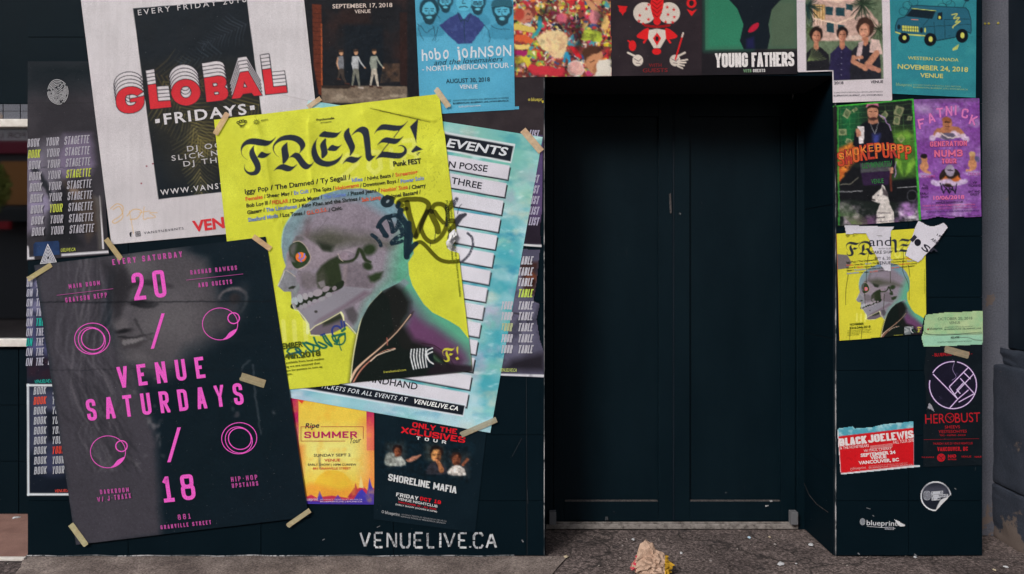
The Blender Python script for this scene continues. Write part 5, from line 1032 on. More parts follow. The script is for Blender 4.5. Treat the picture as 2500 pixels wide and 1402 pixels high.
# green and blue tag below the chin
TG, TB = '#0c5a50', '#23357e'
for pts, w in ((((290,1390),(330,1340),(400,1320),(470,1330),(520,1380),(470,1400)), 5), (((560,1240),(640,1330),(720,1390),(740,1290),(600,1240)), 5), (((750,1150),(800,1260),(900,1330),(970,1300),(830,1230)), 5), (((900,1120),(960,1230),(1060,1300),(980,1180),(940,1120)), 5), (((1060,1130),(1100,1120),(1130,1230),(1090,1200),(1060,1140)), 4), (((1080,1130),(1280,1080),(1180,1140),(1150,1240)), 5), (((1280,1100),(1280,1200),(1220,1270),(1100,1260)), 4), (((1180,1180),(1190,1290),(1220,1370)), 2.5), (((1230,1040),(1280,1000)), 6), (((620,1230),(700,1260),(820,1300)), 4), (((830,1300),(840,1360),(700,1400)), 4)):
    cv.line(SD(*pts), w, TG, soft=1.2, a=.93, smooth=4)
for pts in (((1070,1100),(1060,1020),(1100,960),(1170,960),(1210,1000)), ((1215,870),(1230,970)), ((1265,880),(1275,960)), ((870,1110),(930,1090))): cv.line(SD(*pts), 4.6, TB, soft=1.2, a=.93, smooth=4)
for a, b, w in (((700, 868), (735, 858), 6), ((705, 862), (716, 872), 5), ((722, 853), (740, 872), 5), ((742, 870), (748, 856), 4)): cv.line([a, b], w, '#0e4a5c', soft=1.2, a=.9)
cv.build('yellow_skull_poster', 4, h=hy, label='large creased yellow poster with a skull in profile, blackletter title and marker tags')
p = Print(cv, off=.0011); frenz_text(p); p.build('lettering', cv.o)
# crumpled torn flap
bm = bmesh.new(); r_ = random.Random(4); fl = GR((1480,700),(1510,800),(1500,850),(1440,960),(1400,1045),(1330,960),(1320,900),(1370,870),(1400,780))
k_ = (DIST - .011) / FPX; cpt = ((np.mean([a for a, b in fl]) - 1250) * k_, -.016, CAMZ - (np.mean([b for a, b in fl]) - HOR) * k_)
vs = []
cx_, cy_ = np.mean([a for a, b in fl]), np.mean([b for a, b in fl])
for ring_ in (1.0, .66, .33):
    vs.append([bm.verts.new(((cx_ + (a - cx_) * ring_ + r_.uniform(-1, 1) * 2 - 1250) * k_, -.017 - (1 - ring_) * .016 - r_.uniform(0, .010), CAMZ - (cy_ + (b - cy_) * ring_ + r_.uniform(-1, 1) * 2 - HOR) * k_)) for a, b in spl(fl, 2)])
n_ = len(vs[0]); c0 = bm.verts.new((cpt[0], -.040, cpt[2]))
for q in range(n_):
    for r in range(2): bm.faces.new((vs[r][q], vs[r][(q + 1) % n_], vs[r + 1][(q + 1) % n_], vs[r + 1][q]))
    bm.faces.new((vs[2][q], vs[2][(q + 1) % n_], c0))
M['white_paper'] = mat('white_paper', (.68, .67, .68), .6, .2, bump=[(60, .4, .003)])
o = bmobj('torn_flap', bm, M['white_paper'], cv.o); o.location = -Vector(cv.ctr)
# ================================================================== posters, right half
# --- blue poster with the drawn band
cv = Canvas([(1010, -70), (1252, -70), (1257, 268), (1026, 281)], 1.8, '#4f9cbc')
cv.fbm('#5aa8c6', 50, .4, .7, 111, .6); cv.poly([(1000, -80), (1260, -80), (1260, 60), (1005, 60)], '#3c87a4', soft=90, a=.5)
K = '#1c3642'
def face(x, y, s_, cap=False, beard=True, glasses=False, hair='#1f4250'):
    cv.poly([(x - 32 * s_, y + 60 * s_), (x - 26 * s_, y + 34 * s_), (x, y + 22 * s_), (x + 26 * s_, y + 34 * s_), (x + 34 * s_, y + 60 * s_)], '#3f88a6', soft=3, smooth=3)
    cv.ell(x, y - 7 * s_, 24 * s_, 27 * s_, hair, 0, 3, .9); cv.ell(x, y, 17 * s_, 23 * s_, '#56aac6', 0, 2); 
    if beard: cv.poly([(x - 17 * s_, y + 2 * s_), (x - 9 * s_, y + 8 * s_), (x + 9 * s_, y + 8 * s_), (x + 17 * s_, y + 2 * s_), (x + 12 * s_, y + 25 * s_), (x, y + 32 * s_), (x - 12 * s_, y + 25 * s_)], K, soft=2, a=.9, smooth=3); cv.ell(x, y + 15 * s_, 7 * s_, 3.5 * s_, '#5fb0c8', 0, 1.5)
    for d in (-7, 7): cv.line([(x + d * s_ - 4, y - 6 * s_), (x + d * s_ + 4, y - 7 * s_)], 1.8, K); cv.ell(x + d * s_, y - 1 * s_, 3, 1.6, K, 0, 1, .8)
    cv.line([(x, y - 2 * s_), (x - 1, y + 6 * s_), (x + 3, y + 7 * s_)], 1.3, K, a=.8)
    if glasses:
        for d in (-7, 7): cv.ell(x + d * s_, y - 1, 5.5 * s_, 4.5 * s_, K, 0, 1, .9, ring=1.6)
    if cap: cv.poly([(x - 24 * s_, y - 10 * s_), (x - 20 * s_, y - 28 * s_), (x + 18 * s_, y - 30 * s_), (x + 24 * s_, y - 10 * s_), (x, y - 14 * s_)], '#2b5b6c', soft=2, smooth=3); cv.line([(x - 24 * s_, y - 10 * s_), (x, y - 14 * s_), (x + 24 * s_, y - 10 * s_)], 2, K)
face(1087, 6, .8, False, True); face(1166, 10, .85, False, True, True); 
face(1048, 28, 1.0, False, True, hair='#173440'); face(1226, 30, 1.05, True, True)
cv.poly([(1072, 62), (1100, 42), (1122, 32), (1146, 32), (1168, 44), (1184, 62), (1168, 84), (1152, 106), (1118, 108), (1096, 88)], '#343f72', soft=2); cv.fbm('#4c5a94', 8, .5, .8, 113, .5, mask=cv.mask([(1072, 62), (1100, 42), (1168, 44), (1184, 62), (1152, 106), (1118, 108)], 3))
cv.poly([(1120, 30), (1132, 50), (1148, 30)], '#4fa0bf', soft=1.5); cv.line([(1118, 32), (1124, 52), (1133, 48), (1142, 54), (1150, 34)], 1.5, K); cv.line([(1133, 48), (1134, 106)], 1.5, K, a=.8)
cv.ell(1132, 2, 20, 26, '#56aac6', 0, 2); cv.line([(1112, -2), (1112, -20)], 5, K); cv.line([(1152, -2), (1152, -20)], 5, K)
for d in (-8, 8): cv.line([(1132 + d - 4, -2), (1132 + d + 4, -2)], 2, K)
cv.line([(1122, 18), (1132, 16), (1142, 18)], 2, K); cv.line([(1131, 0), (1130, 9), (1135, 10)], 1.4, K)
for P in ([(1022, 60), (1026, 85), (1034, 98)], [(1056, 62), (1062, 84), (1056, 100)], [(1070, 66), (1062, 100)], [(1184, 62), (1196, 84), (1194, 104)], [(1200, 62), (1212, 70), (1244, 72)], [(1018, 58), (1030, 66), (1040, 80), (1060, 66)], [(1060, 30), (1074, 46)]): cv.line(P, 1.3, K, a=.8, smooth=3)
for q in range(26):
    r_ = random.Random(q); x, y = r_.uniform(1020, 1250), r_.uniform(-10, 100); cv.line([(x, y), (x + r_.uniform(-9, 9), y + r_.uniform(2, 12))], 1, K, a=.3)
cv.warp(1.8, 8, 28); cv.build('blue_drawing_poster', 2, label='bright blue poster with line drawn band portraits and white brush lettering')
up = None; p = Print(cv); wh = '#c4cdd4'; kk = '#1f2f38'
x = 1029
for t, w, dy, h in (('h', 17, 0, 27), ('o', 14, -3, 30), ('b', 17, -1, 28), ('o', 17, -2, 32), (' ', 15, 0, 1), ('j', 12, -3, 28), ('o', 18, -2, 34), ('h', 18, -1, 27), ('N', 22, -1, 25), ('S', 18, -2, 25), ('o', 17, -3, 33), ('N', 23, -1, 26)):
    if t != ' ': y = 147 - (x - 1029) * .053 + dy + 2; p.text(t, (x + 1, y), (x + w - 2, y - .8), h, wh, .012, random.Random(int(x)).uniform(-.1, .12))
    x += w + 1.2
p.text('and the lovemakers', (1059, 160), (1226, 150), 13, kk, -.005, .35); p.text('- NORTH AMERICAN TOUR -', (1031, 175), (1252, 165), 12, wh, .012, -.03); p.text('AUGUST 30, 2018', (1089, 204), (1196, 199), 10, kk, .012); p.text('VENUE', (1122, 217), (1166, 216.5), 9.5, wh, .015)
p.text('ADVANCE TICKETS AT BPLIVE.CA, ZULU, NEPTOON & RED CAT RECORDS', (1106, 248), (1242, 241), 3.6, kk, .0); p.text('BLUEPRINTLIVE | BLUEPRINT_LIVE | WWW.BPLIVE.CA', (1106, 255), (1242, 248), 3.8, kk, .02); p.text('hobojohnson.com', (1120, 263), (1173, 260), 5, wh, .0, .2); p.text('blueprint', (1060, 252), (1101, 249), 8, '#2b5668', .0); p.build('lettering', cv.o)
cvt = Canvas([(1225, 262), (1267, 260), (1267, 267), (1225, 269)], 2, '#4f9cbc'); cvt.build('blue_paper_strip', 1, label='thin blue paper strip sticking out under the drawn portrait poster', cat='paper scrap')

# --- crowded toy collage
cv = Canvas([(1252, -70), (1493, -70), (1493, 186), (1256, 189)], 1.8, '#7c3a34'); r_ = random.Random(12)
pal = ['#c8303a', '#d8b43c', '#e2d6b8', '#3f8fa0', '#8fae3c', '#b83a68', '#d87a34', '#20222c', '#cfc8c4', '#2c4c80', '#b8945c', '#e8c84c', '#7a2430', '#5aa06c', '#d28c8c', '#1c1c22', '#c02c34', '#efe2c0']
for k in range(1500):
    big_ = k < 200; x, y = r_.uniform(1250, 1495), r_.uniform(-70, 190); s_ = r_.uniform(6, 16) if big_ else r_.uniform(1.5, 5.5); c = r_.choice(pal)
    if r_.random() < .6: cv.ell(x, y, s_, s_ * r_.uniform(.35, 1), c, r_.uniform(0, 3), 1.3, .92)
    else: a = r_.uniform(0, 6.3); cv.line([(x, y), (x + math.cos(a) * s_ * 1.7, y + math.sin(a) * s_ * 1.7)], r_.uniform(1.2, 4), c, a=.9)
cv.poly([(1316, 90), (1345, 76), (1382, 84), (1384, 120), (1368, 146), (1340, 134), (1318, 112)], '#dcc494', soft=4, a=.92, smooth=3); cv.fbm('#b8866a', 8, .5, .7, 121, .6, mask=cv.mask([(1316, 90), (1382, 84), (1384, 120), (1340, 140)], 8))
cv.poly([(1424, 70), (1470, 78), (1466, 106), (1420, 96)], '#a4b43c', soft=2); 
for q in range(40): x, y = r_.uniform(1424, 1468), r_.uniform(74, 102); cv.line([(x, y), (x + 5, y + r_.uniform(-4, 4))], 1, r_.choice(['#d0d45c', '#6c7c24']), a=.7)
for pts, w, c in (([(1318, 42), (1318, 70), (1300, 92), (1298, 106)], 7, '#2f8c98'), ([(1265, 150), (1285, 146), (1292, 160)], 16, '#c8b83c'), ([(1255, 130), (1280, 132)], 14, '#96245c'), ([(1260, 65), (1300, 72)], 15, '#c8b058'), ([(1264, 92), (1295, 98)], 16, '#c85a34'), ([(1262, 115), (1288, 114)], 13, '#d8bc6c'), ([(1300, 170), (1370, 178)], 22, '#b8303c'), ([(1376, 150), (1384, 130), (1392, 160)], 7, '#2c8ab0'), ([(1404, 120), (1412, 136)], 13, '#c8242c')): cv.line(pts, w, c, smooth=3)
cv.ell(1279, 40, 22, 15, '#b8745c', .1, 3); cv.ell(1268, 36, 14, 13, '#a83a30', .3, 5, .85); cv.line([(1288, 36), (1295, 38)], 2, '#3a1c18'); cv.line([(1286, 48), (1294, 47)], 2, '#8c2c2c')
cv.poly([(1430, 118), (1464, 122), (1472, 150), (1466, 182), (1444, 178), (1428, 150)], '#b8805c', soft=3, smooth=3); cv.poly([(1424, 120), (1450, 112), (1468, 124), (1440, 134), (1430, 150)], '#4c3024', soft=4, smooth=3); cv.ell(1460, 172, 13, 12, '#9c6848', 0, 3); cv.line([(1442, 150), (1452, 148)], 2, '#2c1814'); cv.line([(1456, 162), (1466, 158)], 2, '#7c2c28')
cv.poly([(1462, 150), (1493, 140), (1493, 187), (1450, 187)], '#d0c8bc', soft=3); cv.line([(1434, 0), (1456, 26)], 12, '#c08c64', smooth=0); 
for a in (-.9, -.5, -.1, .3): cv.line([(1460, 14), (1460 + 26 * math.cos(a - 1.2), 14 + 26 * math.sin(a - 1.2))], 5, '#c08c64')
cv.ell(1452, 42, 13, 17, '#cc7c84', 0, 3); cv.ell(1479, 56, 9, 20, '#d8b06c', 0, 2); cv.ell(1407, 168, 20, 19, '#d8a8a0', 0, 1.5, .9); cv.ell(1407, 168, 20, 19, '#d8d0c8', 0, 1, .9, ring=2); cv.ell(1480, 112, 5, 5, '#d8c030'); cv.ell(1372, 46, 14, 13, '#c45c74', 0, 2, .9)
cv.fbm('#181418', 30, .56, .8, 122, .7)
cv.warp(5, 16, 38); cv.warp(1.6, 4, 39); cv.build('toy_collage_poster', 1, label='crowded multicoloured photo collage of toys and people above the door')

# --- dark poster with red and white fairground ornament (a plain stand-in)
cv = Canvas([(1491, -70), (1714, -70), (1714, 184), (1491, 186)], 1.8, '#282126'); cv.fbm('#30272c', 40, .4, .7, 131, .7); cv.poly([(1560, -70), (1660, -70), (1640, 30), (1580, 30)], '#3a2420', soft=40, a=.6)
R1, W1 = '#c81e22', '#c4b8ae'
for d in (-1, 1): cv.ell(1603 + d * 30, 32, 27, 26, W1, d * .1, 1.5)
for x, y in ((1562, 38), (1578, 22), (1583, 48), (1560, 52), (1584, 12), (1629, 18), (1631, 36), (1646, 42), (1645, 24), (1625, 54), (1642, 55), (1570, 58)):
    cv.poly([(x + (4.6 if k % 2 == 0 else 2) * math.cos(k * math.pi / 5 - 1.57), y + (4.6 if k % 2 == 0 else 2) * math.sin(k * math.pi / 5 - 1.57)) for k in range(10)], R1)
cv.poly([(1596, -20), (1614, -20), (1620, 10), (1612, 40), (1604, 50), (1594, 40), (1588, 10)], R1, smooth=3); 
for k in range(6): cv.line([(1604, 42 - k * 10), (1592, 32 - k * 10)], 1.3, '#5c1014'); cv.line([(1604, 42 - k * 10), (1616, 32 - k * 10)], 1.3, '#5c1014')
cv.ell(1604, 52, 9, 10, R1); cv.line([(1574, 62), (1604, 66), (1634, 62)], 6, '#8c1418', smooth=3)
for d in (-1, 1): cv.poly([(1604 + d * 22, 68), (1604 + d * 50, 88), (1604 + d * 34, 96), (1604 + d * 18, 92)], R1, smooth=3); cv.poly([(1604, 70), (1604 + d * 20, 74), (1604 + d * 22, 94), (1604 + d * 8, 118), (1604, 118)], W1, soft=1.2)
cv.poly([(1604, 80), (1614, 94), (1604, 112), (1594, 94)], R1); cv.ell(1604, 95, 4, 6, '#2a1c20'); cv.line([(1580, 92), (1572, 104)], 5, R1); cv.line([(1628, 92), (1636, 104)], 5, R1); cv.ell(1603, 126, 11, 8, R1)
cv.ell(1520, 24, 9, 8, R1, 0, 1); cv.ell(1520, 24, 4, 4, '#2a1c20'); cv.ell(1688, 8, 12, 12, R1); cv.ell(1688, 8, 6, 7, '#2a1c20'); cv.poly([(1676, 22), (1688, 40), (1702, 22), (1690, 28)], R1); cv.poly([(1508, 14), (1520, 38), (1532, 16)], R1)
cv.ell(1544, 112, 9, 13, R1); cv.line([(1534, 100), (1544, 108)], 4, R1)
for cx, d in ((1557, 1), (1648, -1)):   # two white gloved hands
    cv.ell(cx, 148, 13, 14, W1, 0, 1.3); cv.line([(cx - d * 6, 138), (cx - d * 24, 129)], 5, W1); cv.line([(cx - 8, 144), (cx + 2, 150), (cx + 8, 144)], 1.2, '#3a2c30'); cv.line([(cx - 4, 154), (cx + 6, 156)], 1.2, '#3a2c30')
for k in range(4): cv.line([(1655, 150 + k * 4), (1678 - k * 4, 146 + k * 7)], 4, W1)
cv.line([(1649, 145), (1667, 84)], 4, R1); cv.line([(1665, 90), (1668, 81)], 4, W1)
cv.build('ornament_poster', 1, label='dark poster with red and white starred ornament and two white hands')
p = Print(cv); p.text('WITH', (1584, 164), (1615, 163.5), 8, '#6c2024', .02); p.text('GUESTS', (1569, 177), (1630, 176), 9, '#6c2024', .02); p.text('V E N U E', (1534, 190), (1572, 190), 5, '#c8c0bc', .02) if False else None; p.build('lettering', cv.o)

# --- green and black poster (a plain stand-in picture) with condensed white title
cv = Canvas([(1713, -70), (1947, -70), (1947, 181), (1713, 184)], 2, '#1e1b20'); cv.poly([(1721, -80), (1946, -80), (1946, 119), (1722, 122)], '#3c5a4a', soft=1)
cv.poly([(1721, -80), (1835, -80), (1835, 120), (1722, 122)], '#2c7358', soft=24, a=.95); cv.poly([(1875, 0), (1946, 0), (1946, 119), (1875, 119)], '#4e5c4a', soft=20, a=.8)
cv.poly([(1762, -20), (1800, 22), (1815, 60), (1806, 100), (1816, 121), (1874, 120), (1880, 90), (1876, 60), (1884, 24), (1924, -20)], '#121a22', soft=1.5); cv.poly([(1822, 96), (1840, 90), (1842, 118), (1822, 119)], '#20204c', soft=8, a=.8)
cv.poly([(1826, 78), (1836, 62), (1852, 56), (1850, 68), (1838, 78)], '#a81c34', soft=1.2, smooth=3)
cv.build('green_black_poster', 2, label='green poster with a dark silhouette and large condensed white title above the door')
p = Print(cv); p.strokes('YOUNG', (1746, 165.5), (1826, 164), 35, 6.6, '#d2cccc', gap=.07); p.strokes('FATHERS', (1835, 164), (1939, 162), 35, 6.4, '#d2cccc', gap=.05)
p.strokes('WITH', (1815, 177.5), (1834, 177), 8, 1.7, '#6c8c6c', gap=.3); p.strokes('GUESTS', (1838, 177), (1868, 176.5), 8, 2, '#b8b4b4', gap=.25); p.build('lettering', cv.o)

# --- white framed group photo
cv = Canvas([(1944, -70), (2170, -70), (2178, 246), (1948, 254)], 1.8, '#c6bcc2', outline=[(1944, -70), (2170, -70), (2178, 245), (2034, 252), (2032, 174), (1948, 176)])
cv.poly([(1965, -80), (2151, -80), (2157, 193), (2035, 197), (2034, 172), (1969, 173)], '#5c6a54', soft=1); ph = cv.mask([(1965, -80), (2151, -80), (2157, 193), (2035, 197), (2034, 172), (1969, 173)], 1); keep = cv.C.copy()
cv.poly([(1980, -30), (2060, -30), (2100, 0), (2150, 60), (2130, 100), (1985, 100)], '#b8998e', soft=4); cv.poly([(2000, 0), (2050, 8), (2075, -10), (2110, -30), (1995, -40)], '#d2b8a8', soft=2)
cv.poly([(1985, 10), (2014, 12), (2014, 50), (1987, 46)], '#b08a50', soft=2)
for q in range(9): cv.line([(1988 + q * 3.2, 12), (1989 + q * 3.2, 60)], 1.2, '#e0cdb8' if q % 2 else '#8c6c50', a=.8)
for a, b, c, d in ((2015, 16, 2033, 36), (2040, 18, 2062, 38), (2018, 55, 2036, 78), (2045, 60, 2062, 80), (2065, 10, 2082, 24)): cv.poly([(a, b), (c, b + 2), (c, d + 2), (a, d)], '#244048', soft=1.5)
cv.line([(1986, 46), (2044, 58), (2088, 40)], 4, '#d8bca8'); cv.poly([(2040, 90), (2110, 86), (2110, 96), (2040, 98)], '#c8b0a4', soft=2)
for cx, cy, n_, c in ((1972, 15, 70, '#1c3434'), (2105, 10, 90, '#2a3c2c'), (1975, 70, 30, '#4c5c38'), (2145, 70, 40, '#34482c')):
    for q in range(n_): a = r_.uniform(0, 6.3); L_ = r_.uniform(14, 36); cv.line([(cx, cy), (cx + math.cos(a) * L_, cy + math.sin(a) * L_ + 8)], 1.6, r_.choice([c, '#181f1c', c]), a=.7)
def person(x, y, s_, hair, shirt, fl=0, curly=0):
    cv.poly([(x - 34 * s_, y + 95 * s_), (x - 30 * s_, y + 48 * s_), (x - 10 * s_, y + 28 * s_), (x + 10 * s_, y + 28 * s_), (x + 32 * s_, y + 48 * s_), (x + 38 * s_, y + 130 * s_), (x - 34 * s_, y + 130 * s_)], shirt, soft=2)
    cv.poly([(x - 6 * s_, y + 8), (x + 6 * s_, y + 8), (x + 7 * s_, y + 32 * s_), (x, y + 38 * s_), (x - 7 * s_, y + 32 * s_)], '#a87058', soft=2)
    cv.ell(x, y - 5 * s_, (15 + curly) * s_, (17 + curly) * s_, hair, 0, 3); cv.ell(x + fl, y + 2 * s_, 10.5 * s_, 15 * s_, '#b88068', 0, 2)
    cv.poly([(x + fl + 2, y - 12 * s_), (x + fl + 10 * s_, y - 8), (x + fl + 9 * s_, y + 12), (x + fl + 2, y + 16)], '#7c4c3c', soft=5, a=.7)
    for d in (-4, 4): cv.line([(x + fl + d - 2, y - 1), (x + fl + d + 2, y - 1)], 1.6, '#3c241c', a=.9)
    cv.line([(x + fl, y + 1), (x + fl, y + 7)], 1.2, '#8c5844', a=.8); cv.line([(x + fl - 3, y + 10), (x + fl + 3, y + 10)], 1.5, '#7c3c38', a=.9)
person(1993, 88, .95, '#241a18', '#1d1d22', 0, 2); person(2056, 86, .95, '#1f1718', '#262240'); 
for q in range(5): cv.ell(2054, 128 + q * 14, 1, 1, '#b0b0bc')
for q in range(9): cv.line([(1972, 150), (1985 + q * 4, 112 + q * 4)], 1.5, '#6c7c50', a=.8)
person(2112, 72, 1.1, '#3c2a24', '#22222a', -1, 5); cv.ell(2108, 76, 11, 16, '#bf8a72', 0, 2)
for d in (-4, 4): cv.line([(2108 + d - 2, 72), (2108 + d + 2, 72)], 1.6, '#3c241c')
cv.line([(2105, 86), (2111, 86)], 1.6, '#8c3c38'); cv.poly([(2126, 96), (2146, 98), (2156, 134), (2122, 128)], '#c8aca4', soft=2); cv.poly([(2096, 104), (2108, 100), (2104, 128), (2098, 150), (2090, 140)], '#b8a0a0', soft=2)
cv.line([(2140, 130), (2125, 150), (2112, 166)], 15, '#b07a62', soft=2); cv.line([(2112, 166), (2082, 150), (2084, 140)], 11, '#b07a62', soft=2); cv.line([(2084, 142), (2104, 140)], 8, '#b07a62', soft=2); cv.line([(2120, 162), (2145, 172)], 12, '#a87260', soft=2)
cv.warp(1.7, 8, 48); cv.grain(.18, 6, 49)
cv.C[:] = keep * (1 - ph[..., None]) + cv.C * ph[..., None]
cv.build('white_framed_photo_poster', 3, label='white bordered photo poster of three men in front of a balconied building')
p = Print(cv); p.text('2018', (2036, 206.5), (2059, 206), 6.5, '#22222a', .03); p.text('VENUE', (2125, 204), (2156, 203), 6.5, '#22222a', .03); p.text('ADVANCE TICKETS AT BPLIVE.CA, ZULU, NEPTOON & RED CAT RECORDS', (2035, 228.5), (2155, 226), 3.4, '#3a3a42', .0); p.text('BLUEPRINTLIVE | BLUEPRINT_LIVE | WWW.BPLIVE.CA', (2035, 236), (2155, 234), 3.8, '#3a3a42', .02); p.build('lettering', cv.o)

# --- teal van poster
cv = Canvas([(2170, -70), (2384, -70), (2382, 239), (2178, 229)], 1.8, '#2d7c86'); cv.fbm('#2a7280', 60, .4, .7, 141, .7); cv.fbm('#3c8f92', 30, .55, .8, 142, .5)
VN = crop(1940, 0, 4.382); D1, Y1 = '#16303c', '#c2c05c'
for cx, cy in ((2320, 12), (2300, 18), (2312, 2), (2206, 28), (2215, 14), (2230, 6)): cv.ell(cx, cy, 11, 10, D1, 0, 1, .7, ring=1.2)
bod = VN((1085,250),(1110,200),(1180,180),(1250,65),(1330,60),(1830,85),(1860,120),(1885,210),(1890,330),(1880,360),(1830,330),(1760,330),(1720,400),(1520,435),(1500,370),(1430,360),(1400,390),(1080,350),(1075,300))
cv.poly(bod, '#265c70', soft=1); cv.line(bod, 1.8, D1, closed=True); cv.poly(VN((1190,175),(1255,95),(1510,120),(1470,205)), '#14222c'); cv.poly(VN((1530,140),(1580,130),(1580,215),(1525,210)), '#14222c'); cv.line(VN((1255,92),(1510,118)), 1.6, Y1)
cv.poly(VN((1145,275),(1320,285),(1325,345),(1145,330)), Y1); 
for q in range(7): cv.line(VN((1150 + q * 26, 278), (1150 + q * 26, 345)), 1, D1)
cv.line(VN((1145, 305), (1325, 315)), 1, D1); cv.line(VN((1080,345),(1140,365),(1400,385)), 3, Y1); cv.ell(*VN((1115, 290))[0], 4, 6, '#14222c'); cv.ell(*VN((1355, 325))[0], 4, 7, '#14222c'); cv.ell(*VN((1395, 325))[0], 2, 6, Y1)
for (x, y), rx, ry in (((1170, 410), 14, 13), ((1450, 425), 15, 16), ((1790, 385), 15, 17)): q = VN((x, y))[0]; cv.ell(q[0], q[1], rx, ry, '#10161e'); cv.ell(q[0] + 1, q[1] - 1, rx * .33, ry * .42, Y1)
for a, b in (((1370, 280), (1500, 130)), ((1490, 240), (1500, 370)), ((1600, 220), (1610, 410)), ((1370, 290), (1880, 260)), ((1600, 210), (1870, 205)), ((1520, 440), (1730, 400))): cv.line(VN(a, b), 1.1, D1)
cv.line(VN((1680,160),(1740,150),(1700,200),(1760,190),(1720,240),(1770,230),(1700,280),(1690,300)), 2.4, Y1, smooth=3); cv.line(VN((1250,210),(1320,215)), 2, '#c87a6c'); cv.ell(*VN((1550, 190))[0], 3, 4, Y1); cv.line(VN((1800, 75), (1830, 20)), 1.4, D1); cv.poly(VN((1690,520),(1760,470),(1740,530),(1690,545)), Y1, a=.85); cv.ell(*VN((1840, 5))[0], 6, 3, D1)
for q in range(14): x, y = r_.uniform(2180, 2376), r_.uniform(80, 128); cv.line([(x, y), (x + r_.uniform(2, 9), y)], .9, D1, a=.4)
cv.build('teal_van_poster', 2, label='teal poster with a cartoon smoking van and yellow lettering')
p = Print(cv); y1 = '#a8b06c'; p.text('WESTERN CANADA', (2216, 145.5), (2340, 150.5), 7.5, y1, .02); p.text('NOVEMBER 24, 2018', (2191, 168), (2363, 176), 11, '#b4b468', .025); p.text('VENUE', (2246, 189), (2302, 191), 10, '#b4b468', .025)
p.text('blueprint', (2187, 209), (2226, 212), 7, '#88a87c', .0); p.text('ADVANCE TICKETS AT BPLIVE.CA, ZULU, NEPTOON', (2229, 209), (2345, 214), 3.4, '#88a87c', 0); p.text('BLUEPRINTLIVE | BLUEPRINT_LIVE | WWW.BPLIVE.CA', (2229, 215), (2362, 221), 3.4, '#88a87c', .01); p.build('lettering', cv.o)

# --- green money poster
MG = crop(2020, 220, 3.895)
cv = Canvas([(2033, 259), (2230, 241), (2249, 538), (2044, 553)], 1.7, '#1c2220')
cv.poly(MG((90,155),(300,135),(280,560),(110,560)), '#1c6c3c', soft=60, a=.9); cv.poly(MG((600,380),(850,400),(860,830),(650,830)), '#4c7c2c', soft=40, a=.85)
for q in range(9): cv.line(MG((100, 180 + q * 50), (820, 130 + q * 50)), 1.1, '#5c8c4c', a=.45); cv.line(MG((120 + q * 85, 150), (140 + q * 85, 560)), 1.1, '#5c8c4c', a=.45)
for x, y, a, w_, h_ in ((185,225,.5,60,80), (680,200,.35,80,90), (660,290,.2,60,80), (145,400,.0,80,60), (260,190,.9,30,50), (540,240,.8,50,70), (700,460,.8,60,60), (200,490,.4,60,50), (780,270,.2,40,40)):
    c, s_ = math.cos(a), math.sin(a); P = [(x + dx * c - dy * s_, y + dx * s_ + dy * c) for dx, dy in ((-w_/2, -h_/2), (w_/2, -h_/2), (w_/2, h_/2), (-w_/2, h_/2))]; cv.poly(MG(*P), '#8c8c68', a=.85); q = MG((x, y))[0]; cv.ell(q[0], q[1], w_ * .08, h_ * .09, '#4c5c40', a=.9)
cv.poly(MG((100,560),(240,500),(300,640),(220,720),(130,880),(100,880)), '#c8642c', soft=10, a=.9); cv.fbm('#e8a03c', 9, .5, .72, 151, .8, mask=cv.mask(MG((100,560),(230,520),(240,700),(130,880),(100,870)), 6)); cv.fbm('#1c1414', 8, .55, .75, 152, .7, mask=cv.mask(MG((100,560),(300,520),(300,700),(130,880)), 6))
cv.poly(MG((110,880),(240,730),(320,740),(340,900),(860,830),(870,1080),(110,1040)), '#15161a', soft=6); cv.line(MG((110,970),(330,960)), 2, '#8c8c90'); cv.line(MG((665,930),(850,918)), 2, '#8c8c90'); cv.ell(*MG((805, 1005))[0], 12, 13, '#3c3c42', ring=2.5)
cv.line(MG((120,900),(230,890),(290,830)), 1.5, '#8c8878')
cv.poly(MG((720,820),(700,680),(660,620),(640,680),(690,760)), '#7cac3c', soft=6, a=.8); cv.poly(MG((740,820),(760,700),(820,640),(840,700),(780,780)), '#7cac3c', soft=6, a=.8); cv.poly(MG((640,420),(760,380),(820,440),(760,460),(680,470)), '#7cac3c', soft=8, a=.6)
# the figure
cv.poly(MG((240,520),(260,400),(330,320),(390,290),(480,290),(570,320),(620,420),(640,560),(640,800),(310,800),(300,560)), '#16161e', soft=2); cv.poly(MG((430,420),(500,420),(480,530),(430,540)), '#3c4490', soft=10, a=.8)
cv.line(MG((400,300),(430,370),(450,420),(470,370),(485,300)), 1.2, '#a8a8ac'); cv.poly(MG((385,270),(480,270),(480,310),(430,330),(390,310)), '#9c6c58', soft=2); cv.ell(*MG((430, 215))[0], 13.5, 20, '#b07c64', 0, 1.5); cv.poly(MG((375,240),(400,270),(430,260),(470,270),(480,240),(475,280),(440,298),(395,285)), '#2c1c1c', soft=3, a=.85)
cv.poly(MG((365,165),(380,125),(430,112),(480,125),(490,160),(430,140)), '#c2688c', soft=1.5); cv.poly(MG((372,185),(390,150),(430,140),(480,150),(488,190),(460,170),(400,172)), '#2a1c1a', soft=2)
for x in (408, 456): cv.line(MG((x - 12, 205), (x + 12, 207)), 1.8, '#2a1816')
cv.line(MG((420, 262), (448, 262)), 1.6, '#7c3c3c'); cv.line(MG((432, 210), (430, 240)), 1.2, '#8c5c4c')
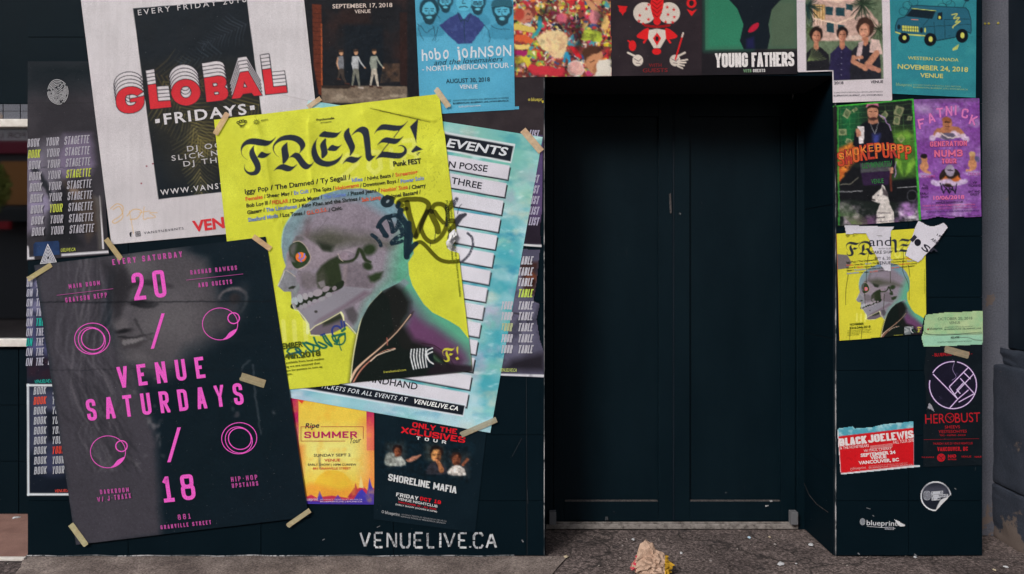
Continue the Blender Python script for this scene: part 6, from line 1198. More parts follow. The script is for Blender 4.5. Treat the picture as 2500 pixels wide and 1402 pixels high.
cv.poly(MG((285,345),(352,348),(345,510),(300,508)), '#cfc6c8'); cv.poly(MG((268,370),(295,365),(320,400),(320,440),(280,450)), '#a87460', soft=1.5); cv.line(MG((490,238),(540,260),(560,310),(590,330),(605,385)), 1.8, '#b088c8'); cv.line(MG((655,680),(640,740),(655,780),(640,830)), 1.8, '#b088c8')
cv.poly(MG((580,740),(625,735),(628,790),(595,800)), '#b07c64', soft=1.5); cv.line(MG((600, 800), (605, 960)), 5, '#5c2c24'); cv.poly(MG((310,700),(610,690),(600,770),(320,790)), '#5c5c60', soft=3, a=.7); cv.poly(MG((320,790),(600,770),(580,900),(340,910)), '#2c1c38', soft=3, a=.9)
cv.poly(MG((510,930),(520,900),(545,920),(575,1010),(600,1110),(630,1160),(640,1290),(460,1290),(470,1160),(500,1080),(420,1050),(430,1010),(480,960)), '#c8c0bc', soft=1.5); cv.poly(MG((520,925),(560,960),(580,1020),(530,1000)), '#4c4448', soft=3); cv.line(MG((425,1040),(450,1045)), 3, '#22181c'); cv.ell(*MG((480, 1000))[0], 1.6, 1.6, '#1c2430'); cv.line(MG((480,1165),(600,1170)), 1.5, '#4c4448')
cv.fbm('#a898a4', 22, .42, .72, 153, .95, mask=cv.mask(MG((100,1080),(300,1060),(430,1150),(460,1290),(110,1290)), 14)); cv.fbm('#a878b8', 26, .38, .7, 154, .95, mask=cv.mask(MG((660,1080),(890,1060),(890,1260),(640,1290)), 12)); cv.fbm('#d8d0d8', 14, .5, .75, 155, .8, mask=cv.mask(MG((660,1150),(890,1130),(890,1260),(640,1290)), 12)); cv.poly(MG((260,1230),(460,1200),(460,1300),(260,1300)), '#6c4070', soft=14, a=.6)
for q in range(22): a = -2.6 + q * .12; cv.line(MG((130, 1200), (130 + 150 * math.cos(a), 1200 + 130 * math.sin(a))), 1.5, '#44583c', a=.8); cv.line(MG((230, 1270), (230 + 150 * math.cos(a + .4), 1270 + 100 * math.sin(a + .4))), 1.4, '#5c6c44', a=.7)
cv.line([(2033, 259), (2230, 241)], 7, '#3c9c38'); cv.line([(2229, 241), (2247, 538)], 7, '#3c9c38'); cv.line(MG((98,170),(110,1280)), 3, '#3c9c38', a=.8); cv.line(MG((70,170),(85,1280)), 9, '#1c1a1c')
cv.warp(1.6, 7, 58); cv.grain(.2, 5, 59); cv.build('money_rapper_poster', 2, h=lambda x, y: .0015 * np.sin(y * .03) ** 2, label='green bordered poster of a man with a paper cup, banknotes and a husky')
p = Print(cv)
T_ = 'SMOKEPURPP'
for j, ch in enumerate(T_):
    a = j / 9; x0, x1 = 2046 + j * 18.2, 2046 + j * 18.2 + 16.5; yb = 404 - 14 * math.sin(a * 2.6) + 3 - a * 10; h = 39 - 9 * abs(a - .45)
    p.strokes(ch, (x0 - 1, yb + 1), (x1 + 1, yb + 1 - 1.5), h + 2, 7, '#3c1c20'); p.strokes(ch, (x0, yb), (x1, yb - 1.5), h, 5.2, ('#b8442c', '#a83a30', '#c45a30')[j % 3]); 
    p.strokes(ch, (x0 + 2.4, yb - h * .45 - 2), (x1 - 2.4, yb - h * .45 - 3), h * .4, 1.6, '#d88c3c')
p.text('UZYMINIATSU', (2104, 412), (2176, 406), 13, '#2f6c3c', .02, .15); p.text('VENUE', (2127, 449), (2157, 447), 11, '#2f7c3c', .0); p.text('venue', (2137, 534), (2160, 532), 5, '#2c2430', .02); p.text('TICKETS AT BPLIVE.CA | BEATSTREET | NEPTOON RECORDS', (2125, 545), (2235, 537), 3.6, '#5c4c5c', 0); p.build('lettering', cv.o)

# --- purple cloud poster
cv = Canvas([(2231, 243), (2391, 240), (2396, 529), (2249, 536)], 1.7, '#74408c', outline=[(2231, 243), (2391, 240), (2396, 529), (2372, 533), (2345, 529), (2320, 533), (2290, 529), (2249, 538)])
cv.fbm('#8a5ca4', 30, .42, .7, 161, .8); cv.fbm('#a48cb8', 30, .58, .8, 162, .8, ax=1.6); cv.poly(MG((820,130),(980,150),(1000,220),(860,210)), '#a494b0', soft=22, a=.8); cv.poly(MG((830,90),(1440,80),(1440,110),(830,130)), '#6c4880', soft=4, a=.9)
for q in range(40): cv.ell(r_.uniform(2240, 2390), r_.uniform(250, 520), 1, 1, '#c8b0d4', a=.6)
Bc = '#a0684c'
cv.poly(MG((1000,430),(1040,370),(1100,350),(1200,345),(1270,370),(1315,440),(1230,450),(1080,450)), Bc, soft=2, smooth=3); cv.ell(*MG((1140, 320))[0], 12, 15, Bc); cv.ell(*MG((1135, 285))[0], 12, 7, '#8c5438', 0, 2); cv.line(MG((1118, 305), (1165, 308)), 3, '#3c2420'); cv.line(MG((1120, 350), (1160, 350)), 2, '#4c2824')
for x, y in ((1000, 455), (1050, 430), (1110, 440), (1290, 440), (1320, 470), (1200, 410), (1240, 430)): cv.ell(*MG((x, y))[0], 8, 7, '#c8b4cc', 0, 3, .9)
cv.ell(*MG((1150, 440))[0], 18, 9, '#5c5468', 0, 2); cv.line(MG((1080,410),(1130,440),(1180,460),(1230,440)), 3, '#c8b8b8', smooth=3)
for x, y, s_ in ((920, 640, 1), (1380, 620, -1)):
    q = MG((x, y))[0]; cv.ell(q[0], q[1] + 22, 11, 14, '#b8805c', 0, 2); cv.ell(q[0], q[1] + 4, 7.5, 9, '#b07858' , 0, 1.5); cv.ell(q[0], q[1] - 3, 8, 6, '#1c1818' if s_ > 0 else '#b89468', 0, 2); cv.line([(q[0], q[1] + 34), (q[0] + s_ * 14, q[1] + 38)], 6, '#b8805c'); cv.ell(q[0] - s_ * 12, q[1] + 10, 6, 8, '#4c5470', .4 * s_, 2, .8); cv.ell(q[0], q[1] + 44, 19, 6, '#a890bc', 0, 4, .9)
cv.ell(*MG((1165, 830))[0], 26, 24, '#28201e', 0, 2); cv.ell(*MG((1165, 765))[0], 12, 15, '#94889c', 0, 1.5); cv.line(MG((1145,765),(1190,765)), 2.5, '#3a3040'); cv.poly(MG((1060,880),(1120,820),(1170,860),(1240,810),(1290,870),(1200,900)), '#c86c34', soft=4, a=.9)
for q in range(12): cv.ell(*MG((1010 + q * 27, 880 + 12 * math.sin(q)))[0], 7, 6, '#bca8c8', 0, 3, .9)
for P in (((1075,890),(1100,980),(1130,930)), ((1130,930),(1160,980),(1190,920)), ((1190,930),(1215,985),(1230,895)), ((1095,900),(1150,965),(1160,930),(1200,960))): cv.line(MG(*P), 2.4, '#14141c')
cv.fbm('#b89cc8', 26, .5, .75, 163, .9, mask=cv.mask(MG((880,1120),(1460,1040),(1460,1230),(890,1240)), 14)); cv.line(MG((890,1210),(1100,1195),(1250,1205),(1450,1190)), 1.3, '#3c2c4c', smooth=3)
cv.warp(2.2, 8, 68); cv.grain(.2, 5, 69); cv.build('purple_cloud_poster', 2, h=lambda x, y: .002 * np.clip((y - 500) / 30, 0, 1) ** 2, label='purple cloud poster with puffy pink arched lettering and cherub figures')
p = Print(cv); pk = '#c872ac'
for ch, x, y, an in zip('FATNICK', (905, 1000, 1075, 1155, 1222, 1300, 1372), (365, 310, 262, 245, 240, 268, 330), (-.22, -.3, -.1, 0, .02, .15, .3)):
    q = np.array(MG((x, y))[0]); d = np.array((math.cos(an), math.sin(an))); w = 3 if ch == 'I' else 8; p.strokes(ch, q - d * w - (.8, -.8), q + d * w + (.8, .8), 25, 5.6, '#8c4c94'); p.strokes(ch, q - d * w, q + d * w, 23.5, 4, pk, rad=5)
for t, a, b, hh, th in (('GENERATION', (975, 540), (1325, 530), 12.5, 2.6), ('NUMB', (1015, 640), (1285, 632), 17, 4), ('TOUR', (1085, 700), (1225, 698), 12, 3)): a, b = MG(a, b); p.strokes(t, (a[0] - .7, a[1] + .7), (b[0] + .7, b[1] + .7), hh + 1.4, th + 1.2, '#7c2c64', gap=.2); p.strokes(t, a, b, hh, th, '#cc6488', gap=.2)
a, b = MG((1005, 1045), (1300, 1035)); p.text('10/06/2018', a, b, 9, '#d06c9c', .03)
for t, a, b, hh, c in (('VENUE NIGHTCLUB', (1025, 1080), (1285, 1072), 4.5, '#30203c'), ('SCHEME', (890, 832), (1025, 832), 6, '#b0509c'), ('TEDDY', (1330, 810), (1455, 810), 6, '#b0509c'), ('ALL', (905, 915), (950, 915), 5, '#30203c'), ('AGES', (890, 942), (955, 942), 5, '#30203c'), ('EARLY', (880, 995), (962, 995), 5, '#30203c'), ('SHOW', (890, 1025), (960, 1025), 5, '#30203c'), ('VIP', (1375, 890), (1420, 890), 5, '#30203c'), ('TICKETS', (1335, 920), (1452, 920), 5, '#30203c'), ('EAT AND', (1340, 975), (1452, 975), 5, '#30203c'), ('GREET', (1355, 1002), (1440, 1002), 5, '#30203c'), ('TICKETS AT BPLIVE.CA | BEATSTREET | NEPTOON', (900, 1110), (1400, 1095), 3.6, '#c05c94'), ('VENUELIVE | BLUEPRINT | WWW.BPLIVE.CA', (900, 1140), (1420, 1120), 3.6, '#a0508c'), ('ADVANCE TICKETS AT VENUELIVE.CA AND BPLIVE.CA', (930, 1165), (1440, 1150), 3.4, '#40305c')):
    a, b = MG(a, b); p.text(t, a, b, hh, c, .012)
p.build('lettering', cv.o)

# --- smaller yellow skull poster
YS = crop(2020, 530, 4.248)
tl, tr, br, bl = np.array((2042., 571.)), np.array((2259., 557.)), np.array((2261., 817.)), np.array((2049., 832.))
def T2(q):
    # the big poster's corners, flattened to its own frame, then hung here
    u = (q[0] - 523 - (q[1] - 293) * .107) / 556 ; v = (q[1] - 293 + (q[0] - 523) * .112) / 672
    u = (u * 1.0 + .0); P = tl * (1 - u) * (1 - v) + tr * u * (1 - v) + br * u * v + bl * (1 - u) * v
    return tuple(P)
cv = Canvas([tl, tr, br, bl], 1.3, '#c9c23a', outline=[tl, tr, (2260, 700), (2261, 766), (2255, 775), (2250, 806), (2249, 816), bl])
frenz(cv, T2, .39)
for pts in (((440,300),(410,500),(400,700)), ((780,330),(790,430),(780,560),(840,700),(845,860)), ((590,800),(580,950)), ((380,700),(390,900)), ((235,1150),(230,1280)), ((360,1150),(350,1260)), ((840,500),(855,620)), ((215,600),(190,760),(190,910)), ((650,500),(652,680))): cv.line(YS(*pts), 1.2, '#232410', a=.85, smooth=3)
cv.poly(YS((100,385),(205,395),(250,470),(215,530),(105,545)), '#6e6668', soft=1)
cv.line(YS((93,178),(122,1285)), 1.6, '#d2603a', a=.8)
cv.build('small_yellow_skull_poster', 2, h=lambda x, y: .0025 * (vnoise(x, y, 40, 3, 2)), label='small torn yellow skull poster on the narrow wall right of the door')
p = Print(cv, off=.0009); frenz_text(p, T2, .39); p.build('lettering', cv.o)
def scrap(name, pts, layer, col, label, cat='paper scrap', step=1.6, h=None, fb=None):
    P = np.array(pts); x0, y0 = P.min(0) - 1; x1, y1 = P.max(0) + 1
    c = Canvas([(x0, y0), (x1, y0), (x1, y1), (x0, y1)], step, col, outline=P)
    if fb: fb(c)
    c.build(name, layer, h=h, label=label, cat=cat); return c
ca = scrap('torn_white_paper', YS((172,85),(420,95),(690,104),(662,140),(650,160),(655,300),(650,420),(652,565),(590,552),(542,492),(510,420),(480,360),(455,300),(440,255),(412,200),(395,168),(290,172),(190,178),(182,130)), 3, '#c6c2cc', 'torn white paper with typewriter letters lying over the small yellow poster', h=lambda x, y: .002 + .003 * vnoise(x, y, 18, 7, 2))
p = Print(ca); k1 = '#2c2c38'
for t, a, b, hh, w in (('and', (428, 303), (660, 300), 22, .0), ('WITH GUESTS', (525, 338), (690, 334), 3.8, .0), ('CAKE SHAKE', (448, 384), (760, 376), 7.5, .01), ('SEPT 6, 2018', (470, 446), (730, 440), 7, .01), ('VENUE', (508, 494), (655, 490), 7.5, .015)):
    if t in ('CAKE SHAKE',): t, b = 'CAKE SHA', (662, 378)
    if t.startswith('SEPT'): t, a, b = 'EPT 6, 20', (488, 446), (650, 442)
    a, b = YS(a, b); p.text(t, a, b, hh, k1, w)
p.build('lettering', ca.o)
cb = scrap('torn_ticket_paper', YS((940,40),(985,62),(1035,92),(1090,100),(1145,82),(1190,60),(1212,78),(1236,108),(1185,180),(1130,262),(1070,330),(1010,392),(975,440),(938,470),(870,440),(805,400),(825,330),(860,260),(880,190),(905,110)), 3, '#c8c4ce', 'torn white paper shard with sideways letters at the top right of the small yellow poster', h=lambda x, y: .004 + .006 * np.clip((x - 2240) / 60, 0, 1))
p = Print(cb, off=.0008); d = np.array((.82, .57))
for t, a, b, hh, w in (('I', (850, 235), (880, 262), 16, .01), ('S', (962, 325), (1030, 375), 15, .02), ('r', (1050, 350), (1100, 395), 18, .02), ('ARK', (1060, 235), (1130, 290), 7, .01), ('18', (1120, 192), (1165, 215), 5, .01)): a, b = YS(a, b); p.text(t, a, b, hh, k1, w)
q = YS((930, 265))[0]; p.ell(q[0], q[1], 8, 8.6, '#1c1c26'); p.build('lettering', cb.o)
def greenfb(c):
    c.fbm('#86b488', 16, .45, .7, 171, .6); c.fbm('#b8c898', 22, .5, .75, 172, .6); c.poly(YS((970,1225),(1610,1215),(1610,1340),(990,1345)), '#8cbca8', soft=8, a=.8)
    for P in (((1000,1215),(1200,1220),(1600,1195)), ((1340,1250),(1450,1250),(1530,1275),(1600,1280)), ((1000,1190),(1050,1215),(1200,1225),(1600,1210))): c.line(YS(*P), 1.3, '#38483c', a=.85, smooth=3)
cg = scrap('pale_green_paper', YS((1015,1015),(1200,992),(1400,985),(1540,975),(1610,972),(1608,1200),(1603,1320),(1300,1335),(996,1346),(972,1252),(990,1200),(1000,1100)), 2, '#9db88c', 'torn pale green strip of a poster with an October date', h=lambda x, y: .002 + .002 * vnoise(x, y, 20, 4, 2), fb=greenfb)
p = Print(cg)
for t, a, b, hh, w in (('OCTOBER 20, 2018', (1140, 1072), (1500, 1062), 6.5, .0), ('VENUE', (1258, 1110), (1372, 1105), 6, .0), ('blueprint', (1055, 1170), (1190, 1166), 6, .01), ('ADVANCE TICKETS AT BPLIVE.CA, ZULU AND RED CAT', (1210, 1150), (1500, 1140), 2.8, .0), ('BLUEPRINTLIVE | BLUEPRINT_LIVE', (1210, 1172), (1590, 1160), 3, .02), ('RELAPSE', (1275, 1260), (1365, 1256), 4.5, .04), ('MGMPMGMPV, BGVMUGMKVOPMRUMMPV', (1135, 1306), (1490, 1292), 3, .0)):
    if t[0] == 'M': t = 'TICKETS AT VENUELIVE.CA AND BPLIVE.CA'
    a, b = YS(a, b); p.text(t, a, b, hh, '#3c5044', w)
q = YS((1040, 1164))[0]; p.ell(q[0], q[1], 2.2, 2.6, '#8c3c3c'); p.build('lettering', cg.o)

# --- neon emblem poster (its black blends with the tiles)
NB = crop(2020, 820, 2.408)
cv = Canvas([(2254, 846), (2397, 842), (2397, 1136), (2254, 1140)], 2, '#0f171d', outline=[(2262, 846), (2397, 842), (2397, 1136), (2254, 1140), (2254, 1034), (2262, 1010), (2260, 960), (2256, 900)]); cv.fbm('#141c22', 30, .4, .7, 181, .7)
cv.ell(2325, 940, 58, 56, '#2a1638', 0, 12, .35); cv.fbm('#3c3450', 8, .68, .8, 183, .7, mask=cv.mask([(2280, 900), (2370, 900), (2370, 980), (2290, 985)], 20))
cv.build('neon_emblem_poster', 1, label='black poster with a neon violet round emblem and red lettering')
p = Print(cv); nn, vv = '#d6d0e0', '#7c4694'
c0 = NB((737, 290))[0]
for w, c in ((3.8, vv), (1.6, nn)):
    for a0, a1 in ((-2.6, -1.5), (-1.4, 3.35)): p.line([(c0[0] + 57.5 * math.cos(a), c0[1] + 57.5 * math.sin(a)) for a in np.linspace(a0, a1, 30)], w, c)
    for P in (((620,225),(765,372)), ((765,372),(715,428)), ((828,185),(715,300)), ((860,222),(745,345)), ((715,300),(765,372),(828,318)), ((780,250),(862,340)), ((800,275),(760,318),(780,340)), ((862,340),(770,390)), ((800,215),(840,255))): p.line(NB(*P), w, c)
p.line(NB((745,155),(735,200),(755,240),(730,262)), 1, '#8c7ca4', 4); p.build('neon_emblem', cv.o)
p = Print(cv); R2 = '#a81c26'
for t, a, b, hh, w in (('HER', (575, 517), (690, 513), 23, .0), ('BUST', (750, 511), (898, 505), 23, .0), ('SHEEVS', (690, 545), (778, 543), 7, .0), ('YESYESOHYES', (652, 572), (818, 569), 7, .0), ('TSG - KAMAI - NOUI', (658, 590), (810, 588), 4, .0), ('THURSDAY AUG 23 / VENUE NIGHTCLUB', (620, 640), (852, 637), 5, .0), ('- BLUEPRINT PRESENTS -', (616, 122), (850, 112), 7.5, .01), ('THE INVISIBLE', (553, 718), (625, 717), 3, .0), ('NAD', (708, 716), (756, 715), 7, .05), ('VENUE', (785, 716), (845, 715), 4.5, .0), ('VENUE', (862, 716), (905, 715), 3.5, .02), ('BEATSROOM', (708, 730), (756, 730), 3.2, .03)): a, b = NB(a, b); p.text(t, a, b, hh, R2, w)
p.strokes('VANCOUVER, BC', *NB((646, 678), (824, 675)), 10, 1.9, R2, gap=.25); p.line(NB((565, 610), (890, 604)), 1, '#7c1c24')
q = NB((718, 482))[0]; p.ring(q[0], q[1], 10.5, 11, 2.2, R2, n=24); p.line([(q[0] - 6, q[1] - 5), (q[0] + 4, q[1] + 6)], 1.4, R2); p.line([(q[0] - 1, q[1] + 1), (q[0] + 6, q[1] - 5)], 1.4, R2); q = NB((667, 716))[0]; p.ell(q[0], q[1], 10, 10, R2); p.line([(q[0] - 6, q[1] - 5), (q[0] + 4, q[1] + 6)], 1.3, '#14181e'); p.line([(q[0] - 1, q[1] + 1), (q[0] + 6, q[1] - 5)], 1.3, '#14181e'); p.build('lettering', cv.o)
cc = scrap('curled_poster_corner', NB((590,392),(606,405),(624,446),(600,430),(582,425)), 2, '#8c8a94', 'small curled grey paper corner left of the neon emblem', h=lambda x, y: .010)

# --- red strip poster
rp = NB((62,545),(150,532),(160,545),(260,538),(330,520),(440,510),(506,502),(508,762),(545,762),(545,770),(78,816),(58,560))
def redfb(c):
    c.fbm('#9cc4cc', 12, .45, .7, 191, .9); c.poly(NB((60,592),(507,540),(508,762),(78,808)), '#c21820', soft=1); c.poly(NB((500,761),(545,761),(545,770),(78,817),(76,808)), '#ccc8cc', soft=1); c.line(NB((60,560),(64,610),(76,812)), 3, '#d0ccd0')
    c.fbm('#a81018', 10, .6, .8, 192, .5, mask=c.mask(NB((70,600),(500,550),(500,755),(84,800)), 4))
cr = scrap('red_tour_poster', rp, 1, '#4f9cb0', 'small red poster with heavy white lettering and a torn blue sky edge', cat='poster', fb=redfb); p = Print(cr); wr = '#d6cccc'
for t, a, b, hh, w, c in (('BLACK', (72, 650), (232, 632), 19, .06, wr), ('JOE', (240, 630), (342, 618), 19, .06, wr), ('LEWIS', (348, 618), (507, 600), 19, .06, wr), ('& THE HONEYBEARS', (75, 668), (243, 653), 7, .0, wr), ('FALL TOUR 2018', (388, 636), (507, 622), 8, .0, wr), ('W/ PAUL CHERRY', (214, 684), (378, 668), 6.5, .0, wr), ('SEPTEMBER 24', (195, 712), (400, 692), 7.5, .04, wr), ('VENUE', (253, 727), (347, 718), 7.5, .04, wr), ('VANCOUVER, BC', (183, 756), (420, 736), 7.5, .04, wr), ('blueprint', (150, 786), (226, 780), 6, .01, '#c89090'), ('ADVANCE TICKETS AT BPLIVE.CA, ZULU, RED CAT', (242, 770), (470, 750), 2.8, .0, '#c89090'), ('BLUEPRINTLIVE | WWW.BPLIVE.CA', (242, 780), (500, 760), 3.2, .02, '#c89090')): a, b = NB(a, b); (p.strokes(t, a, b, hh, 6, c, gap=.08) if t in ('BLACK', 'JOE', 'LEWIS') else p.text(t, a, b, hh, c, w))
for k in range(5): p.line(NB((250, 648 + k * 5), (382, 633 + k * 5)), .7, '#dcaaaa')
q = NB((140, 784))[0]; p.ring(q[0], q[1], 2.4, 2.8, 1, '#c89090', n=10); p.build('lettering', cr.o)

# --- round sticker and white maker's sticker
ci = NB((637, 943))[0]; th_ = np.linspace(0, 2 * math.pi, 60, endpoint=False)
rim = [(ci[0] + 37.5 * math.cos(t), ci[1] + 36.5 * math.sin(t)) for t in th_]
rim = [q for q in rim if not (q[0] - ci[0] + q[1] - ci[1] > 37)] 
def rb(c):
    c.ell(ci[0], ci[1], 34, 33, '#1b1f2a', 0, 1); c.poly([(ci[0] - 30, ci[1] - 26), (ci[0] + 30, ci[1] - 26), (ci[0] + 30, ci[1]), (ci[0] - 30, ci[1])], '#4a4c58', soft=16, a=.8)
    c.poly(NB((724,935),(700,950),(665,965),(635,1028),(640,1040),(740,950)), '#c6c6ca', soft=1, smooth=2)
cs = scrap('round_sticker', np.array(rim), 1, '#cfd0d6', 'round dark sticker with a white rim and peeling lower corner', cat='sticker', step=1.3, fb=rb)
p = Print(cs); q = NB((585, 938))[0]
p.poly([(q[0] - 8, q[1] - 8), (q[0], q[1] - 11), (q[0] + 8, q[1] - 8), (q[0] + 8, q[1] + 8), (q[0], q[1] + 12), (q[0] - 8, q[1] + 8)], '#8c8e98', 3); fingerprint(p, q[0], q[1], 7, 9, '#3c3e4a', 1, 6)
for t, a, b in (('THIS IS', (612, 930), (676, 925)), ('BLUEPRINT', (612, 948), (706, 944)), ('.COM', (614, 966), (660, 962))):
    a, b = np.array(NB(a, b)); p.poly([a + (-1, 1.2), b + (1, 1.2), b + (1, -6), a + (-1, -6)], '#b4b6be'); p.text(t, a, b, 4.6, '#2a2c38', .02)
p.build('lettering', cs.o)
cw = scrap('peeling_logo_sticker', NB((388,1075),(410,1085),(455,1110),(445,1120),(425,1120),(412,1112)), 1, '#c8c8cc', 'small white peeled corner beside the white maker lettering on the black pier', h=lambda x, y: .006)

# --- lettering painted or printed straight on the tiles
lo = Vector(pier.location)
p = Print(layer=.2, off=.0004); a, b = NB((230, 1113), (412, 1118)); p.text('blueprint', a, b, 12, '#bcbec4', .01); q = NB((206, 1093))[0]; p.ell(q[0], q[1], 6.5, 8, '#60646c'); fingerprint(p, q[0], q[1], 6, 8, '#a0a4aa', 1, 3)
p.line(NB((232, 1120), (400, 1132)), 1.2, '#b0b2b8'); a, b = NB((342, 1137), (386, 1138)); p.poly([np.array(a) + (-2, 1), np.array(b) + (2, 1), np.array(b) + (2, -6), np.array(a) + (-2, -6)], '#8a8c94'); p.text('LIVE', a, b, 4.6, '#14181e', .02)
p.build('lettering', pier)
p = Print(layer=.2, off=.0004); cw_ = '#b4b6ba'
SG = {'V': [[(0, 1), (.47, .06)], [(1, 1), (.53, .06)]], 'E': [[(0, .94), (0, .54)], [(0, .46), (0, .06)], [(.06, 1), (1, 1)], [(.06, .5), (.8, .5)], [(.06, 0), (1, 0)]], 'N': [[(0, 0), (0, 1)], [(.12, .94), (.88, .06)], [(1, 0), (1, 1)]], 'U': [[(0, 1), (0, .2), (.2, 0), (.45, 0)], [(.55, 0), (.8, 0), (1, .2), (1, 1)]],
      'L': [[(0, 1), (0, .06)], [(.06, 0), (1, 0)]], 'I': [[(.5, .53), (.5, 1)], [(.5, 0), (.5, .47)]], '.': [[(.5, .0), (.5, .1)]], 'C': [[(1, .8), (.8, 1), (.55, 1)], [(.45, 1), (.2, 1), (0, .8), (0, .54)], [(0, .46), (0, .2), (.2, 0), (.45, 0)], [(.55, 0), (.8, 0), (1, .2)]], 'A': [[(0, 0), (.46, .94)], [(1, 0), (.54, .94)], [(.24, .35), (.76, .35)]]}
xs = [(878, 905), (913, 936), (944, 969), (977, 1002), (1010, 1034), (1042, 1062), (1070, 1080), (1083, 1112), (1119, 1141), (1145, 1151), (1155, 1181), (1186, 1213)]
r_ = random.Random(3)
for ch, (x0, x1) in zip('VENUELIVE.CA', xs):
    p.cut()
    for st in SG[ch]:
        P = [(x0 + 2 + u * (x1 - x0 - 4), 1336 - v * 35 + (x0 - 878) * .003) for u, v in st]
        for a, w, c in ((1, 5.2, cw_),): p.line(P, [w * r_.uniform(.8, 1.1) for _ in P], r_.choice([cw_, '#a6a8ae', '#c4c6ca']))
M['spray'] = mat('stencil_paint', rough=.7, spec=.1, attr=True, build=lambda n, l, co, s: mix(n, l, s, ramp(n, l, noise(n, l, co, 45, 5, .7), [(.38, .22), (.52, 1.0)]), 1., 'MULTIPLY'))
p.build('stencilled_lettering', wall, 'spray')
# scuffs and scratches on the black tiles
for par, L_ in ((wall, [((1250, 1115), (1274, 1070), 1.2), ((1285, 925), (1287, 1362), .9), ((920, 1288), (928, 1284), 1.6), ((722, 1188), (724, 1180), 1.5), ((787, 1319), (793, 1316), 2), ((1274, 1318), (1278, 1324), 3), ((1287, 1195), (1289, 1230), 1.3)]), (pier, [((2115, 1240), (2125, 1243), 1.6), ((2130, 1258), (2134, 1261), 2), ((2094, 1350), (2099, 1354), 3), ((2232, 1352), (2238, 1358), 3), ((2380, 1150), (2382, 1140), 1.2), ((2330, 1192), (2334, 1195), 2), ((2384, 915), (2388, 919), 2)])):
    p = Print(layer=.2, off=.0005)
    for a, b, w in L_: p.line([a, b], w, '#6c6e72' if w > 1.4 else '#2c3238')
    p.build('scratch', par)
for P in ([W(1962, 1178, .37), W(1985, 1208, .30), W(2008, 1232, .20), W(2030, 1252, .06)],):
    bm = bmesh.new()
    for a, b in zip(P, P[1:]): 
        x = XJ1 - .006; bm.faces.new([bm.verts.new((x, q[1], q[2] + d)) for q, d in ((a, 0), (b, 0), (b, .0035), (a, .003))])
    o = bmobj('scratch', bm, M['dusty'], pier); o.location = -lo

# ================================================================== tape, litter
def tape(a, b, w, layer, label, col='#d2b48c', ragged=.12):
    a, b = np.array(a, float), np.array(b, float); d = (b - a) / np.linalg.norm(b - a); n = np.array((-d[1], d[0])); r = random.Random(int(a[0]))
    P = [a + n * w / 2, a + n * w * .2 - d * r.uniform(-1.5, 1.5), a - n * w * .15 + d * r.uniform(-1.5, 1.5), a - n * w / 2, b - n * w / 2, b - n * w * .2 + d * r.uniform(-1.5, 1.5), b + n * w * .2 + d * r.uniform(-1.5, 1.5), b + n * w / 2]
    L = np.linalg.norm(b - a); q = [a + n * w / 2 - d, a - n * w / 2 - d, b - n * w / 2 + d, b + n * w / 2 + d]
    c = Canvas(q, 1.7, col, outline=P); s_ = r.randrange(99); c.fbm('#b89c78', 9, .5, .8, s_, .4); c.line([a + n * w * .18, b + n * w * .1], 1.2, '#e0cba8', a=.35)
    c.line([a - n * w * .5, b - n * w * .5], 2, '#a88c6c', a=.45)
    c.build('masking_tape', layer, h=lambda x, y: .0022 + .0016 * vnoise(x, y, 9, s_, 2), label=label, cat='tape', group='strips of masking tape on the posters', mat_='tape')
tape((556, 277), (526, 328), 14, 8, 'peach masking tape on the top left corner of the yellow poster', '#d6b08c')
tape((784, 240), (751, 263), 12, 5, 'short tape strip between the white poster and the yellow poster top edge', '#cfae8a')
tape((1064, 217), (1096, 262), 14, 7, 'masking tape across the yellow poster top right corner onto the blue poster', '#d8bc94')
tape((618, 577), (662, 609), 13, 8, 'tape on the top right corner of the pink lettered poster', '#d4ae86')
tape((259, 583), (296, 633), 13, 8, 'tape under the white poster lower left corner, over the words EVERY SATURDAY', '#bfaa7c')
tape((127, 646), (68, 683), 12, 8, 'tape on the upper left corner of the pink lettered poster', '#bdb07c')
tape((588, 919), (648, 938), 20, 8, 'wide dirty tape patch right of the word VENUE', '#a89c7c')
tape((173, 1279), (211, 1331), 15, 8, 'tape on the bottom left corner of the pink lettered poster', '#c4bc92')
tape((758, 1245), (702, 1284), 12, 8, 'tape below the sunset poster at the black poster lower right corner', '#c0b490')
tape((1213, 1024), (1125, 1062), 14, 5, 'grey tape on the lower right corner of the turquoise poster', '#a8a08a')
tape((1276, 317), (1322, 371), 17, 5, 'wide peach tape on the upper right corner of the turquoise poster', '#d8b492')
tape((2306, 852), (2364, 868), 17, 3, 'crumpled brown tape above the neon emblem', '#9c9078')

def gpt(px, py, z=.006):
    d = (CAMZ - z) * FPX / (py - HOR); return ((px - 1250) * d / FPX, d - DIST, z)
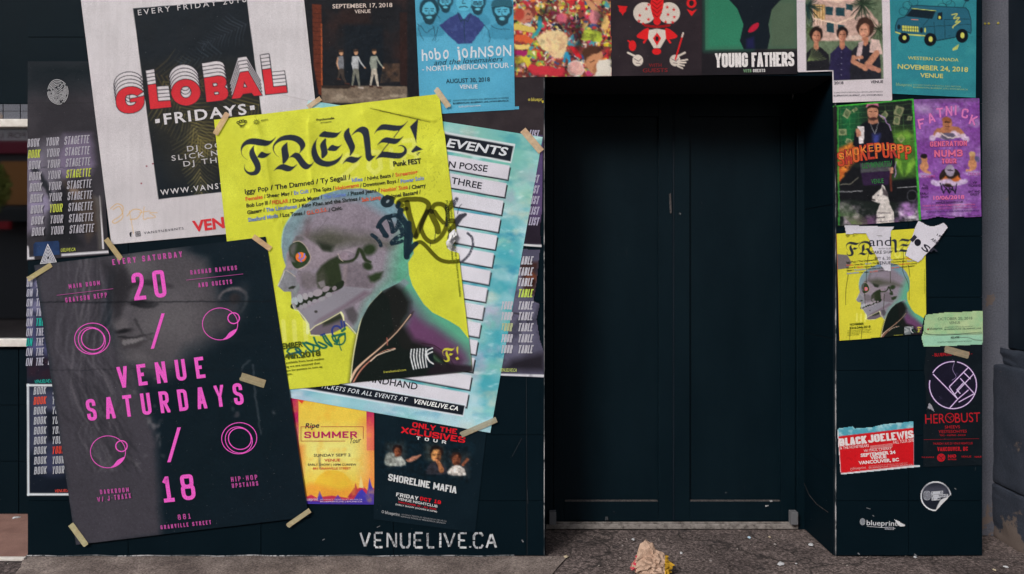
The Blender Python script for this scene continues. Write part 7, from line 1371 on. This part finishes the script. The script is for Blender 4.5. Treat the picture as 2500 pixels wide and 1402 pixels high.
# paper bag
bm = bmesh.new(); bmesh.ops.create_icosphere(bm, subdivisions=4, radius=1)
from mathutils import noise as mn
for v in bm.verts:                                     # crumpled paper: jittered facets meeting in crisp folds
    n_ = v.co.normalized(); w1 = mn.noise(n_ * 1.9 + Vector((3, 1, 4))); w2 = mn.noise(n_ * 4.2 + Vector((8, 2, 5))); w3 = mn.noise(n_ * 9 + Vector((1, 5, 2)))
    r = 1 + .20 * w1 + .55 * (abs(w2) - .2) + .30 * (abs(w3) - .2)
    x = n_.x * r; top = 1.25 - .62 * (x * .5 + .5) if x > -.75 else .9 - 1.4 * (-.75 - x)
    s_ = Vector((x * .088, n_.y * r * .055, max(0, n_.z * r * .075 + .06) * top)); s_.x += s_.z * .10
    s_.z = max(s_.z, .002); v.co = s_ * .94
def bagmat(n, l, co, s):
    c = ramp(n, l, noise(n, l, co, 14, 5), [(.3, (.40, .26, .19)), (.7, (.56, .39, .29))])
    sx = n.new('ShaderNodeSeparateXYZ'); l.new(co, sx.inputs[0])
    a = n.new('ShaderNodeMath'); a.operation = 'LESS_THAN'; a.inputs[1].default_value = -.062; l.new(sx.outputs[0], a.inputs[0])
    w = n.new('ShaderNodeTexWave'); w.inputs['Scale'].default_value = 16; w.bands_direction = 'Z'; l.new(co, w.inputs['Vector'])
    m1 = n.new('ShaderNodeMath'); m1.operation = 'MULTIPLY'; l.new(a.outputs[0], m1.inputs[0]); l.new(ramp(n, l, w.outputs['Fac'], [(.45, 0.), (.5, 1.)]), m1.inputs[1])
    c = mix(n, l, c, (.50, .04, .07), m1.outputs[0])
    b = n.new('ShaderNodeMath'); b.operation = 'GREATER_THAN'; b.inputs[1].default_value = .066; l.new(sx.outputs[0], b.inputs[0])
    return mix(n, l, c, (.60, .34, .03), b.outputs[0])
g = gpt(1590, 1404); o = bmobj('paper_bag', bm, mat('brown_paper', rough=.7, spec=.2, build=bagmat, bump=[(30, .3, .004)]), None); o.location = (g[0], g[1] + .02, .006); o.rotation_euler = (0, .0, -.25)
tag(o, 'crumpled brown paper takeaway bag with red and yellow marks on the pavement', 'paper bag')
lit = [(1546, 1317, 'white', 9, 'white gum wrapper scrap just above the paper bag'), (1663, 1350, 'white', 8, 'white cigarette end right of the paper bag'), (1829, 1312, 'blue', 9, 'pale blue crumpled scrap in front of the right door leaf'), (1906, 1376, 'white', 15, 'long white butt near the bottom right of the recess'), (1382, 1359, 'cream', 11, 'cream flat crumb left of the paper bag'), (1980, 1330, 'white', 13, 'thin white curl by the right jamb of the recess'),
       (1879, 1311, 'cream', 6, 'small cream crumb right of the pale blue scrap'), (1520, 1332, 'grey', 5, 'small grey crumb left of the gum wrapper'), (1735, 1369, 'grey', 7, 'grey pebble between the bag and the long butt'), (1944, 1376, 'white', 5, 'tiny white crumb right of the long butt'), (1892, 1329, 'grey', 8, 'grey flattened gum below the cream crumb'), (2234, 1360, 'white', 8, 'white chip at the foot of the black pier'), (2456, 1384, 'white', 9, 'white scrap by the stone plinth'), (2428, 1391, 'cream', 7, 'cream crumb near the stone plinth'),
       (1955, 1284, 'rust', 14, 'rusty brown leaf in the right corner of the doorstep'), (1972, 1293, 'cream', 8, 'cream leaf bit beside the rusty leaf'), (1340, 1289, 'rust', 9, 'rusty crumb in the left corner of the doorstep'), (40, 1264, 'white', 14, 'white scrap on the terracotta tiles'), (1800, 1340, 'grey', 4, 'tiny grey grit below the pale blue scrap')]
LC = {'white': (.52, .52, .54), 'blue': (.42, .55, .66), 'cream': (.55, .46, .32), 'grey': (.32, .28, .27), 'rust': (.22, .10, .05)}
for k, (px, py, c, s_, lb) in enumerate(lit):
    if 'lit_' + c not in M: M['lit_' + c] = mat('litter_' + c, LC[c], .7, .2, bump=[(90, .6, .002)])
    r = random.Random(k + 40); bm = bmesh.new(); bmesh.ops.create_icosphere(bm, subdivisions=2, radius=1); R = s_ * .42 / 520
    for v in bm.verts: f = 1 + .5 * mn.noise(v.co * 1.6 + Vector((k * 3.1, 0, 0))); v.co = Vector((v.co.x * R * f * 1.15, v.co.y * R * f * 1.6, v.co.z * R * .55 * f))
    o = bmobj('litter_scrap', bm, M['lit_' + c], None); g = gpt(px, py, .004 + R * .35); o.location = (g[0], g[1], g[2]); o.rotation_euler = (0, 0, r.uniform(-.8, .8)); tag(o, lb, 'litter', 'bits of litter on the ground')
# grit strewn on the pavement and gathered along the walls
bm = bmesh.new(); r = random.Random(77)
for k in range(2600):
    x = r.uniform(-2.5, 2.7); y = r.uniform(-.45, 0) if not (XJ0 < x < XJ1) else r.uniform(-.45, .27)
    if r.random() < .3: y = -abs(r.gauss(0, .02)) - .004 if not (XJ0 < x < XJ1) else .27 - abs(r.gauss(0, .03))
    if x < XL and y > -.05: continue
    s_ = r.uniform(.0012, .0042) * (1.4 if r.random() < .05 else 1); c = Vector((x, y, .005))
    vs = [bm.verts.new(c + Vector((r.uniform(-1, 1), r.uniform(-1, 1), r.uniform(-.3, .9))) * s_) for _ in range(4)]
    for f in ((0, 1, 2), (0, 1, 3), (1, 2, 3), (0, 2, 3)): bm.faces.new([vs[j] for j in f])
o = bmobj('grit', bm, mat('grit', rough=.9, spec=.2, build=lambda n, l, co, s: ramp(n, l, noise(n, l, co, 35, 2), [(.3, (.05, .04, .04)), (.5, (.2, .16, .14)), (.68, (.5, .46, .42))])), None); tag(o, kind='stuff')
